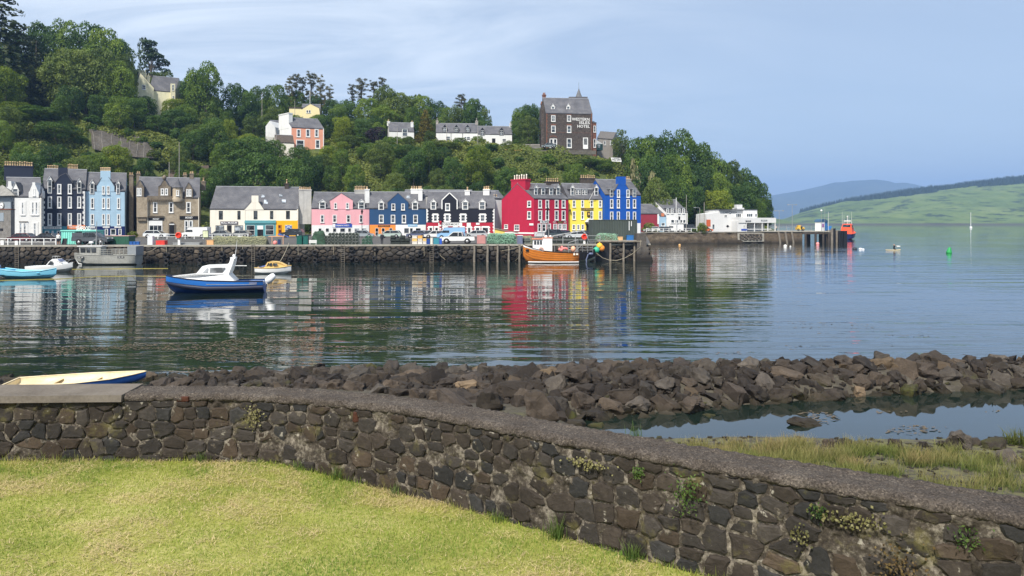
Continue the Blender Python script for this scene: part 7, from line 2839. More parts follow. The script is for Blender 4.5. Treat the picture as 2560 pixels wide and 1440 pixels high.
for k,(a,b)in {'d':(NETD,FRM['d']),'g':(NETG,FRM['g']),'k':(NETD,FRM['k'])}.items():
 o=CREEL.build('creel',[a,b],org=(0,0,0))
 CM[k]=o.data
 bpy.data.objects.remove(o)
rq=random.Random(17)
ORD1=['first']+[t.strip()for t in ORD[1:]]
def creel_stack(u0,u1,back,rows,kind,deep,group,desc,end_on=True):
 x0,y0,z0=on_quay(u0,back)
 x1=on_quay(u1,back)[0]
 st_=.52 if end_on else .74
 n=max(1,int((x1-x0)/st_))
 for d in range(deep):
  for r_ in range(rows):
   for i in range(n):
    if r_==rows-1 and rq.random()<.25:
     continue
    o=bpy.data.objects.new('creel',CM[kind])
    COL.objects.link(o)
    o.location=(x0+st_*(i+.5)+rq.uniform(-.04,.04),y0+d*(.74 if end_on else .52),z0+r_*.44)
    o.rotation_euler=(rq.uniform(-.06,.06),rq.uniform(-.05,.05),(math.pi/2 if end_on else 0)+rq.uniform(-.1,.1))
    o.scale=(1,1,rq.uniform(.93,1.05))
    where='top' if r_==rows-1 else ('bottom' if r_==0 else ('second' if r_==1 else 'third'))
    tag(o,f'{ORD1[i]} {desc[0]} from the left in the {where} row {desc[1]}','creel',group)
creel_stack(812,905,2.0,4,'d',1,'hooped creels stacked before the pink house',('grey hooped creel','before the pink house'))
creel_stack(905,938,2.0,3,'g',1,'green creels left of the standing person',('green creel','left of the person'))
creel_stack(976,1032,2.2,3,'k',1,'black creels right of the standing person',('black creel','right of the person'),False)
creel_stack(1302,1334,2.0,2,'d',1,'grey creels behind the orange boat',('grey creel','behind the orange boat'),False)
creel_stack(1380,1475,3.0,2,'k',1,'dark creels under the pier railing',('dark creel','under the pier railing'),False)
def heap(label,u0,u1,v_top,back,mat,strand,seed,name='net_heap',depth=1.6,strands=150):
 rg=random.Random(seed)
 x0,y0,z0=on_quay(u0,back)
 x1=on_quay(u1,back)[0]
 H=ZV(v_top,y0)-z0
 root=thing(name,label,'net heap',(x0,y0,z0),'heaps of fishing nets on the quay')
 nx,ny=max(8,int((x1-x0)/.25)),9
 V,F_=[],[]
 def hz_(x,y):
  e=min(1,min(x-x0,x1-x)/.5)if x1-x0>1 else 1
  q=math.sin(math.pi*min(1,max(0,(y-y0)/depth))*.9+.14)
  return z0+max(0,H*(max(0,e)**.4)*q**.35*(1+.16*mnoise.noise(Vector((x*.8,y,seed))))+.09*mnoise.noise(Vector((x*4,y*4,seed))))
 for i in range(nx+1):
  for j in range(ny+1):
   x,y=x0+(x1-x0)*i/nx,y0+depth*j/ny
   V.append((x,y,hz_(x,y)if 0<j<ny and 0<i<nx else z0))
 for i in range(nx):
  for j in range(ny):
   a=i*(ny+1)+j
   F_.append((a,a+ny+1,a+ny+2,a+1))
 m=MB()
 m.add(V,F_,0,True)
 m.build('net_pile',mat,root)
 m=MB()
 for k in range(int(strands*(x1-x0)/4)):
  if k%2:                                              # loops hanging down the front of the heap
   x,zz=rg.uniform(x0+.1,x1-.1),z0+H*rg.uniform(.1,.9)
   pts=[]
   a=rg.uniform(0,6.28)
   for q in range(5):
    zc=min(max(zz,z0+.03),z0+H*.97)
    pts.append((min(max(x,x0+.05),x1-.05),y0+depth/9*(zc-z0)/H-.05,zc))
    x+=.17*math.cos(a)
    zz+=.13*math.sin(a)
    a+=rg.uniform(-1.2,1.2)
   m.tube(pts,.022,3,caps=False)
   continue
  x,y=rg.uniform(x0+.1,x1-.1),y0+rg.uniform(.08,depth*.6)
  a=rg.uniform(0,6.28)
  pts=[]
  for q in range(5):
   xx,yy=min(max(x,x0+.05),x1-.05),min(max(y,y0+.05),y0+depth-.1)
   pts.append((xx,yy,hz_(xx,yy)+.03))
   x+=.2*math.cos(a)
   y+=.12*math.sin(a)
   a+=rg.uniform(-1.2,1.2)
  m.tube(pts,.022,3,caps=False)
 s=m.build('strand_tangle',strand,root)
 s['kind']='stuff'
G1=rough_mat('net_grey_green',[(.3,(.05,.055,.035)),(.55,(.15,.16,.11)),(.8,(.30,.31,.23))],5,.05,.95,16)
G2=rough_mat('net_deep_green',[(.3,(.015,.035,.022)),(.55,(.05,.10,.065)),(.8,(.13,.22,.15))],5,.05,.95,16)
S1,S2,S3=paint('strand_straw','#a8a886',.9,.2),paint('strand_green','#8fb89e',.9,.2),paint('strand_dark','#4c5c4a',.9,.2)
heap('long grey green heap of nets before the museum',524,668,592,1.0,G1,S1,1,strands=170)
heap('dark green heap of nets left of the hooped creels',776,814,579,1.6,G2,S3,2,strands=90)
heap('pale green heap of nets right of the white pickup',1216,1292,584,1.4,G2,S2,3,strands=260)
heap('grey heap of nets behind the orange boat bow',1296,1335,590,3.2,G1,S1,4)
heap('grey green heap of rope in front of the container',1488,1545,584,1.2,G1,S2,5,depth=1.2)
def crate(name,label,u0,u1,v0,back,mat,cat,group=None,z=None,depth=None,rim=True,lid=None):
 x0,y0,zg=on_quay(u0,back)
 x1=on_quay(u1,back)[0]
 zg=zg if z is None else z
 zt=ZV(v0,y0)
 d=depth or min(1.2,(x1-x0)*.8)
 root=thing(name,label,cat,(x0,y0,zg),group)
 t=.03
 m=MB()
 m.box(x0+t,x1-t,y0+t,y0+d-t,zg,zt-.06)
 m.box(x0,x1,y0,y0+d,zg+.02,zg+.08)
 for k in range(max(2,int((x1-x0)/.35))):
  xx=x0+(x1-x0)*(k+.5)/max(2,int((x1-x0)/.35))
  m.box(xx-.025,xx+.025,y0,y0+t,zg+.08,zt-.08)
 m.build('crate_body',mat,root)
 if rim:
  m=MB()
  for a in ((x0,x1,y0,y0+.06),(x0,x1,y0+d-.06,y0+d),(x0,x0+.06,y0+.06,y0+d-.06),(x1-.06,x1,y0+.06,y0+d-.06)):
   m.box(*a,zt-.08,zt)
  m.build('crate_rim',lid or mat,root)
 return root
C_=lambda h:paint('plastic_'+h.lstrip('#'),h,.5,.1,1.2)
crate('skip','dark green skip with a pale pink rim right of the grey pickup',262,323,589,3.6,C_('#2f5a48'),'skip',lid=C_('#c8a09c'),depth=2.0)
crate('water_tank','white plastic tank beside the red crate',368,381.5,590,1.4,C_('#dfe3e6'),'tank')
crate('fish_crate','red slatted crate on the quay edge',389,412,601.5,1.0,C_('#d8433a'),'crate')
crate('tan_cover','sandy covered bundle on the quay edge right of the map board',516,534,600,.9,C_('#d6a878'),'bundle')
crate('metal_trough','grey metal trough lying left of the map board',432,500,606.5,1.1,STEEL,'trough')
crate('wheelie_bin','dark green wheeled bin before the amber shopfront',741,755,589,2.0,C_('#1d5a50'),'bin','green bins by the amber shopfront')
crate('wheelie_bin','blue green wheeled bin right of the dark green bin',756,770,589.5,2.2,C_('#23605a'),'bin','green bins by the amber shopfront')
for i in range(3):
 crate('blue_drum',['left blue drum behind the grey workboat stern','middle blue drum behind the grey workboat stern','right blue drum behind the grey workboat stern'][i],323+i*8.4,331+i*8.4,604,1.6,C_('#2f62a8'),'drum','blue drums on the quay')
FBC=['#e0dbd2','#e8c27a','#dcd6cc','#e6e2dc','#cfc8be','#e9b25c']
fi=0
for col_,(ua,ub)in enumerate(((1030,1043),(1044,1056),(1057,1066))):
 for r_ in range(3 if col_<2 else 2):
  x0,y0,zg=on_quay(ua,2.0)
  z0_=zg+r_*.44
  vt=CV+(EYE-(z0_+.42))*FPX/y0
  crate('fish_box',f"{['lowest', 'middle', 'top'][r_]} box of the {['left', 'centre', 'right'][col_]} pile of fish boxes by the pickup",ua,ub,vt,2.0,C_(FBC[fi%6]),'fish box','fish boxes stacked by the pickup',z=z0_)
  fi+=1
crate('blue_tub','teal blue tub in front of the white pickup bonnet',1083,1098,595,1.2,C_('#3f8a9a'),'tub','tubs beside the white pickup')
crate('blue_tub','small dark blue tub right of the mooring post',1066,1075,597,1.2,C_('#2a4a90'),'tub','tubs beside the white pickup')
crate('blue_tub','bright blue tub under the white pickup bumper',1098.5,1105,596,.9,C_('#2a5ac0'),'tub','tubs beside the white pickup')
crate('blue_tub','cream bucket between the two blue tubs',1075.5,1082,594,1.0,C_('#dcd8cc'),'tub','tubs beside the white pickup')
crate('pallet_crate','pinkish crate stack behind the pickup tailgate',1192,1214,588,3.0,C_('#c08a86'),'crate')
crate('white_tub','white and navy tub right of the pale green nets',1293,1307,588,1.2,C_('#6a7088'),'tub',lid=WHITE)
crate('timber_box','pale timber box on the pier deck below the container',1543,1557,592,.9,C_('#d0a878'),'box')
crate('blue_tub','blue tub hung with white rope on the pier deck',1567,1584,588,.8,C_('#2f6aa8'),'tub')
bx_=thing('quay_bench','white slatted bench on the quay before the green nets','bench',on_quay(782,.9))
for k in range(3):
 m=MB()
 x0,y0,z0=on_quay(772.5,.9)
 x1=on_quay(792,.9)[0]
 m.box(x0,x1,y0,y0+.05,z0+.25+k*.16,z0+.36+k*.16)
 m.build('slat',WHITE,bx_)
m=MB()
for xx in (x0+.1,x1-.15):
 m.box(xx,xx+.06,y0+.051,y0+.35,z0,z0+.7)
m.build('bench_leg',WHITE,bx_)['kind']='stuff'
ball_=thing('pink_float','round pink float on the quay below the yellow cabin boat mast','float',on_quay(688,.8))
m=MB()
x,y,z=on_quay(688,.8)
m.ball((x,y,z+.3),.32,10)
m.build('float_ball',SALM,ball_,keep=False)
crate('navy_drum','navy drum beside the pink float',694,701,598.5,.9,C_('#2b3c66'),'drum')
tr_=thing('trestle_table','salmon topped trestle table piled with rope on the quay','table',on_quay(690,2.4))
x0,y0,z0=on_quay(671,2.4)
x1=on_quay(711,2.4)[0]
zt=ZV(590,y0)
m=MB()
m.box(x0,x1,y0,y0+1.1,zt-.1,zt)
m.build('table_top',C_('#d8a888'),tr_)
for xx in (x0+.5,x1-.2):
 m=MB()
 m.box(xx,xx+.08,y0,y0+.08,z0,zt-.1)
 m.build('leg',C_('#d8a888'),tr_)
tp=thing('blue_tarp','crumpled blue and white tarpaulin on the trestle table end','tarpaulin',(x1-.8,y0,zt))
m=MB()
V,F_=[],[]
for i in range(9):
 for j in range(5):
  x,y=x1-1.0+1.6*i/8,y0+.2*j
  V.append((x,y,zt+.28+.2*mnoise.noise(Vector((x*3,y*5,2)))-.05*i))
for i in range(8):
 for j in range(4):
  F_.append((i*5+j,(i+1)*5+j,(i+1)*5+j+1,i*5+j+1))
m.add(V,F_,0,True)
m.build('tarp_sheet',TARP,tp)
# kiosk
ki=thing('seafood_kiosk','turquoise seafood kiosk with standing white letters on its roof','kiosk',on_quay(153,3.5))
FK=Facade.xy(on_quay(153,3.5)[:2],on_quay(246,3.5)[:2])
AQ=paint('kiosk_turquoise','#86d8c8',.5,.06)
t0,z1=FK.sz(153.5,578)
t1,z0=FK.sz(188,617)
t2=FK.sz(205,600)[0]
t3=FK.sz(240,600)[0]
m=MB()
FK.box(m,t0,t1,QZ,z1,-2.2,0)
FK.box(m,t1,t2,QZ,QZ+1.0,-2.2,0)
FK.box(m,t2,t3,QZ,z1,-2.2,0)
FK.box(m,t1,t2,QZ,z1,-2.2,-1.2)
m.build('cabin_shell',AQ,ki)
for i in range(6):
 m=MB()
 a=t0+(t1-t0)*(i+.15)/6
 FK.box(m,a,a+(t1-t0)*.09,QZ+.1,z1-.12,.0,.07)
 m.build('corrugation',AQ,ki)
m=MB()
FK.box(m,t0-.1,t3+.1,z1,z1+.16,-2.3,.15)
m.build('roof_edge',AQ,ki)
m=MB()
FK.box(m,t1+.02,t2-.02,QZ+1.0,z1,-1.18,-1.1)
m.build('hatch',BLACK,ki)
text_on(FK,(FK.sz(189,572)[0]+FK.sz(222,572)[0])/2,FK.sz(200,571.5)[1]+.0,-.3,.62,'SEAFOOD',WHITE,ki,2.1,.02)
m=MB()
for k in range(7):
 tt_=FK.sz(191+k*4.7,570)[0]
 FK.box(m,tt_,tt_+.03,z1+.1,z1+.5,-.36,-.33)
m.build('letter_stay',STEEL,ki)['kind']='stuff'
sb_=thing('menu_board','small dark menu board standing left of the kiosk','sign',on_quay(160,1.6))
m=MB()
x,y,z=on_quay(160,1.6)
m.prism([(x-.38,y,z),(x+.38,y,z),(x+.34,y+.22,z+.95),(x-.34,y+.22,z+.95)],(0,.05,0))
fix_normals(m.build('board',BLACK,sb_))
# info board, container, railings
ib=thing('map_board','pale map board on a post at the quay edge before the white van','sign',on_quay(513,.9))
x0,y0,z0=on_quay(506.5,.9)
x1=on_quay(521,.9)[0]
m=MB()
m.box(x0,x1,y0,y0+.08,ZV(594,y0),ZV(576,y0))
m.build('board_frame',paint('board_olive','#4b5540',.6),ib)
m=MB()
m.box(x0+.06,x1-.06,y0-.012,y0,ZV(593,y0),ZV(578,y0))
m.build('map_sheet',paint('map_print','#d3d8b4',.6,.2,4),ib)
m=MB()
m.box((x0+x1)/2-.05,(x0+x1)/2+.05,y0+.081,y0+.18,z0,ZV(580,y0))
m.build('post',WOOD,ib)
for u,lab in ((447,'round orange lifebuoy station with white post before the sandstone house'),(1461,'round orange lifebuoy on the pier railing behind the orange boat')):
 x,y,z=on_quay(u,.5)
 v=588 if u<1000 else 592
 lbr=thing('lifebuoy_station',lab,'lifebuoy',(x,y,z),'orange lifebuoys on the quay')
 m=MB()
 zc_=ZV(v,y)
 m.torus((x,y-.12,zc_),.36,.10,(0,1,0),18,7)
 m.build('lifebuoy_ring',paint('lifebuoy_orange','#e8452c',.5),lbr)
 m=MB()
 m.lathe([(.01,0),(.46,0),(.46,.06),(.01,.06)],18,Matrix.Translation((x,y,zc_))@Matrix.Rotation(math.pi/2,4,'X'),0,False)
 m.build('back_plate',paint('lifebuoy_red','#c8372a',.6),lbr)
 m=MB()
 m.box(x-.16,x+.16,y+.03,y+.1,z,zc_-.3)
 m.build('post',WHITE,lbr)
cn=thing('shipping_container','dark grey green shipping container at the end of the quay','container',on_quay(1481,2.2))
FC=Facade.xy(on_quay(1481.5,2.2)[:2],on_quay(1593,2.2)[:2])
CMT=paint('container_grey_green','#4b534e',.6,.08,.5,stain=.25)
_,z1=FC.sz(1481,549)
m=MB()
zb_=3.0
n=26
pts_=[]
for i in range(n*4+1):
 t=FC.L*(.02+.96*i/(n*4))
 pts_.append((t,.0 if i%4 in (0,3)else .06))
for (ta,oa),(tb,ob2)in zip(pts_[:-1],pts_[1:]):
 m.poly([FC.p(ta,zb_+.15,oa-.06),FC.p(tb,zb_+.15,ob2-.06),FC.p(tb,z1-.12,ob2-.06),FC.p(ta,z1-.12,oa-.06)])
m.build('corrugated_side',CMT,cn)
m=MB()
FC.box(m,0,FC.L,z1-.12,z1,-2.4,.02)
FC.box(m,0,FC.L,zb_,zb_+.15,-2.4,.02)
for a in (0,FC.L-.14):
 FC.box(m,a,a+.14,zb_+.151,z1-.121,-2.4,.02)
FC.box(m,.15,FC.L-.15,zb_+.15,z1-.13,-2.38,-.12)
m.build('container_frame',CMT,cn)
for u,v0,v1 in ((1572.8,553,576),(1578.3,553,565.5)):
 t,za=FC.sz(u,v0)
 _,zb2=FC.sz(u,v1)
 m=MB()
 FC.box(m,t-.05,t+.06,zb2,za,.0,.03)
 m.build('painted_number',WHITE,cn)
def railing(name,label,pts,h,rails,r,mat,group=None,step=1.6,cat='railing'):
 root=thing(name,label,cat,pts[0],group)
 P_=[Vector(p)for p in pts]
 for a,b in zip(P_[:-1],P_[1:]):
  n=max(1,int((b-a).length/step))
  for i in range(n+1):
   p=a.lerp(b,i/n)
   m=MB()
   m.box(p.x-r,p.x+r,p.y-r,p.y+r,p.z,p.z+h)
   m.build('post',mat,root)
  for k in range(rails):
   z=h*(1-k/rails)-r
   m=MB()
   m.tube([a+Vector((0,0,z)),b+Vector((0,0,z))],r*.8,5)
   m.build('rail',mat,root)
 return root
railing('white_railing','white quay railing at the left below the clock tower',[on_quay(-10,.8),on_quay(140,.8)],1.0,2,.055,WHITE)
for u0,u1,v0,v1 in ((1,9,601,616),(37,44,602,615)):
 b_=thing('life_box',['white box on the quay railing at the left picture edge','white box on the quay railing below the white house'][u0>20],'box',on_quay(u0,.6))
 x0,y0,z0=on_quay(u0,.6)
 m=MB()
 m.box(x0,on_quay(u1,.6)[0],y0,y0+.14,ZV(v1,y0),ZV(v0,y0))
 m.build('box_body',WHITE,b_)
railing('street_railing','white street railing before the sandstone house',[(XU(372,138),138,2.8),(XU(620,140),140,2.8)],.95,2,.05,WHITE)
railing('sea_wall_railing','white railing along the sea wall before the parked vans',[(XU(1616,203.6),203.6,3.25),(XU(1742,206.2),206.2,3.25)],1.05,2,.07,WHITE)
railing('pier_railing','grey railing on the quay behind the orange fishing boat',[on_quay(1376,.7),on_quay(1500,.7)],1.3,2,.05,STEEL)
sh=thing('timber_slip','weathered timber slip roof leaning against the crimson gable','lean-to',(XU(1237,158),158,3))
m=MB()
m.prism([P(1237,570,158),P(1296,581.5,156),P(1296,583.5,156),P(1237,572.5,158)],(0,1.4,0))
fix_normals(m.build('roof_boards',WOOD,sh))
m=MB()
m.prism([P(1237,573,158.2),P(1262,578,157.4),P(1262,584,157.4),P(1237,584,158.2)],(0,.9,0))
fix_normals(m.build('yellow_panel',paint('faded_yellow','#d9c060',.7),sh))
# tyres hung on the quay face
TYM=MB()
TYM.torus((0,0,0),.30,.125,(0,1,0),18,8)
_o=TYM.build('tyre_fender',RUBBER,org=(0,0,0))
tym=_o.data
bpy.data.objects.remove(_o)
TY=[(447,624.5,5),(457,625.5,5),(467,626,5),(478.5,626.5,5),(500.6,623.5,5),(454.5,635,4.5),(455,647,5),(414,638,8),(416,653,7.5),(554.7,636,8.5),(606,630.4,8.5),(500,636,6),(500,652,7.5),(552,653,6.5),(604,651,8.5),(588,643,6.5),(647,637.6,6.5),(657,645,7.5),(655,630,6),(745,643.5,6.5),(787,632,7.5),(788,651,7),(834,643,6),(879,623,7.5),(878,643,7.5),(892,650,6.5),(1147,622,9),(1051,632,7),(1091,620,7),(1092,639,8),(1203,643,7.5),(1071,620,6.5),(1148,643,7.5),(937,622,7),(936,646,6.5),(725,648,6),(1027,646,5.5)]
tl_=[]
for u,v,r in TY:
 y=quay_y(u)-.26
 o=bpy.data.objects.new('tyre_fender',tym)
 COL.objects.link(o)
 o.location=(XU(u,y),y,ZV(v,y))
 o.scale=(r*y/FPX/.425,)*3
 o.rotation_euler=(rq.uniform(-.08,.12),0,rq.uniform(-.2,.2))
 tag(o,'x','tyre','tyre fenders on the quay wall')
 tl_.append((o,'black tyre',u,v))
QLAND=[('red crate',400,630),('map board',513,635),('white mast of the cabin boat',586,640),('yellow cabin boat',684,640),('white bench',782,635),('hooped creels',858,635),('person in dark clothes',955,635),('fish boxes',1047,635),('white pickup',1144,635),('pale green nets',1240,635)]
place_words(tl_,QLAND)
def ladder(u,v0,v1,label,w=.42,mat=None):
 y=quay_y(u)-.22
 root=thing('quay_ladder',label,'ladder',(XU(u,y),y,ZV(v1,y)),'ladders on the quay wall')
 x=XU(u,y)
 za,zb2=ZV(v1,y),ZV(v0,y)
 for s in (-1,1):
  m=MB()
  m.tube([(x+s*w/2,y,za),(x+s*w/2,y,zb2)],.035,5)
  m.build('stile',mat or WOOD,root)
 for z in np.arange(za+.15,zb2,.3):
  m=MB()
  m.tube([(x-w/2,y,z),(x+w/2,y,z)],.026,5)
  m.build('rung',mat or WOOD,root)
ladder(42,617,669,'timber ladder on the quay wall above the white cabin cruiser',.5)
ladder(633,612,656,'rusty ladder on the quay wall left of the yellow cabin boat',.45)
ladder(857,611,657,'ladder on the quay wall below the hooped creels',.5)
ladder(1079,611,657,'ladder on the quay wall left of the white pickup',.5)
# timber piles and the small pier deck
for i,(u,v0,w,lab)in enumerate(((1186,612,.34,'leftmost timber pile of the quay, right of the white pickup'),(1219,612,.36,'second timber pile from the left on the quay'),(1244,612,.32,'third timber pile from the left, below the pale green nets'),(1272,612,.32,'fourth timber pile from the left, below the pale green nets'),(1299,611,.32,'timber pile just left of the orange boat bow'),(1343,612,.3,'timber pile behind the orange boat wheelhouse'),(1398,612,.3,'timber pile behind the pink deck buoys'),(1486,620,.36,'dark timber pile right of the black workboat'),(1526,608,.34,'left pale timber pile under the pier deck'),(1559,607,.34,'middle pale timber pile under the pier deck'),(1586,606,.34,'right pale timber pile under the pier deck'))):
 y=quay_y(u)-.55
 m=MB()
 x=XU(u,y)
 zt=ZV(v0,y)
 m.tube([(x+.04,y,-1.2),(x-.02,y,.5),(x+.03,y,1.6),(x,y,zt)],[w*.5,w*.52,w*.48,w*.46],8)
 o=m.build('timber_pile',WOOD,org=(x,y,0))
 tag(o,lab,'pile','timber piles along the quay')
pd=thing('pier_deck','timber pier deck with a pale edge beam below the container','pier deck',(XU(1495,112),112,2.9))
y=quay_y(1550)-.75
m=MB()
m.box(XU(1494,y),XU(1604,y),y,y+3.0,2.92,3.14)
m.build('edge_beam',WOOD,pd)
m=MB()
m.box(XU(1494,y)+.05,XU(1604,y)-.05,y+.3,y+5.0,3.141,3.17)
m.build('deck_boards',CONC,pd)
rp=thing('pier_gap_shade','black panel standing in for shade under the pier deck by the round fenders','recess',(XU(1508,112.6),112.6,0))
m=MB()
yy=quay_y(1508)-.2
m.box(XU(1490,yy),XU(1524,yy),yy,yy+.12,-.5,2.9)  # black panel stands in for the shade of the open gap below the deck
m.build('gap_shade_panel',BLACK,rp)
# pillar and tumbled stones at the quay end
qe=thing('quay_end_pillar','square stone pillar at the right end of the quay','pillar',(XU(1606,113),113,0))
m=MB()
yq=113.4
for z0,z1,dx in ((-.8,.9,.45),(.9,2.2,.2),(2.2,4.25,0)):
 V=[]
 for z,e in ((z0,dx+.25*(z0<0)),(z1,dx)):
  x0,x1=XU(1593,yq)-e*.3,XU(1616,yq)+e*1.6
  V+=[(x0,yq-e,z),(x1,yq-e,z),(x1,yq+2.4,z),(x0,yq+2.4,z)]
 m.add(V,[(0,3,2,1),(4,5,6,7),(0,1,5,4),(1,2,6,5),(2,3,7,6),(3,0,4,7)])
m.build('pillar_shaft',QS[1],qe)
# the steamer pier at the headland
pr=thing('steamer_pier','long pier of stone and dark piles reaching out right of the cafe','pier',(XU(1925,213),213,0))
YP=212.0
m=MB()
m.box(XU(1905,YP),XU(2006,YP),YP,YP+14,-1,3.15)
m.build('stone_arm',SWM,pr)
m=MB()
m.box(XU(1905,YP),XU(2072,YP),YP-.3,YP+14,3.151,3.42)
m.build('pier_deck',CONC,pr)
m=MB()
m.box(XU(2006,YP),XU(2072,YP),YP-.2,YP+.2,2.5,3.15)
m.build('edge_beam',DARKSTONE,pr)
for u in (1945,1962,1978):
 m=MB()
 m.tube([(XU(u,YP)+.6,YP-.35,-.5),(XU(u,YP),YP-.3,3.2)],.3,6)
 m.build('raking_fender',WOOD,pr)
for i,u in enumerate((2014,2018,2023,2039,2050,2054,2058,2062,2067,2072,2077)):
 m=MB()
 yy=YP+(i%3)*2.2
 m.tube([(XU(u,yy),yy,-1.5),(XU(u,yy),yy,3.1)],.34,7)
 m.build('pier_pile',DARKSTONE,pr)
dl=thing('dolphin','cluster of tall dark piles with tyres at the pier head','dolphin',(XU(2095,213),213,0))
for i,u in enumerate((2080,2086,2092,2098,2103,2108,2112,2115)):
 m=MB()
 yy=211.5+(i%3)*1.3
 vt=571 if u<2090 else 577
 m.tube([(XU(u,yy),yy,-1.5),(XU(u,yy),yy,ZV(vt,yy))],.36,7)
 m.build('pile',WOOD if i in (0,2)else BLACK,dl)
m=MB()
m.box(XU(2072,214),XU(2100,214),214,216,2.6,3.6)
m.build('walkway',WOOD,dl)
pk_=thing('pier_cabin','small blue and white cabin with a rounded roof on the pier','cabin',(XU(2051,215),215,3.42))
fp_=Facade((2051,215),(2069,216.5))
pbox('cabin_wall',WHITE,fp_,2052,553,2062,578,-2,0,pk_)
pbox('cabin_side',paint('cabin_blue','#3a78b8',.5),fp_,2062.2,555,2069,578,-2,-.1,pk_)
pbox('poster',paint('poster_purple','#9a6a98',.6),fp_,2055,559,2060,568,0,.06,pk_)
m=MB()
t0,z0=fp_.sz(2051,555)
t1,_=fp_.sz(2069,555)
m.prism([fp_.p(t0+(t1-t0)*(.5-.5*math.cos(a)),z0+.9*math.sin(a),.1)for a in np.linspace(0,math.pi,7)],Vector((-fp_.n.x,-fp_.n.y,0))*2.3)
fix_normals(m.build('barrel_roof',paint('cabin_blue_dark','#3d5c78',.5),pk_))
crt=thing('blue_container','small blue storage box right of the pier cabin','storage box',(XU(2070,214),214,3.42))
pbox('box_body',paint('cabin_blue','#3a78b8',.5),Facade((2070,214),(2080,214)),2070.5,565,2079,574.5,-1.4,0,crt)
yd=thing('yellow_plant','yellow wheeled machine parked on the pier','machine',(XU(2004,214),214,3.42))
m=MB()
yy=214
m.box(XU(1993,yy),XU(2011,yy),yy,yy+1.4,3.75,4.5)
m.box(XU(1996,yy),XU(2002,yy),yy+.1,yy+1.3,4.5,5.1)
m.tube([(XU(2010,yy),yy+.6,4.4),(XU(2014,yy),yy+.6,4.0)],.1,5)
m.build('machine_body',paint('plant_yellow','#d8b04a',.6),yd)
for u in (1996,2008):
 m=MB()
 m.torus((XU(u,yy),yy-.02,3.75),.25,.1,(0,1,0),12,6)
 m.build('wheel',RUBBER,yd)
railing('pier_guard_rail','thin grey guard rail along the steamer pier',[(XU(1925,224),224,3.42),(XU(2070,224),224,3.42)],1.4,3,.06,STEEL,step=2.2)
# lamps and poles
def pole(label,u,v0,Y,zb,r=.07,mat=None,head=None,name='lamp_post',cat='lamp post',group='lamp posts and poles'):
 x=XU(u,Y)
 root=thing(name,label,cat,(x,Y,zb),group)
 zt=ZV(v0,Y)
 m=MB()
 m.tube([(x,Y,zb),(x,Y,zt)],[r,r*.7],6)
 m.build('post',mat or STEEL,root)
 if head=='arm':
  m=MB()
  m.tube([(x,Y,zt),(x-1.2,Y,zt+.15)],r*.6,5)
  m.box(x-1.7,x-1.1,Y-.12,Y+.12,zt+.05,zt+.2)
  m.build('lamp_head',STEEL,root)
 if head=='twin':
  m=MB()
  m.box(x-1.3,x+1.3,Y-.06,Y+.06,zt-.05,zt+.05)
  m.box(x-1.4,x-.9,Y-.15,Y+.15,zt-.1,zt+.12)
  m.box(x+.9,x+1.4,Y-.15,Y+.15,zt-.1,zt+.12)
  m.build('lamp_head',STEEL,root)
 if head=='lantern':
  m=MB()
  m.lathe([(.1,zt-.1),(.24,zt+.5),(.26,zt+.52),(.05,zt+.85),(.03,zt+1.0)],8,Matrix.Translation((x,Y,0)),0,False)
  m.build('lantern',BLACK,root)
 if head=='ball':
  m=MB()
  m.ball((x,Y,zt-.3),.3,8)
  m.build('lamp_globe',WHITE,root)
 return root
pole('black lantern lamp post before the pink house right end',905,534,150,2.85,.07,BLACK,'lantern')
pole('black lantern lamp post with flag before the crimson house',1369,528,142,2.8,.06,BLACK,'lantern')
pole('thin grey pole left of the crimson house windows',1356,524,146,2.8,.05)
pole('tall white flagpole before the white dormer house',1690.5,494,206.6,3.2,.13,WHITE)
pole('tall thin pole right of the white dormer house',1716,487,207,3.2,.09,GREYH,name='utility_pole',cat='pole')
pole('street lamp with an arm left of the road pole near the cafe',1749.5,520,207.5,3.2,.09,GREYH,'arm')
pole('tall grey pole left of the white cafe',1760.5,505,208.5,3.2,.10,GREYH,name='utility_pole',cat='pole')
pole('yellow sign post near the dark grey van',1744,540,208,3.2,.06,STEEL,name='sign_post',cat='sign')
pole('twin headed lamp post on the pier near the cafe',1948,527,215,3.42,.08,STEEL,'twin')
pole('tall twin headed lamp post in the middle of the pier',1980.5,512,215,3.42,.08,STEEL,'twin')
pole('globe lamp pole left of the pier cabin',2053.5,524,214.2,3.42,.06,STEEL,'ball')
pole('tall thin mast beside the pier cabin',2062,523,213.8,3.42,.06,STEEL,name='utility_pole',cat='pole')
pole('white aerial pole between the pier cabin and the lifeboat',2071,530,214,3.42,.05,WHITE,name='utility_pole',cat='pole')
for u,v0,Y,lab in ((775,226,262.5,'white flagpole on the yellow hill bungalow gable'),(737,252,258,'thin pole before the yellow hill bungalow wing'),(655,232,250,'pale pole in the shrubs left of the coral house'),(691,330,214,'street lamp pole before the coral house white gable'),(1194.5,315,236,'thin pole between the two white terrace cottages'),(1333,318,240,'pale pole among trees left of the stone hotel'),(448,356,190,'pale pole rising before the netted cliff'),(423,405,184,'thin pole behind the sandstone house roof'),(1117,308,240,'white flagpole before the upper terrace cottage'),(993,318,232,'pole before the white hill cottage')):
 pole(lab,u,v0,Y,terr1(XU(u,Y),Y)-.2 if u != 775 else 46,.10,GREYH if u != 775 else WHITE,name='utility_pole',cat='pole',group='poles on the hillside')
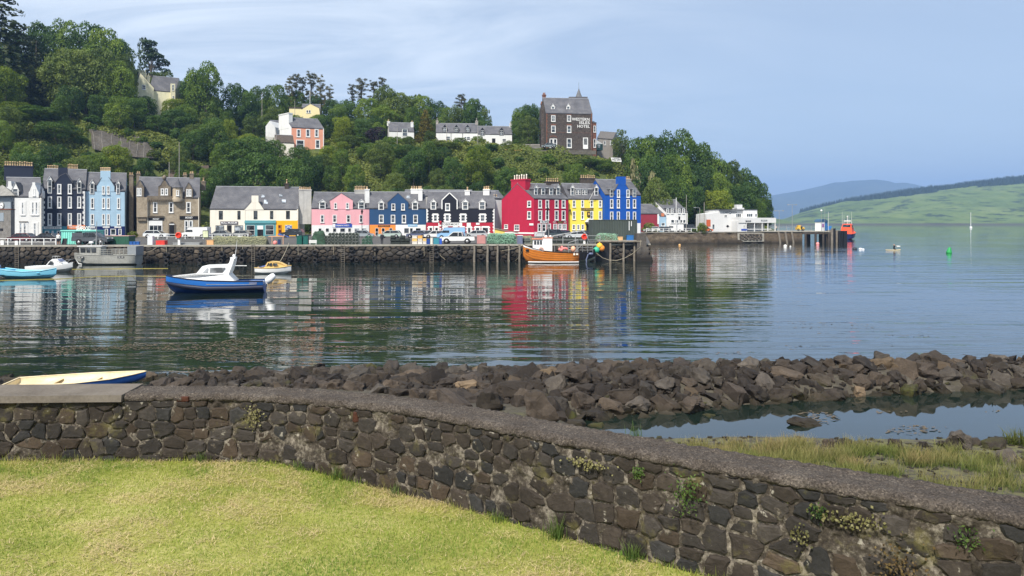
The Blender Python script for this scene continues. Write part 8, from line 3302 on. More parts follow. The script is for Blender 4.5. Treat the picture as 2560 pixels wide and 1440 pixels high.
# mooring ropes
def rope(label,pts,r=.03,sag=0.0,mat=None,name='mooring_rope'):
 P_=[Vector(p)for p in pts]
 out=[]
 for a,b in zip(P_[:-1],P_[1:]):
  n=max(2,int((b-a).length/1.2))
  for i in range(n):
   q=a.lerp(b,i/n)
   q.z-=sag*4*(i/n)*(1-i/n)
   out.append(q)
 out.append(P_[-1])
 m=MB()
 m.tube(out,r,5)
 o=m.build(name,mat or ROPE,org=out[0])
 tag(o,label,'rope','mooring ropes')
 return o
YROPE=paint('yellow_rope','#b0a356',.8,.2)
wpt=lambda u,v,z=.02:P(u,v,(EYE-z)*FPX/(v-CV))
rope('yellow floating rope left of the blue cabin boat',[wpt(-40,702),wpt(60,699.5),wpt(145,697),wpt(250,691),wpt(330,690),P(421,691,63.3)],.028,0,YROPE)
rope('second yellow floating rope behind the pale turquoise boat',[wpt(180,673),wpt(300,671.5),wpt(420,671)],.025,0,YROPE)
rope('slack rope from the quay to the orange boat bow',[P(1152,614,112),P(1215,628,112),P(1260,626,112),P(1309,612,108.6)],.03,.15)
rope('rope from the orange boat bow down to the water',[P(1311,616,108.4),P(1288,652,111.6)],.025,.3)
rope('rope from the pier deck to the water by the recess',[P(1490,632,111.6),P(1522,650,112),P(1560,646,112),P(1600,618,112.4),P(1602,600,112.4)],.035,.2)
rope('mooring rope running up from the grey workboat stern',[P(347,634,105),P(400,613,108.6)],.03,.3)
rope('rope holding the yellow cabin boat to the quay',[P(700,654,86),P(722,608,110)],.035,.2)
rope('rope looped on the quay wall left of the white pickup',[P(1090,612,111.2),P(1092,628,111),P(1113,649,111)],.035,.1)
for i,(u,v0,v1)in enumerate(((554.7,614,630),(606,614,624),(745,612,638),(834,612,638),(937,612,646),(1060,612,640),(416,614,632),(787,612,627))):
 y=quay_y(u)-.2
 rope(['vertical rope on the quay wall above the tyre right of the map board','vertical rope above the tyre near the cabin boat mast','vertical rope right of the yellow cabin boat','vertical rope below the hooped creels','long vertical rope left of the person in dark clothes','vertical rope below the fish boxes','vertical rope above the tyre near the red crate','vertical rope below the white bench'][i],[P(u,v0,y),P(u+.6,v1,y)],.03)
# ------------------------------------------------------------------ foreground wall
WTOP,WTH=4.05,0.43
def lichen(nt,tcn,col):
 n=nd(nt,'ShaderNodeTexNoise',i_Scale=3.1,i_Detail=6.0,i_Roughness=0.7)
 nt.links.new(tcn.outputs['Object'],n.inputs['Vector'])
 k=ramp(nt,[(0.56,(0,0,0)),(0.68,(1,1,1))],n.outputs['Fac']).outputs[0]
 col=mixc(nt,math_n(nt,'MULTIPLY',k,0.55),col,(0.13,0.115,0.035))
 n2_=nd(nt,'ShaderNodeTexNoise',i_Scale=9.0,i_Detail=4.0,i_Roughness=0.6)
 nt.links.new(tcn.outputs['Object'],n2_.inputs['Vector'])
 k2=ramp(nt,[(0.66,(0,0,0)),(0.71,(1,1,1))],n2_.outputs['Fac']).outputs[0]
 return mixc(nt,math_n(nt,'MULTIPLY',k2,0.6),col,(0.42,0.39,0.32))
def wst(name,a,b,c):
 return rough_mat(name,[(0.3,a),(0.52,b),(0.75,c)],2.2,0.022,0.85,18,0.5,extra=lichen,objr=.38)
WM=[wst('wall_stone_brown',(0.0172,0.0138,0.0108),(0.0378,0.0301,0.0241),(0.0774,0.0628,0.0499)),
  wst('wall_stone_grey',(0.0172,0.0146,0.0125),(0.0370,0.0318,0.0275),(0.0740,0.0645,0.0559)),
  wst('wall_stone_blueblack',(.013,.0125,.012),(.028,.027,.026),(.060,.057,.055)),
  wst('wall_stone_rust',(0.0224,0.0163,0.0112),(0.0482,0.0353,0.0249),(0.0903,0.0688,0.0499))]
WMORT=rough_mat('lime_mortar',[(.37,(.018,.014,.011)),(.50,(.064,.053,.041)),(.65,(.27,.238,.19))],3.6,.022,.95,26,.55,extra=lichen)
def gravel(nt,tcn,col):
 v=nd(nt,'ShaderNodeTexVoronoi',i_Scale=95.0)
 nt.links.new(tcn.outputs['Object'],v.inputs['Vector'])
 s=nd(nt,'ShaderNodeSeparateColor')
 nt.links.new(v.outputs['Color'],s.inputs[0])
 k=ramp(nt,[(0.0,(.35,.33,.32)),(.6,(1.0,.97,.94)),(.94,(1.5,1.46,1.4)),(1.0,(2.4,2.35,2.2))],s.outputs[0]).outputs[0]
 return mixc(nt,.8,col,mixc(nt,1.0,col,k,'MULTIPLY'))
WCOP=rough_mat('rough_aggregate_coping',[(.3,(.032,.026,.021)),(.5,(.076,.064,.054)),(.72,(.150,.132,.112))],2.4,.04,.95,42,.5,extra=gravel)
WSLAB=rough_mat('concrete_slab',[(.3,(.075,.062,.05)),(.55,(.15,.13,.107)),(.8,(.225,.197,.163))],1.8,.012,.9,30,.4)
fw_=thing('stone_garden_wall','curving low dark stone wall with rough coping along the lawn','stone wall',(WPATH[0][0],WPATH[0][1],3.0))
og=Vector(fw_['org'])
sA,sB=2.2,wlen-.3
def wgrid(name,ss,prof,mat,amp,sc,seed):
 """sweep a cross-section (d, z) along the wall path and roughen it"""
 G=np.zeros((len(prof),len(ss),3))
 for j,(d,z)in enumerate(prof):
  for i,s in enumerate(ss):
   n=mnoise.noise(Vector((s*sc,z*sc,d*sc+seed)))+.5*mnoise.noise(Vector((s*sc*2.7,z*sc*2.7,d*sc*2.7+seed)))
   m_=mnoise.noise(Vector((s*sc*1.3+9,z*sc,d*sc+seed)))
   G[j,i]=wf(float(s),0,d-amp*n,z+amp*.6*m_)
 return grid_mesh(name,G[...,0]-og.x,G[...,1]-og.y,G[...,2]-og.z,mat,True,False,fw_)
ss=np.arange(sA,sB,.016)
wgrid('mortar',ss,[(.004,z)for z in np.linspace(2.95,4.0,64)],WMORT,.026,11.0,3)
s_slab=float(np.interp(-4.40,[p[0]for p in WPATH],wacc))
ss2=np.arange(s_slab,sB,.022)
cop=[(.05,3.972),(-.006,3.975),(-.016,3.99),(-.012,4.015),(.0,4.034),(.018,4.045)]+[(d,WTOP+.004*math.sin(d*20))for d in np.linspace(.04,WTH-.03,18)]+[(WTH,4.03),(WTH+.01,3.95)]
wgrid('coping',ss2,cop,WCOP,.026,15,8)
ssb=np.arange(sA,sB,.3)
wgrid('rear_face',ssb,[(WTH-.01,z)for z in (4.02,3.5,2.6,1.9)],WMORT,.02,4,5)
s0=sA
while s0<s_slab-.3:                                     # concrete slabs at the left end
 s1=s_slab+.015
 m=MB()
 n=24
 for i in range(n):
  a,b=s0+(s1-s0-.012)*i/n,s0+(s1-s0-.012)*(i+1)/n
  lo=[wf(a,3.975,-.06),wf(b,3.975,-.06),wf(b,3.975,WTH+.04),wf(a,3.975,WTH+.04)]
  hi=[wf(a,4.05,-.05),wf(b,4.05,-.05),wf(b,4.07,WTH+.03),wf(a,4.07,WTH+.03)]
  f=[(4,5,6,7),(0,1,5,4),(3,2,1,0),(2,3,7,6)]+([(3,0,4,7)]if i==0 else [])+([(1,2,6,5)]if i==n-1 else [])
  m.add(lo+hi,f)
 m.build('coping_slab',WSLAB,fw_)
 s0=s1
s_l=float(np.interp(-6.3,[p[0]for p in WPATH],wacc))
s_r=float(np.interp(3.9,[p[0]for p in WPATH],wacc))
s_b2=float(np.interp(-3.2,[p[0]for p in WPATH],wacc))
masonry(fw_,wf,(s_l-1.6,s_r+.8,2.98,3.975),0,.118,1.35,.75,.009,.013,(WM,(0,0,0,1,1,1,2,3)),random.Random(12),300,seg=.05,sink=.05,rows=True,gapf=lambda s,g:None if g.random()<(.03 if s<s_b2 else .08)else (g.uniform(.3,1.1)if s<s_b2 else g.uniform(.3,2.4)))
RB_=paint('old_red_brick','#482a1e',.85,.3,9,.004)
for u,v,w,h_ in ((451,1000,.17,.075),(888,1046,.085,.13)):
 s=float(np.interp(XU(u,8.3 if u<600 else 7.95),[p[0]for p in WPATH],wacc))
 z=ZV(v,8.33 if u<600 else 7.93)
 m=MB()
 q=[(s-w/2,z-h_/2),(s+w/2,z-h_/2+.01),(s+w/2-.01,z+h_/2),(s-w/2+.012,z+h_/2-.008)]
 V,F_=stone_verts(q,.002,.022,R,seg=.03)
 m.add([wf(a,b,d)for a,b,d in V],[f[::-1]for f in F_])
 m.build('brick',RB_,fw_)['label']='old red brick set among the dark stones'
# ------------------------------------------------------------------ grass of the lawn
N_=300000
x=NR.uniform(-8.2,4.6,N_)
y=4.6+(8.45-4.6)*NR.uniform(0,1,N_)**.9
wy_=np.interp(x,[p[0]for p in WPATH],[p[1]for p in WPATH])
ok=y<wy_+.01
x,y,wy_=x[ok],y[ok],wy_[ok]
n=len(x)
edge=np.clip(1-(wy_-y)/.16,0,1)
dry=fbm(x+.35*vnoise(x,y,.3,2),y*1.5,.8,4,41)
lush=fbm(x,y*1.3,1.1,3,52)
patch_=fbm(x,y,.28,3,61)
L_=NR.uniform(.018,.042,n)*(1+.5*np.clip(lush,-1,1))*(1+3.4*edge*NR.uniform(0,1,n)**2)
flat_=NR.random(n)<np.clip(.22+1.0*dry+.35*patch_,.04,.9)
az=NR.uniform(0,2*np.pi,n)
tilt=np.where(flat_,NR.uniform(1.15,1.5,n),NR.uniform(.1,.85,n))
w_=NR.uniform(.0016,.0034,n)
L_=np.where(flat_,NR.uniform(.03,.075,n),L_)
dx_,dy_,dz_=np.sin(tilt)*np.cos(az),np.sin(tilt)*np.sin(az),np.cos(tilt)
z=lawn_z(x,y)+np.where(flat_,NR.uniform(.004,.026,n),-.002)
p0=np.stack([x-np.sin(az)*w_,y+np.cos(az)*w_,z],1)
p1=np.stack([x+np.sin(az)*w_,y-np.cos(az)*w_,z],1)
p2=np.stack([x+dx_*L_,y+dy_*L_,z+dz_*L_],1)
co=np.stack([p0,p1,p2],1).reshape(-1,3)
g=np.clip(.5+.9*lush+.45*patch_+NR.normal(0,.18,n),0,1)[:,None]
green=np.array([.30,.36,.055])*(1-g)+np.array([.12,.23,.032])*g
yel=np.clip(.34+1.5*dry+NR.normal(0,.22,n),0,1)[:,None]
cb=green*(1-yel)+np.array([.50,.46,.13])*yel
straw=np.array([.64,.52,.28])*NR.uniform(.6,1.15,n)[:,None]
cb=np.where(flat_[:,None],straw,cb)
me=bpy.data.meshes.new('lawn_grass')
np_mesh(me,co,np.arange(n*3).reshape(n,3))
vcol(me,np.repeat(cb,3,0))
def blade_mat(name,tr_=.35):
 m,nt,b=mat_new(name)
 at=nd(nt,'ShaderNodeVertexColor',layer_name='tint')
 nt.links.new(at.outputs['Color'],b.inputs['Base Color'])
 b.inputs['Roughness'].default_value=.6
 b.inputs['Specular IOR Level'].default_value=.2
 tr=nd(nt,'ShaderNodeBsdfTranslucent')
 nt.links.new(at.outputs['Color'],tr.inputs['Color'])
 mx=nd(nt,'ShaderNodeMixShader')
 mx.inputs[0].default_value=tr_
 nt.links.new(b.outputs[0],mx.inputs[1])
 nt.links.new(tr.outputs[0],mx.inputs[2])
 nt.links.new(mx.outputs[0],nt.nodes['Material Output'].inputs['Surface'])
 return m
BLADE=blade_mat('grass_blade')
me.materials.append(BLADE)
lg=bpy.data.objects.new('lawn_grass',me)
COL.objects.link(lg)
tag(lg,'short mown grass with dry yellow clippings','grass',kind='stuff')
def blades(pos,h,spread,wid,cbase,ctip,rng,bend=.35,cvar=.2):
 """curved two-segment blades with a greener foot and a drier tip: arrays of vertices, faces, colours"""
 n=len(pos)
 az=rng.uniform(0,6.283,n)
 t=np.abs(rng.normal(0,spread,n))
 L=h*rng.uniform(.55,1.15,n)
 d1=np.stack([np.sin(t)*np.cos(az),np.sin(t)*np.sin(az),np.cos(t)],1)
 t2=t+bend*rng.uniform(.2,1.4,n)
 d2=np.stack([np.sin(t2)*np.cos(az),np.sin(t2)*np.sin(az),np.cos(t2)],1)
 a2=rng.uniform(0,6.283,n)
 s=np.stack([np.cos(a2),np.sin(a2),np.zeros(n)],1)*(wid*rng.uniform(.6,1.2,n))[:,None]
 m1=pos+d1*(L*.55)[:,None]
 m2=m1+d2*(L*.45)[:,None]
 co=np.stack([pos-s,pos+s,m1+s*.8,m1-s*.8,m2],1).reshape(-1,3)
 b=np.arange(n)[:,None]*5
 tri=np.concatenate([b+[[0,1,2]],b+[[0,2,3]],b+[[3,2,4]]],0)
 v=rng.uniform(1-cvar,1+cvar,n)[:,None]
 cb,ct=np.array(cbase)*v,np.array(ctip)*v
 return co,tri,np.stack([cb,cb,cb*.45+ct*.55,cb*.45+ct*.55,ct],1).reshape(-1,3)
def blade_obj(name,parts,mat=BLADE):
 co=np.concatenate([p[0]for p in parts])
 off=np.cumsum([0]+[len(p[0])for p in parts[:-1]])
 tr=np.concatenate([p[1]+o for p,o in zip(parts,off)])
 me=bpy.data.meshes.new(name)
 np_mesh(me,co,tr)
 vcol(me,np.concatenate([p[2]for p in parts]))
 me.materials.append(mat)
 o=bpy.data.objects.new(name,me)
 COL.objects.link(o)
 return o
for u,d,h_,k,lab in ((1405,.05,.26,90,'tall grass tuft against the wall foot left of the two big flat stones'),(1585,.05,.20,80,'grass tuft at the wall foot below the biggest flat stones'),(868,.06,.20,50,'grass tuft at the wall foot in the hollow below the orange brick'),(492,.05,.16,50,'small grass tuft at the foot of the left wall bend'),(1010,.05,.15,50,'short grass tuft where the lawn edge drops along the wall'),(150,.05,.10,40,'low grass tuft at the left wall foot'),(1250,.05,.14,45,'short tuft left of the tall grass tuft'),(745,.05,.13,50,'short tuft right of the left wall bend')):
 best=min(range(len(WPATH)),key=lambda i:abs(UV((WPATH[i][0],WPATH[i][1],0))[0]-u))
 s=wacc[best]
 px,py,_=wf(s,0,-d)
 pos=np.stack([NR.normal(0,.045,k),NR.normal(0,.03,k),np.zeros(k)],1)
 o=blade_obj('grass_tuft',[blades(pos,h_,.28,.0030,(.045,.10,.018),(.16,.21,.06),NR)])
 o.location=(px,py,float(lawn_z(px,py))-.01)
 tag(o,lab,'grass tuft','grass tufts along the wall foot')
FERN=leaf_mat('fern_leaf',(.020,.045,.010),(.055,.105,.020),(.12,.17,.045),.4)
MOSSB=leaf_mat('rusty_moss',(.040,.025,.010),(.095,.060,.020),(.16,.12,.045),.2)
LICHG=leaf_mat('yellow_lichen',(.06,.06,.018),(.14,.13,.045),(.24,.22,.10),.2)
for u,z,k,mt,sx,sz,lab,dr in ((1722,3.80,170,FERN,.10,.13,'hanging green fern growing below the coping in the middle',.06),(1602,3.88,70,FERN,.05,.05,'small green fern under the coping left of the hanging fern',.02),(2044,3.84,60,FERN,.06,.05,'bright green fern sprig under the coping at the right',.02),(2415,3.86,60,FERN,.08,.07,'pale green wall plant near the right picture edge',.02),
         (2250,3.52,220,MOSSB,.15,.17,'rusty brown patch of dry moss on the right part of the wall',.03),(640,3.83,110,LICHG,.09,.10,'yellow lichen cushion on the wall at the left bend',.02),(1470,3.87,120,LICHG,.16,.04,'yellow green lichen strip under the coping left of the ferns',.02),(1995,3.62,50,LICHG,.06,.08,'lichen cushion below the bright fern sprig',.02),(2551,3.42,60,FERN,.05,.09,'yellow tipped plant at the right picture edge',.16),(2120,3.83,150,LICHG,.22,.05,'long lichen strip under the coping at the right',.02)):
 best=min(np.linspace(sA,sB,900),key=lambda s:abs(UV(wf(float(s),0,0))[0]-u))
 p=wf(float(best),0,-.03,z)
 q=wf(float(best)+.1,0,-.03,z)
 ax=(Vector(q)-Vector(p)).normalized()
 aa,bb=NR.normal(0,sx*.6,k),NR.normal(0,sz*.6,k)
 out=np.abs(NR.normal(0,dr,k))
 pos=np.stack([ax.x*aa+ax.y*out,ax.y*aa-ax.x*out,bb],1)
 nr=np.stack([NR.normal(ax.y,.6,k),NR.normal(-ax.x,.6,k),NR.normal(.5,.4,k)],1)
 nr /= np.linalg.norm(nr,axis=1,keepdims=True)
 c1,f1=leaf_quads(pos,nr,NR.uniform(.008,.020,k)*(1 if mt is FERN else .75),NR,.45 if mt is FERN else .8)
 me=bpy.data.meshes.new('wall_fern' if mt is FERN else 'wall_moss')
 np_mesh(me,c1,f1)
 vcol(me,np.repeat(NR.uniform(0,1,k),4)[:,None]*np.ones((1,3)))
 me.materials.append(mt)
 o=bpy.data.objects.new(me.name,me)
 COL.objects.link(o)
 o.location=p
 tag(o,lab,'fern' if mt is FERN else 'moss','plants growing on the garden wall',None if mt is FERN else 'stuff')
# ------------------------------------------------------------------ boulders of the breakwater
def algae(lo,hi,k,c1=(.10,.11,.012)):
 def fn(nt,tcn,col):
  g=nd(nt,'ShaderNodeNewGeometry')
  s=nd(nt,'ShaderNodeSeparateXYZ')
  nt.links.new(g.outputs['Position'],s.inputs[0])
  n=nd(nt,'ShaderNodeTexNoise',i_Scale=1.6,i_Detail=5.0,i_Roughness=.65)
  nt.links.new(g.outputs['Position'],n.inputs['Vector'])
  z=math_n(nt,'ADD',s.outputs[2],math_n(nt,'MULTIPLY',math_n(nt,'SUBTRACT',n.outputs['Fac'],.5),1.3))
  mr=nd(nt,'ShaderNodeMapRange')
  for i,v in ((1,lo),(2,hi),(3,k),(4,0.0)):
   mr.inputs[i].default_value=v
  nt.links.new(z,mr.inputs[0])
  patch=ramp(nt,[(.45,(0,0,0)),(.57,(1,1,1))],n.outputs['Fac']).outputs[0]
  col=mixc(nt,math_n(nt,'MULTIPLY',mr.outputs[0],patch),col,c1)
  wet=nd(nt,'ShaderNodeMapRange')                 # wet, weedy foot at the waterline
  for i,v in ((1,.02),(2,.22),(3,.75),(4,0.0)):
   wet.inputs[i].default_value=v
  nt.links.new(s.outputs[2],wet.inputs[0])
  return mixc(nt,wet.outputs[0],col,(.022,.018,.010))
 return fn
RST={'dark':rough_mat('boulder_dark',[(.3,(0.018,0.014,0.012)),(.52,(0.041,0.033,0.027)),(.74,(0.086,0.071,0.058))],1.3,.06,.85,9,.45,objr=.45,extra=algae(.1,.4,.4,(0.041,0.038,0.009))),
  'brown':rough_mat('boulder_brown',[(.3,(0.026,0.020,0.014)),(.52,(0.057,0.044,0.033)),(.74,(0.111,0.089,0.068))],1.3,.06,.85,9,.45,objr=.45,extra=algae(.1,.3,.3,(0.057,0.051,0.011))),
  'grey':rough_mat('boulder_grey',[(.3,(0.031,0.026,0.022)),(.52,(0.067,0.057,0.047)),(.74,(0.127,0.111,0.091))],1.3,.06,.85,9,.45,objr=.45,extra=algae(.1,.3,.3,(0.049,0.047,0.011))),
  'tan':rough_mat('boulder_tan',[(.3,(0.070,0.049,0.030)),(.52,(0.127,0.092,0.058)),(.74,(0.197,0.150,0.101))],1.3,.05,.85,9,.45,objr=.45),
  'mossy':rough_mat('boulder_mossy',[(.3,(0.023,0.018,0.014)),(.52,(0.049,0.040,0.030)),(.74,(0.098,0.079,0.061))],1.3,.06,.85,9,.45,objr=.45,extra=algae(.15,.62,.92,(.070,.076,.013)))}
rr_=random.Random(31)
def rock_mesh(k):
 bm=bmesh.new()
 for _ in range(rr_.randint(13,20)):
  v=Vector((rr_.gauss(0,1),rr_.gauss(0,1),rr_.gauss(0,1))).normalized()*rr_.uniform(.8,1.08)
  v=Vector([max(-.78,min(.78,c))for c in v])
  bm.verts.new(v)
 r=bmesh.ops.convex_hull(bm,input=bm.verts)
 bmesh.ops.delete(bm,geom=[v for v in bm.verts if not v.link_faces],context='VERTS')
 bmesh.ops.dissolve_limit(bm,angle_limit=math.radians(14),verts=bm.verts,edges=bm.edges)
 bmesh.ops.bevel(bm,geom=list(bm.edges),offset=.05,segments=1,affect='EDGES',profile=.6)
 bmesh.ops.triangulate(bm,faces=bm.faces)
 bmesh.ops.subdivide_edges(bm,edges=[e for e in bm.edges if e.calc_length()>.3],cuts=2,use_grid_fill=True)
 bmesh.ops.triangulate(bm,faces=bm.faces)
 for v in bm.verts:
  p=v.co.copy()
  for f,a in ((1.9,.13),(4.5,.06),(9.0,.03)):
   v.co+=p.normalized()*(abs(mnoise.noise(p*f+Vector((k,2,5))))*2-.6)*a
 bmesh.ops.recalc_face_normals(bm,faces=bm.faces)
 me=bpy.data.meshes.new('boulder')
 bm.to_mesh(me)
 bm.free()
 return me
BASE_R=[rock_mesh(k*3.7)for k in range(14)]
RV={}
for kd,mt in RST.items():
 RV[kd]=[]
 for b in BASE_R:
  c=b.copy()
  c.materials.append(mt)
  RV[kd].append(c)
ROCKS=[]
RD={'dark':'dark angular boulder','brown':'brown angular boulder','grey':'grey angular boulder','tan':'tan coloured boulder','mossy':'algae topped boulder'}
small=[]
def rock(x,y,r,kd,thing_=True,dz=.05,sq=None,label=None):
 z=float(mound(x,y))+r*dz
 sc=(r*rr_.uniform(.9,1.3),r*rr_.uniform(.8,1.15),r*rr_.uniform(.62,.95))if sq is None else tuple(r*q for q in sq)
 ro=(rr_.uniform(-.35,.35),rr_.uniform(-.35,.35),rr_.uniform(0,6.28))
 ROCKS.append((x,y,r))
 if not thing_:
  small.append((x,y,z,sc,ro,kd))
  return None
 o=bpy.data.objects.new('boulder',rr_.choice(RV[kd]))
 COL.objects.link(o)
 o.location=(x,y,z)
 o.scale=sc
 o.rotation_euler=ro
 o['category']='boulder'
 o['group']='boulders of the breakwater'
 if label:
  o['label']=label
 return o
HERO=[(1352,1014,120,'brown',(1.15,.9,1.05),'big split brown boulder','largest split brown boulder standing at the near waterline'),
  (1222,1000,95,'mossy',(.95,.9,1.0),'low algae boulder','dark boulder with bright algae just above the wall coping'),
  (1140,995,125,'dark',(1.2,.9,.75),'broad dark boulder','broad dark boulder rising just above the wall coping'),
  (1492,988,72,'mossy',(1,.9,.8),'yellow algae boulder','boulder wholly covered by yellow algae near the waterline'),
  (1905,936,130,'mossy',(1.3,.8,.75),'widest algae boulder','widest undercut boulder with algae in the middle of the breakwater'),
  (2018,970,118,'dark',(1.3,.9,.55),'long flat dark boulder','long flat dark boulder sloping down to the inlet'),
  (1940,903,46,'tan',(1.1,.9,.9),'tan boulder','tan boulder among dark ones near the crest'),
  (1772,985,85,'mossy',(1,.9,.9),'pointed boulder','pointed boulder with one algae flank above the inlet'),
  (1725,1016,110,'brown',(1.3,.9,.5),'flat brown boulder','flat brown boulder lying in the inlet water'),
  (1655,1003,80,'grey',(1,.9,.7),'pale grey boulder','pale grey boulder above the flat brown one'),
  (1694,888,50,'dark',(1.1,.9,.8),'black crest boulder','black boulder on the crest against the open water'),
  (2156,884,48,'dark',(1,.9,1),'highest crest boulder','black boulder standing highest on the right crest'),
  (2300,935,70,'mossy',(1.2,.9,.8),'far left algae boulder','left of two algae boulders near the breakwater right end'),
  (2425,925,70,'mossy',(1.1,.9,.9),'far right algae boulder','right of two algae boulders near the breakwater right end'),
  (1600,1025,85,'grey',(1.2,.9,.7),'grey boulder at the reeds','grey boulder at the waterline above the green reeds'),
  (1290,965,110,'brown',(1.3,.9,.7),'broad brown slab','broad brown slab above the split boulder'),
  (1450,935,100,'dark',(1.2,.9,.8),'big dark crest boulder','big dark boulder in the crest left of the middle'),
  (1195,925,44,'tan',(1,.9,.9),'small tan boulder','small tan boulder on the crest left of the big dark one')]
RLAND=[]
for u,v,w,kd,sq,nm,lab in HERO:
 zc_=.35
 for _ in range(4):
  Yh=(EYE-zc_)*FPX/(v-CV)
  zc_=float(mound(XU(u,Yh),Yh))+.25*w*Yh/FPX
 rock(XU(u,Yh),Yh,w*Yh/FPX/2.0,kd,True,.28,sq,lab)
 RLAND.append((nm,u,v))
RLAND+=[('dinghy bow',380,940),('red wall brick',470,960),('blue cabin boat',620,945),('left bend of the wall',760,960)]
sizes=sorted([rr_.lognormvariate(-1.46,.44)for _ in range(2300)],reverse=True)
lab_items=[]
nthing=0
for r in sizes:
 r=min(.60,max(.10,r))
 for _ in range(10):
  x,y=rr_.uniform(-21.5,21),rr_.uniform(21.6,30.3)
  if abs(x+15.7)<3.0 and 24.5<y<27.9:
   continue
  u,v=UV((x,y,.2))
  z0_=float(mound(x,y))
  if z0_<(-.22 if x>.5 else -.12)or u>2640 or u<-60:
   continue
  if y<np.interp(x,[-6,-3,1],[25.6,23.6,21.8]):
   continue
  if r>.5 and x<-4 and rr_.random()<.6:
   continue
  if all((x-a)**2+(y-b)**2>(.57*(r+c))**2 for a,b,c in ROCKS):
   break
 else:
  continue
 kd=rr_.choices(['dark','brown','grey','mossy','tan'],[5,4,2.0,1.5 if (z0_<.45 and y<27.5 and x>0)else .12,.12])[0]
 # the biggest are things of their own, the rubble between them is one mass
 if nthing<270 and r>.20 and u<2600:
  o=rock(x,y,r,kd)
  nthing+=1
  lab_items.append((o,RD[kd],u,v))
 else:
  rock(x,y,r,kd,False)
for (u,v,w,kd,lab)in ((2070,1104,44,'brown','left brown rock on the grassy shore across the inlet'),(2110,1107,48,'dark','dark slanting rock right of the left brown shore rock'),(2390,1110,100,'grey','biggest grey rock on the grassy shore'),(2488,1112,66,'mossy','algae covered rock right of the biggest shore rock'),(2310,1106,36,'dark','small dark rock left of the biggest shore rock'),(2352,1105,30,'dark','tiny dark rock touching the biggest shore rock'),(2515,1140,60,'grey','long flat grey rock near the right edge of the shore'),(2240,1108,44,'brown','low brown rock between the tufts on the shore'),(2435,1102,40,'dark','black rock between the biggest shore rock and the algae one'),(1985,1112,36,'brown','low brown rock at the left end of the shore grass')):
 Yh=20.0
 for _ in range(5):
  Yh=(EYE-float(mound(XU(u,Yh),Yh))-.12)*FPX/(v-CV)
 o=rock(XU(u,Yh),Yh,w*Yh/FPX/2,kd,True,.3,(1.15,.9,.85),lab)
 o['group']='rocks on the near shore'
place_words(lab_items,RLAND)
# small rubble between and under the boulders
for _ in range(3600):
 x,y=rr_.uniform(-21.5,21),rr_.uniform(21.6,30.2)
 if abs(x+15.7)<3.0 and 24.5<y<27.6:
  continue
 if float(mound(x,y))<-.2 or y<np.interp(x,[-6,-3,1],[25.6,23.6,21.8]):
  continue
 small.append((x,y,float(mound(x,y))+.03,(rr_.uniform(.09,.20),)*3,(rr_.uniform(-1,1),rr_.uniform(-1,1),rr_.uniform(0,6)),rr_.choices(['dark','brown','grey'],[4,4,2])[0]))
for _ in range(900):
 x,y=rr_.uniform(3.5,17),rr_.uniform(11.0,20.6)
 small.append((x,y,float(mound(x,y))+.01,(rr_.uniform(.05,.13),rr_.uniform(.05,.12),rr_.uniform(.025,.05)),(rr_.uniform(-.3,.3),rr_.uniform(-.3,.3),rr_.uniform(0,6)),rr_.choices(['dark','grey','mossy'],[3,3,4])[0]))
lowp=[]
for _ in range(6):
 bm=bmesh.new()
 for k in range(11):
  bm.verts.new(Vector((rr_.gauss(0,1),rr_.gauss(0,1),rr_.gauss(0,1))).normalized())
 bmesh.ops.convex_hull(bm,input=bm.verts)
 bmesh.ops.triangulate(bm,faces=bm.faces)
 bm.verts.index_update()
 lowp.append((np.array([v.co[:]for v in bm.verts]),[tuple(v.index for v in f.verts)for f in bm.faces]))
 bm.free()
mb_=MB()
kds=list(RST)
for x,y,z,sc,ro,kd in small:
 vs,fs=rr_.choice(lowp)
 M=Matrix.Translation((x,y,z))@Matrix.Rotation(ro[2],4,'Z')@Matrix.Rotation(ro[0],4,'X')@Matrix.Rotation(ro[1],4,'Y')@Matrix.Diagonal((*sc,1))
 A=np.array(M)
 w3=vs@A[:3,:3].T+A[:3,3]
 mb_.add([tuple(p)for p in w3],fs,kds.index(kd))
o=mb_.build('rubble',[RST[k]for k in kds])
tag(o,'small rubble filling the gaps between the boulders','rubble',kind='stuff')
# ------------------------------------------------------------------ beached dinghy
DCR=rough_mat('worn_cream_gelcoat',[(.3,(.50,.38,.20)),(.5,(.70,.58,.36)),(.75,(.80,.70,.50))],1.6,.003,.45,14,.4)
DBL=paint('dinghy_blue','#27559c',.35,.12,1.5)
dg=bpy.data.objects.new('beached_dinghy',None)
COL.objects.link(dg)
dg.location=(XU(193,26.6),26.6,.12)
dg.scale=(1,.85,.62)
dg.rotation_euler=(math.radians(3),math.radians(-2.2),math.radians(3))
tag(dg,'cream and blue open dinghy lying tilted on the rocks behind the wall','dinghy')
st=[(-2.30,.62,.42,.52,.10,-.02),(-1.2,.80,.40,.70,.04,-.10),(.3,.84,.42,.72,.02,-.12),(1.4,.62,.48,.48,.06,-.06),(2.1,.26,.58,.16,.20,.06),(2.42,.03,.64,.02,.40,.30)]
t_,b_=hull(st)
part(t_,'topsides',DBL,dg)
part(b_,'bottom',DBL,dg)
t_,b_=hull([(x*.975,b*.93,zs-.005,bc*.9,zc+.06,zk+.10)for x,b,zs,bc,zc,zk in st])
t_.add(b_.v,b_.f,0,True)
part(t_,'inner_lining',DCR,dg)
m=MB()
for s in (-1,1):
 m.tube(rail_line(st,.01,1.0,(1,2),s),.035,6)
m.tube([(-2.3,-.62,.43),(-2.3,.62,.43)],.035,6)
part(m,'gunwale',DCR,dg,False)
for x in (-.9,.5):
 m=MB()
 m.box(x-.13,x+.13,-.74,.74,.20,.235)
 part(m,'thwart',DCR,dg)
m=MB()
m.box(-2.34,-2.30,-.16,.16,.26,.44)
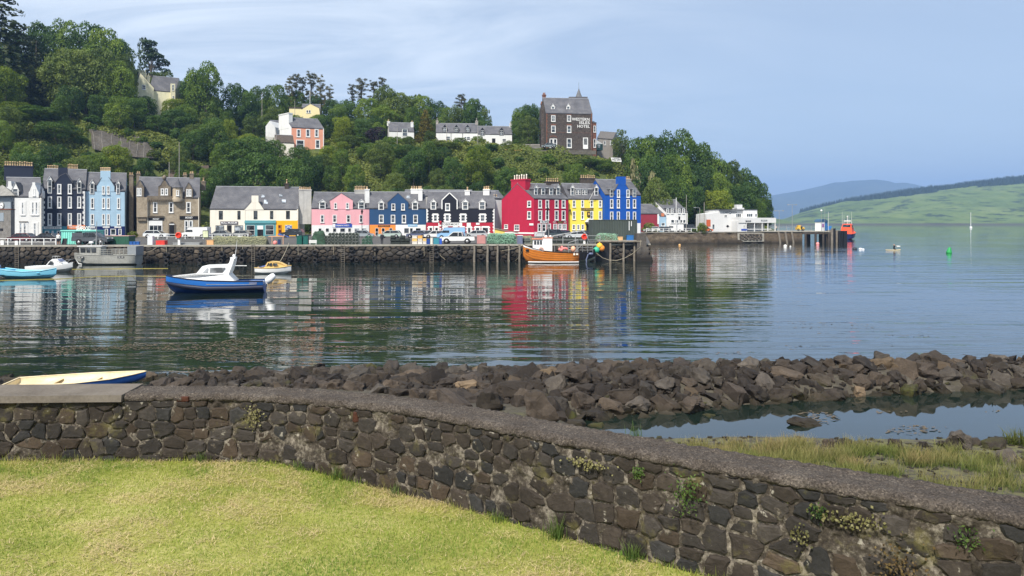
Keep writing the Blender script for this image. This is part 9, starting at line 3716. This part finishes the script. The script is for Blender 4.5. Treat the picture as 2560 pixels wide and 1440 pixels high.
part(m,'transom_pad',WOOD,dg)
# ------------------------------------------------------------------ shore grass, reeds, seaweed
parts_=[]
rg=np.random.default_rng(8)
cl=[]
for _ in range(4000):
 x,y=rg.uniform(4.0,17.5),rg.uniform(11.2,19.9)
 u,v=UV((x,y,float(mound(x,y))))
 if not (1700<u<2650):
  continue
 vtop=np.interp(u,[1750,1830,1990,2060,2140,2250,2560],[1106,1092,1100,1118,1095,1112,1128])
 if v<vtop+22 or (u>2290 and rg.random()<.72)or (u>2140 and v>1190 and rg.random()<.6):
  continue
 if fbm(np.array([x]),np.array([y]),2.2,2,77)[0]<(-.30 if u<2150 else .02):
  continue
 if all((x-a)**2+(y-b)**2>.24 for a,b in cl):
  cl.append((x,y))
for x,y in cl:
 k=int(rg.uniform(180,380))
 pos=np.stack([x+rg.normal(0,.20,k),y+rg.normal(0,.16,k),np.zeros(k)],1)
 pos[:,2]=mound(pos[:,0],pos[:,1])-.02
 dryk=rg.uniform(0,1)
 tip=np.array([.40,.29,.14])*dryk+np.array([.21,.23,.06])*(1-dryk)
 parts_.append(blades(pos,rg.uniform(.24,.48),.32,.0062,(.065,.125,.022),tip,rg,.4))
sg=blade_obj('shore_grass',parts_)
tag(sg,'tussocky salt marsh grass with straw coloured tips on the near shore','grass',kind='stuff')
rc=blade_obj('reed_clump',[blades(np.stack([rg.normal(0,.10,45),rg.normal(0,.06,45),np.zeros(45)],1),.62,.10,.008,(.05,.10,.02),(.13,.19,.06),rg,.15)])
Yr_=20.2
rc.location=(XU(1592,Yr_),Yr_,-.05)
tag(rc,'upright green reed clump standing in the inlet behind the wall','reeds')
k=120
bsh=blade_obj('shore_bush',[blades(np.stack([rg.normal(0,.14,k),rg.normal(0,.12,k),np.zeros(k)],1),.5,.5,.012,(.06,.08,.015),(.15,.16,.04),rg,.3)])
bsh.location=(XU(2545,19.6),19.6,float(mound(XU(2545,19.6),19.6)))
tag(bsh,'small olive bush at the right edge of the near shore','bush')
SWD=rough_mat('bladder_wrack',[(.3,(.05,.036,.018)),(.55,(.13,.10,.062)),(.8,(.27,.22,.155))],3,.01,.6,20)
P_=[]
n1_=42000
x,y=NR.uniform(-34,4,n1_),29.4+26*NR.uniform(0,1,n1_)**1.35
den1=fbm(x,y*2.2,5.5,4,91)+.22-.030*(y-30)-.018*np.clip(x+6,0,99)
k1=(den1>.12)&(mound(x,y)<-.02)
P_.append(np.stack([x[k1],y[k1]],1))
x,y=NR.uniform(3,16,9000),NR.uniform(20.3,25.5,9000)
u_=CU+FPX*x/y
den2=fbm(x,y*2.5,2.6,4,95)
k2=(NR.random(9000)<.30)&(den2>.22)&(mound(x,y)<-.02)&(u_>2000)&(y<23.5)
P_.append(np.stack([x[k2],y[k2]],1))
x,y=NR.uniform(4,24,9000),NR.uniform(29.5,46,9000)
den3=fbm(x,y*4,4.0,4,99)
k3=(NR.random(9000)<.5)&(den3>.58)&(mound(x,y)<-.02)
P_.append(np.stack([x[k3],y[k3]],1))
P2=np.concatenate(P_)
n=len(P2)
sx,sy=NR.uniform(.03,.13,n),NR.uniform(.02,.055,n)
an=NR.normal(0,.35,n)
z=NR.uniform(.008,.022,n)
qs=[]
for k in range(5):
 a=k*1.2566+NR.uniform(-.3,.3,n)
 r_=NR.uniform(.6,1.15,n)
 lx,ly=np.cos(a)*sx*r_,np.sin(a)*sy*r_
 qs.append(np.stack([P2[:,0]+lx*np.cos(an)-ly*np.sin(an),P2[:,1]+lx*np.sin(an)+ly*np.cos(an),z+NR.uniform(-.004,.012,n)],1))
me=bpy.data.meshes.new('floating_seaweed')
np_mesh(me,np.stack(qs,1).reshape(-1,3),np.arange(n*5).reshape(n,5))
me.materials.append(SWD)
o=bpy.data.objects.new('floating_seaweed',me)
COL.objects.link(o)
tag(o,'patches of brown seaweed floating on the water near the rocks','seaweed',kind='stuff')
# ------------------------------------------------------------------ the air
hm_=MB()
hm_.box(-3600,9000,-60,9600,-6,520)
hzo=hm_.build('haze',[])
mh=bpy.data.materials.new('haze_air')
mh.use_nodes=True
nt=mh.node_tree
nt.nodes.remove(nt.nodes['Principled BSDF'])
pv=nd(nt,'ShaderNodeVolumePrincipled')
pv.inputs['Color'].default_value=(0.34,0.57,1.0,1)
pv.inputs['Density'].default_value=0.00016
pv.inputs['Anisotropy'].default_value=0.0
nt.links.new(pv.outputs[0],nt.nodes['Material Output'].inputs['Volume'])
hzo.data.materials.append(mh)
tag(hzo,kind='stuff')
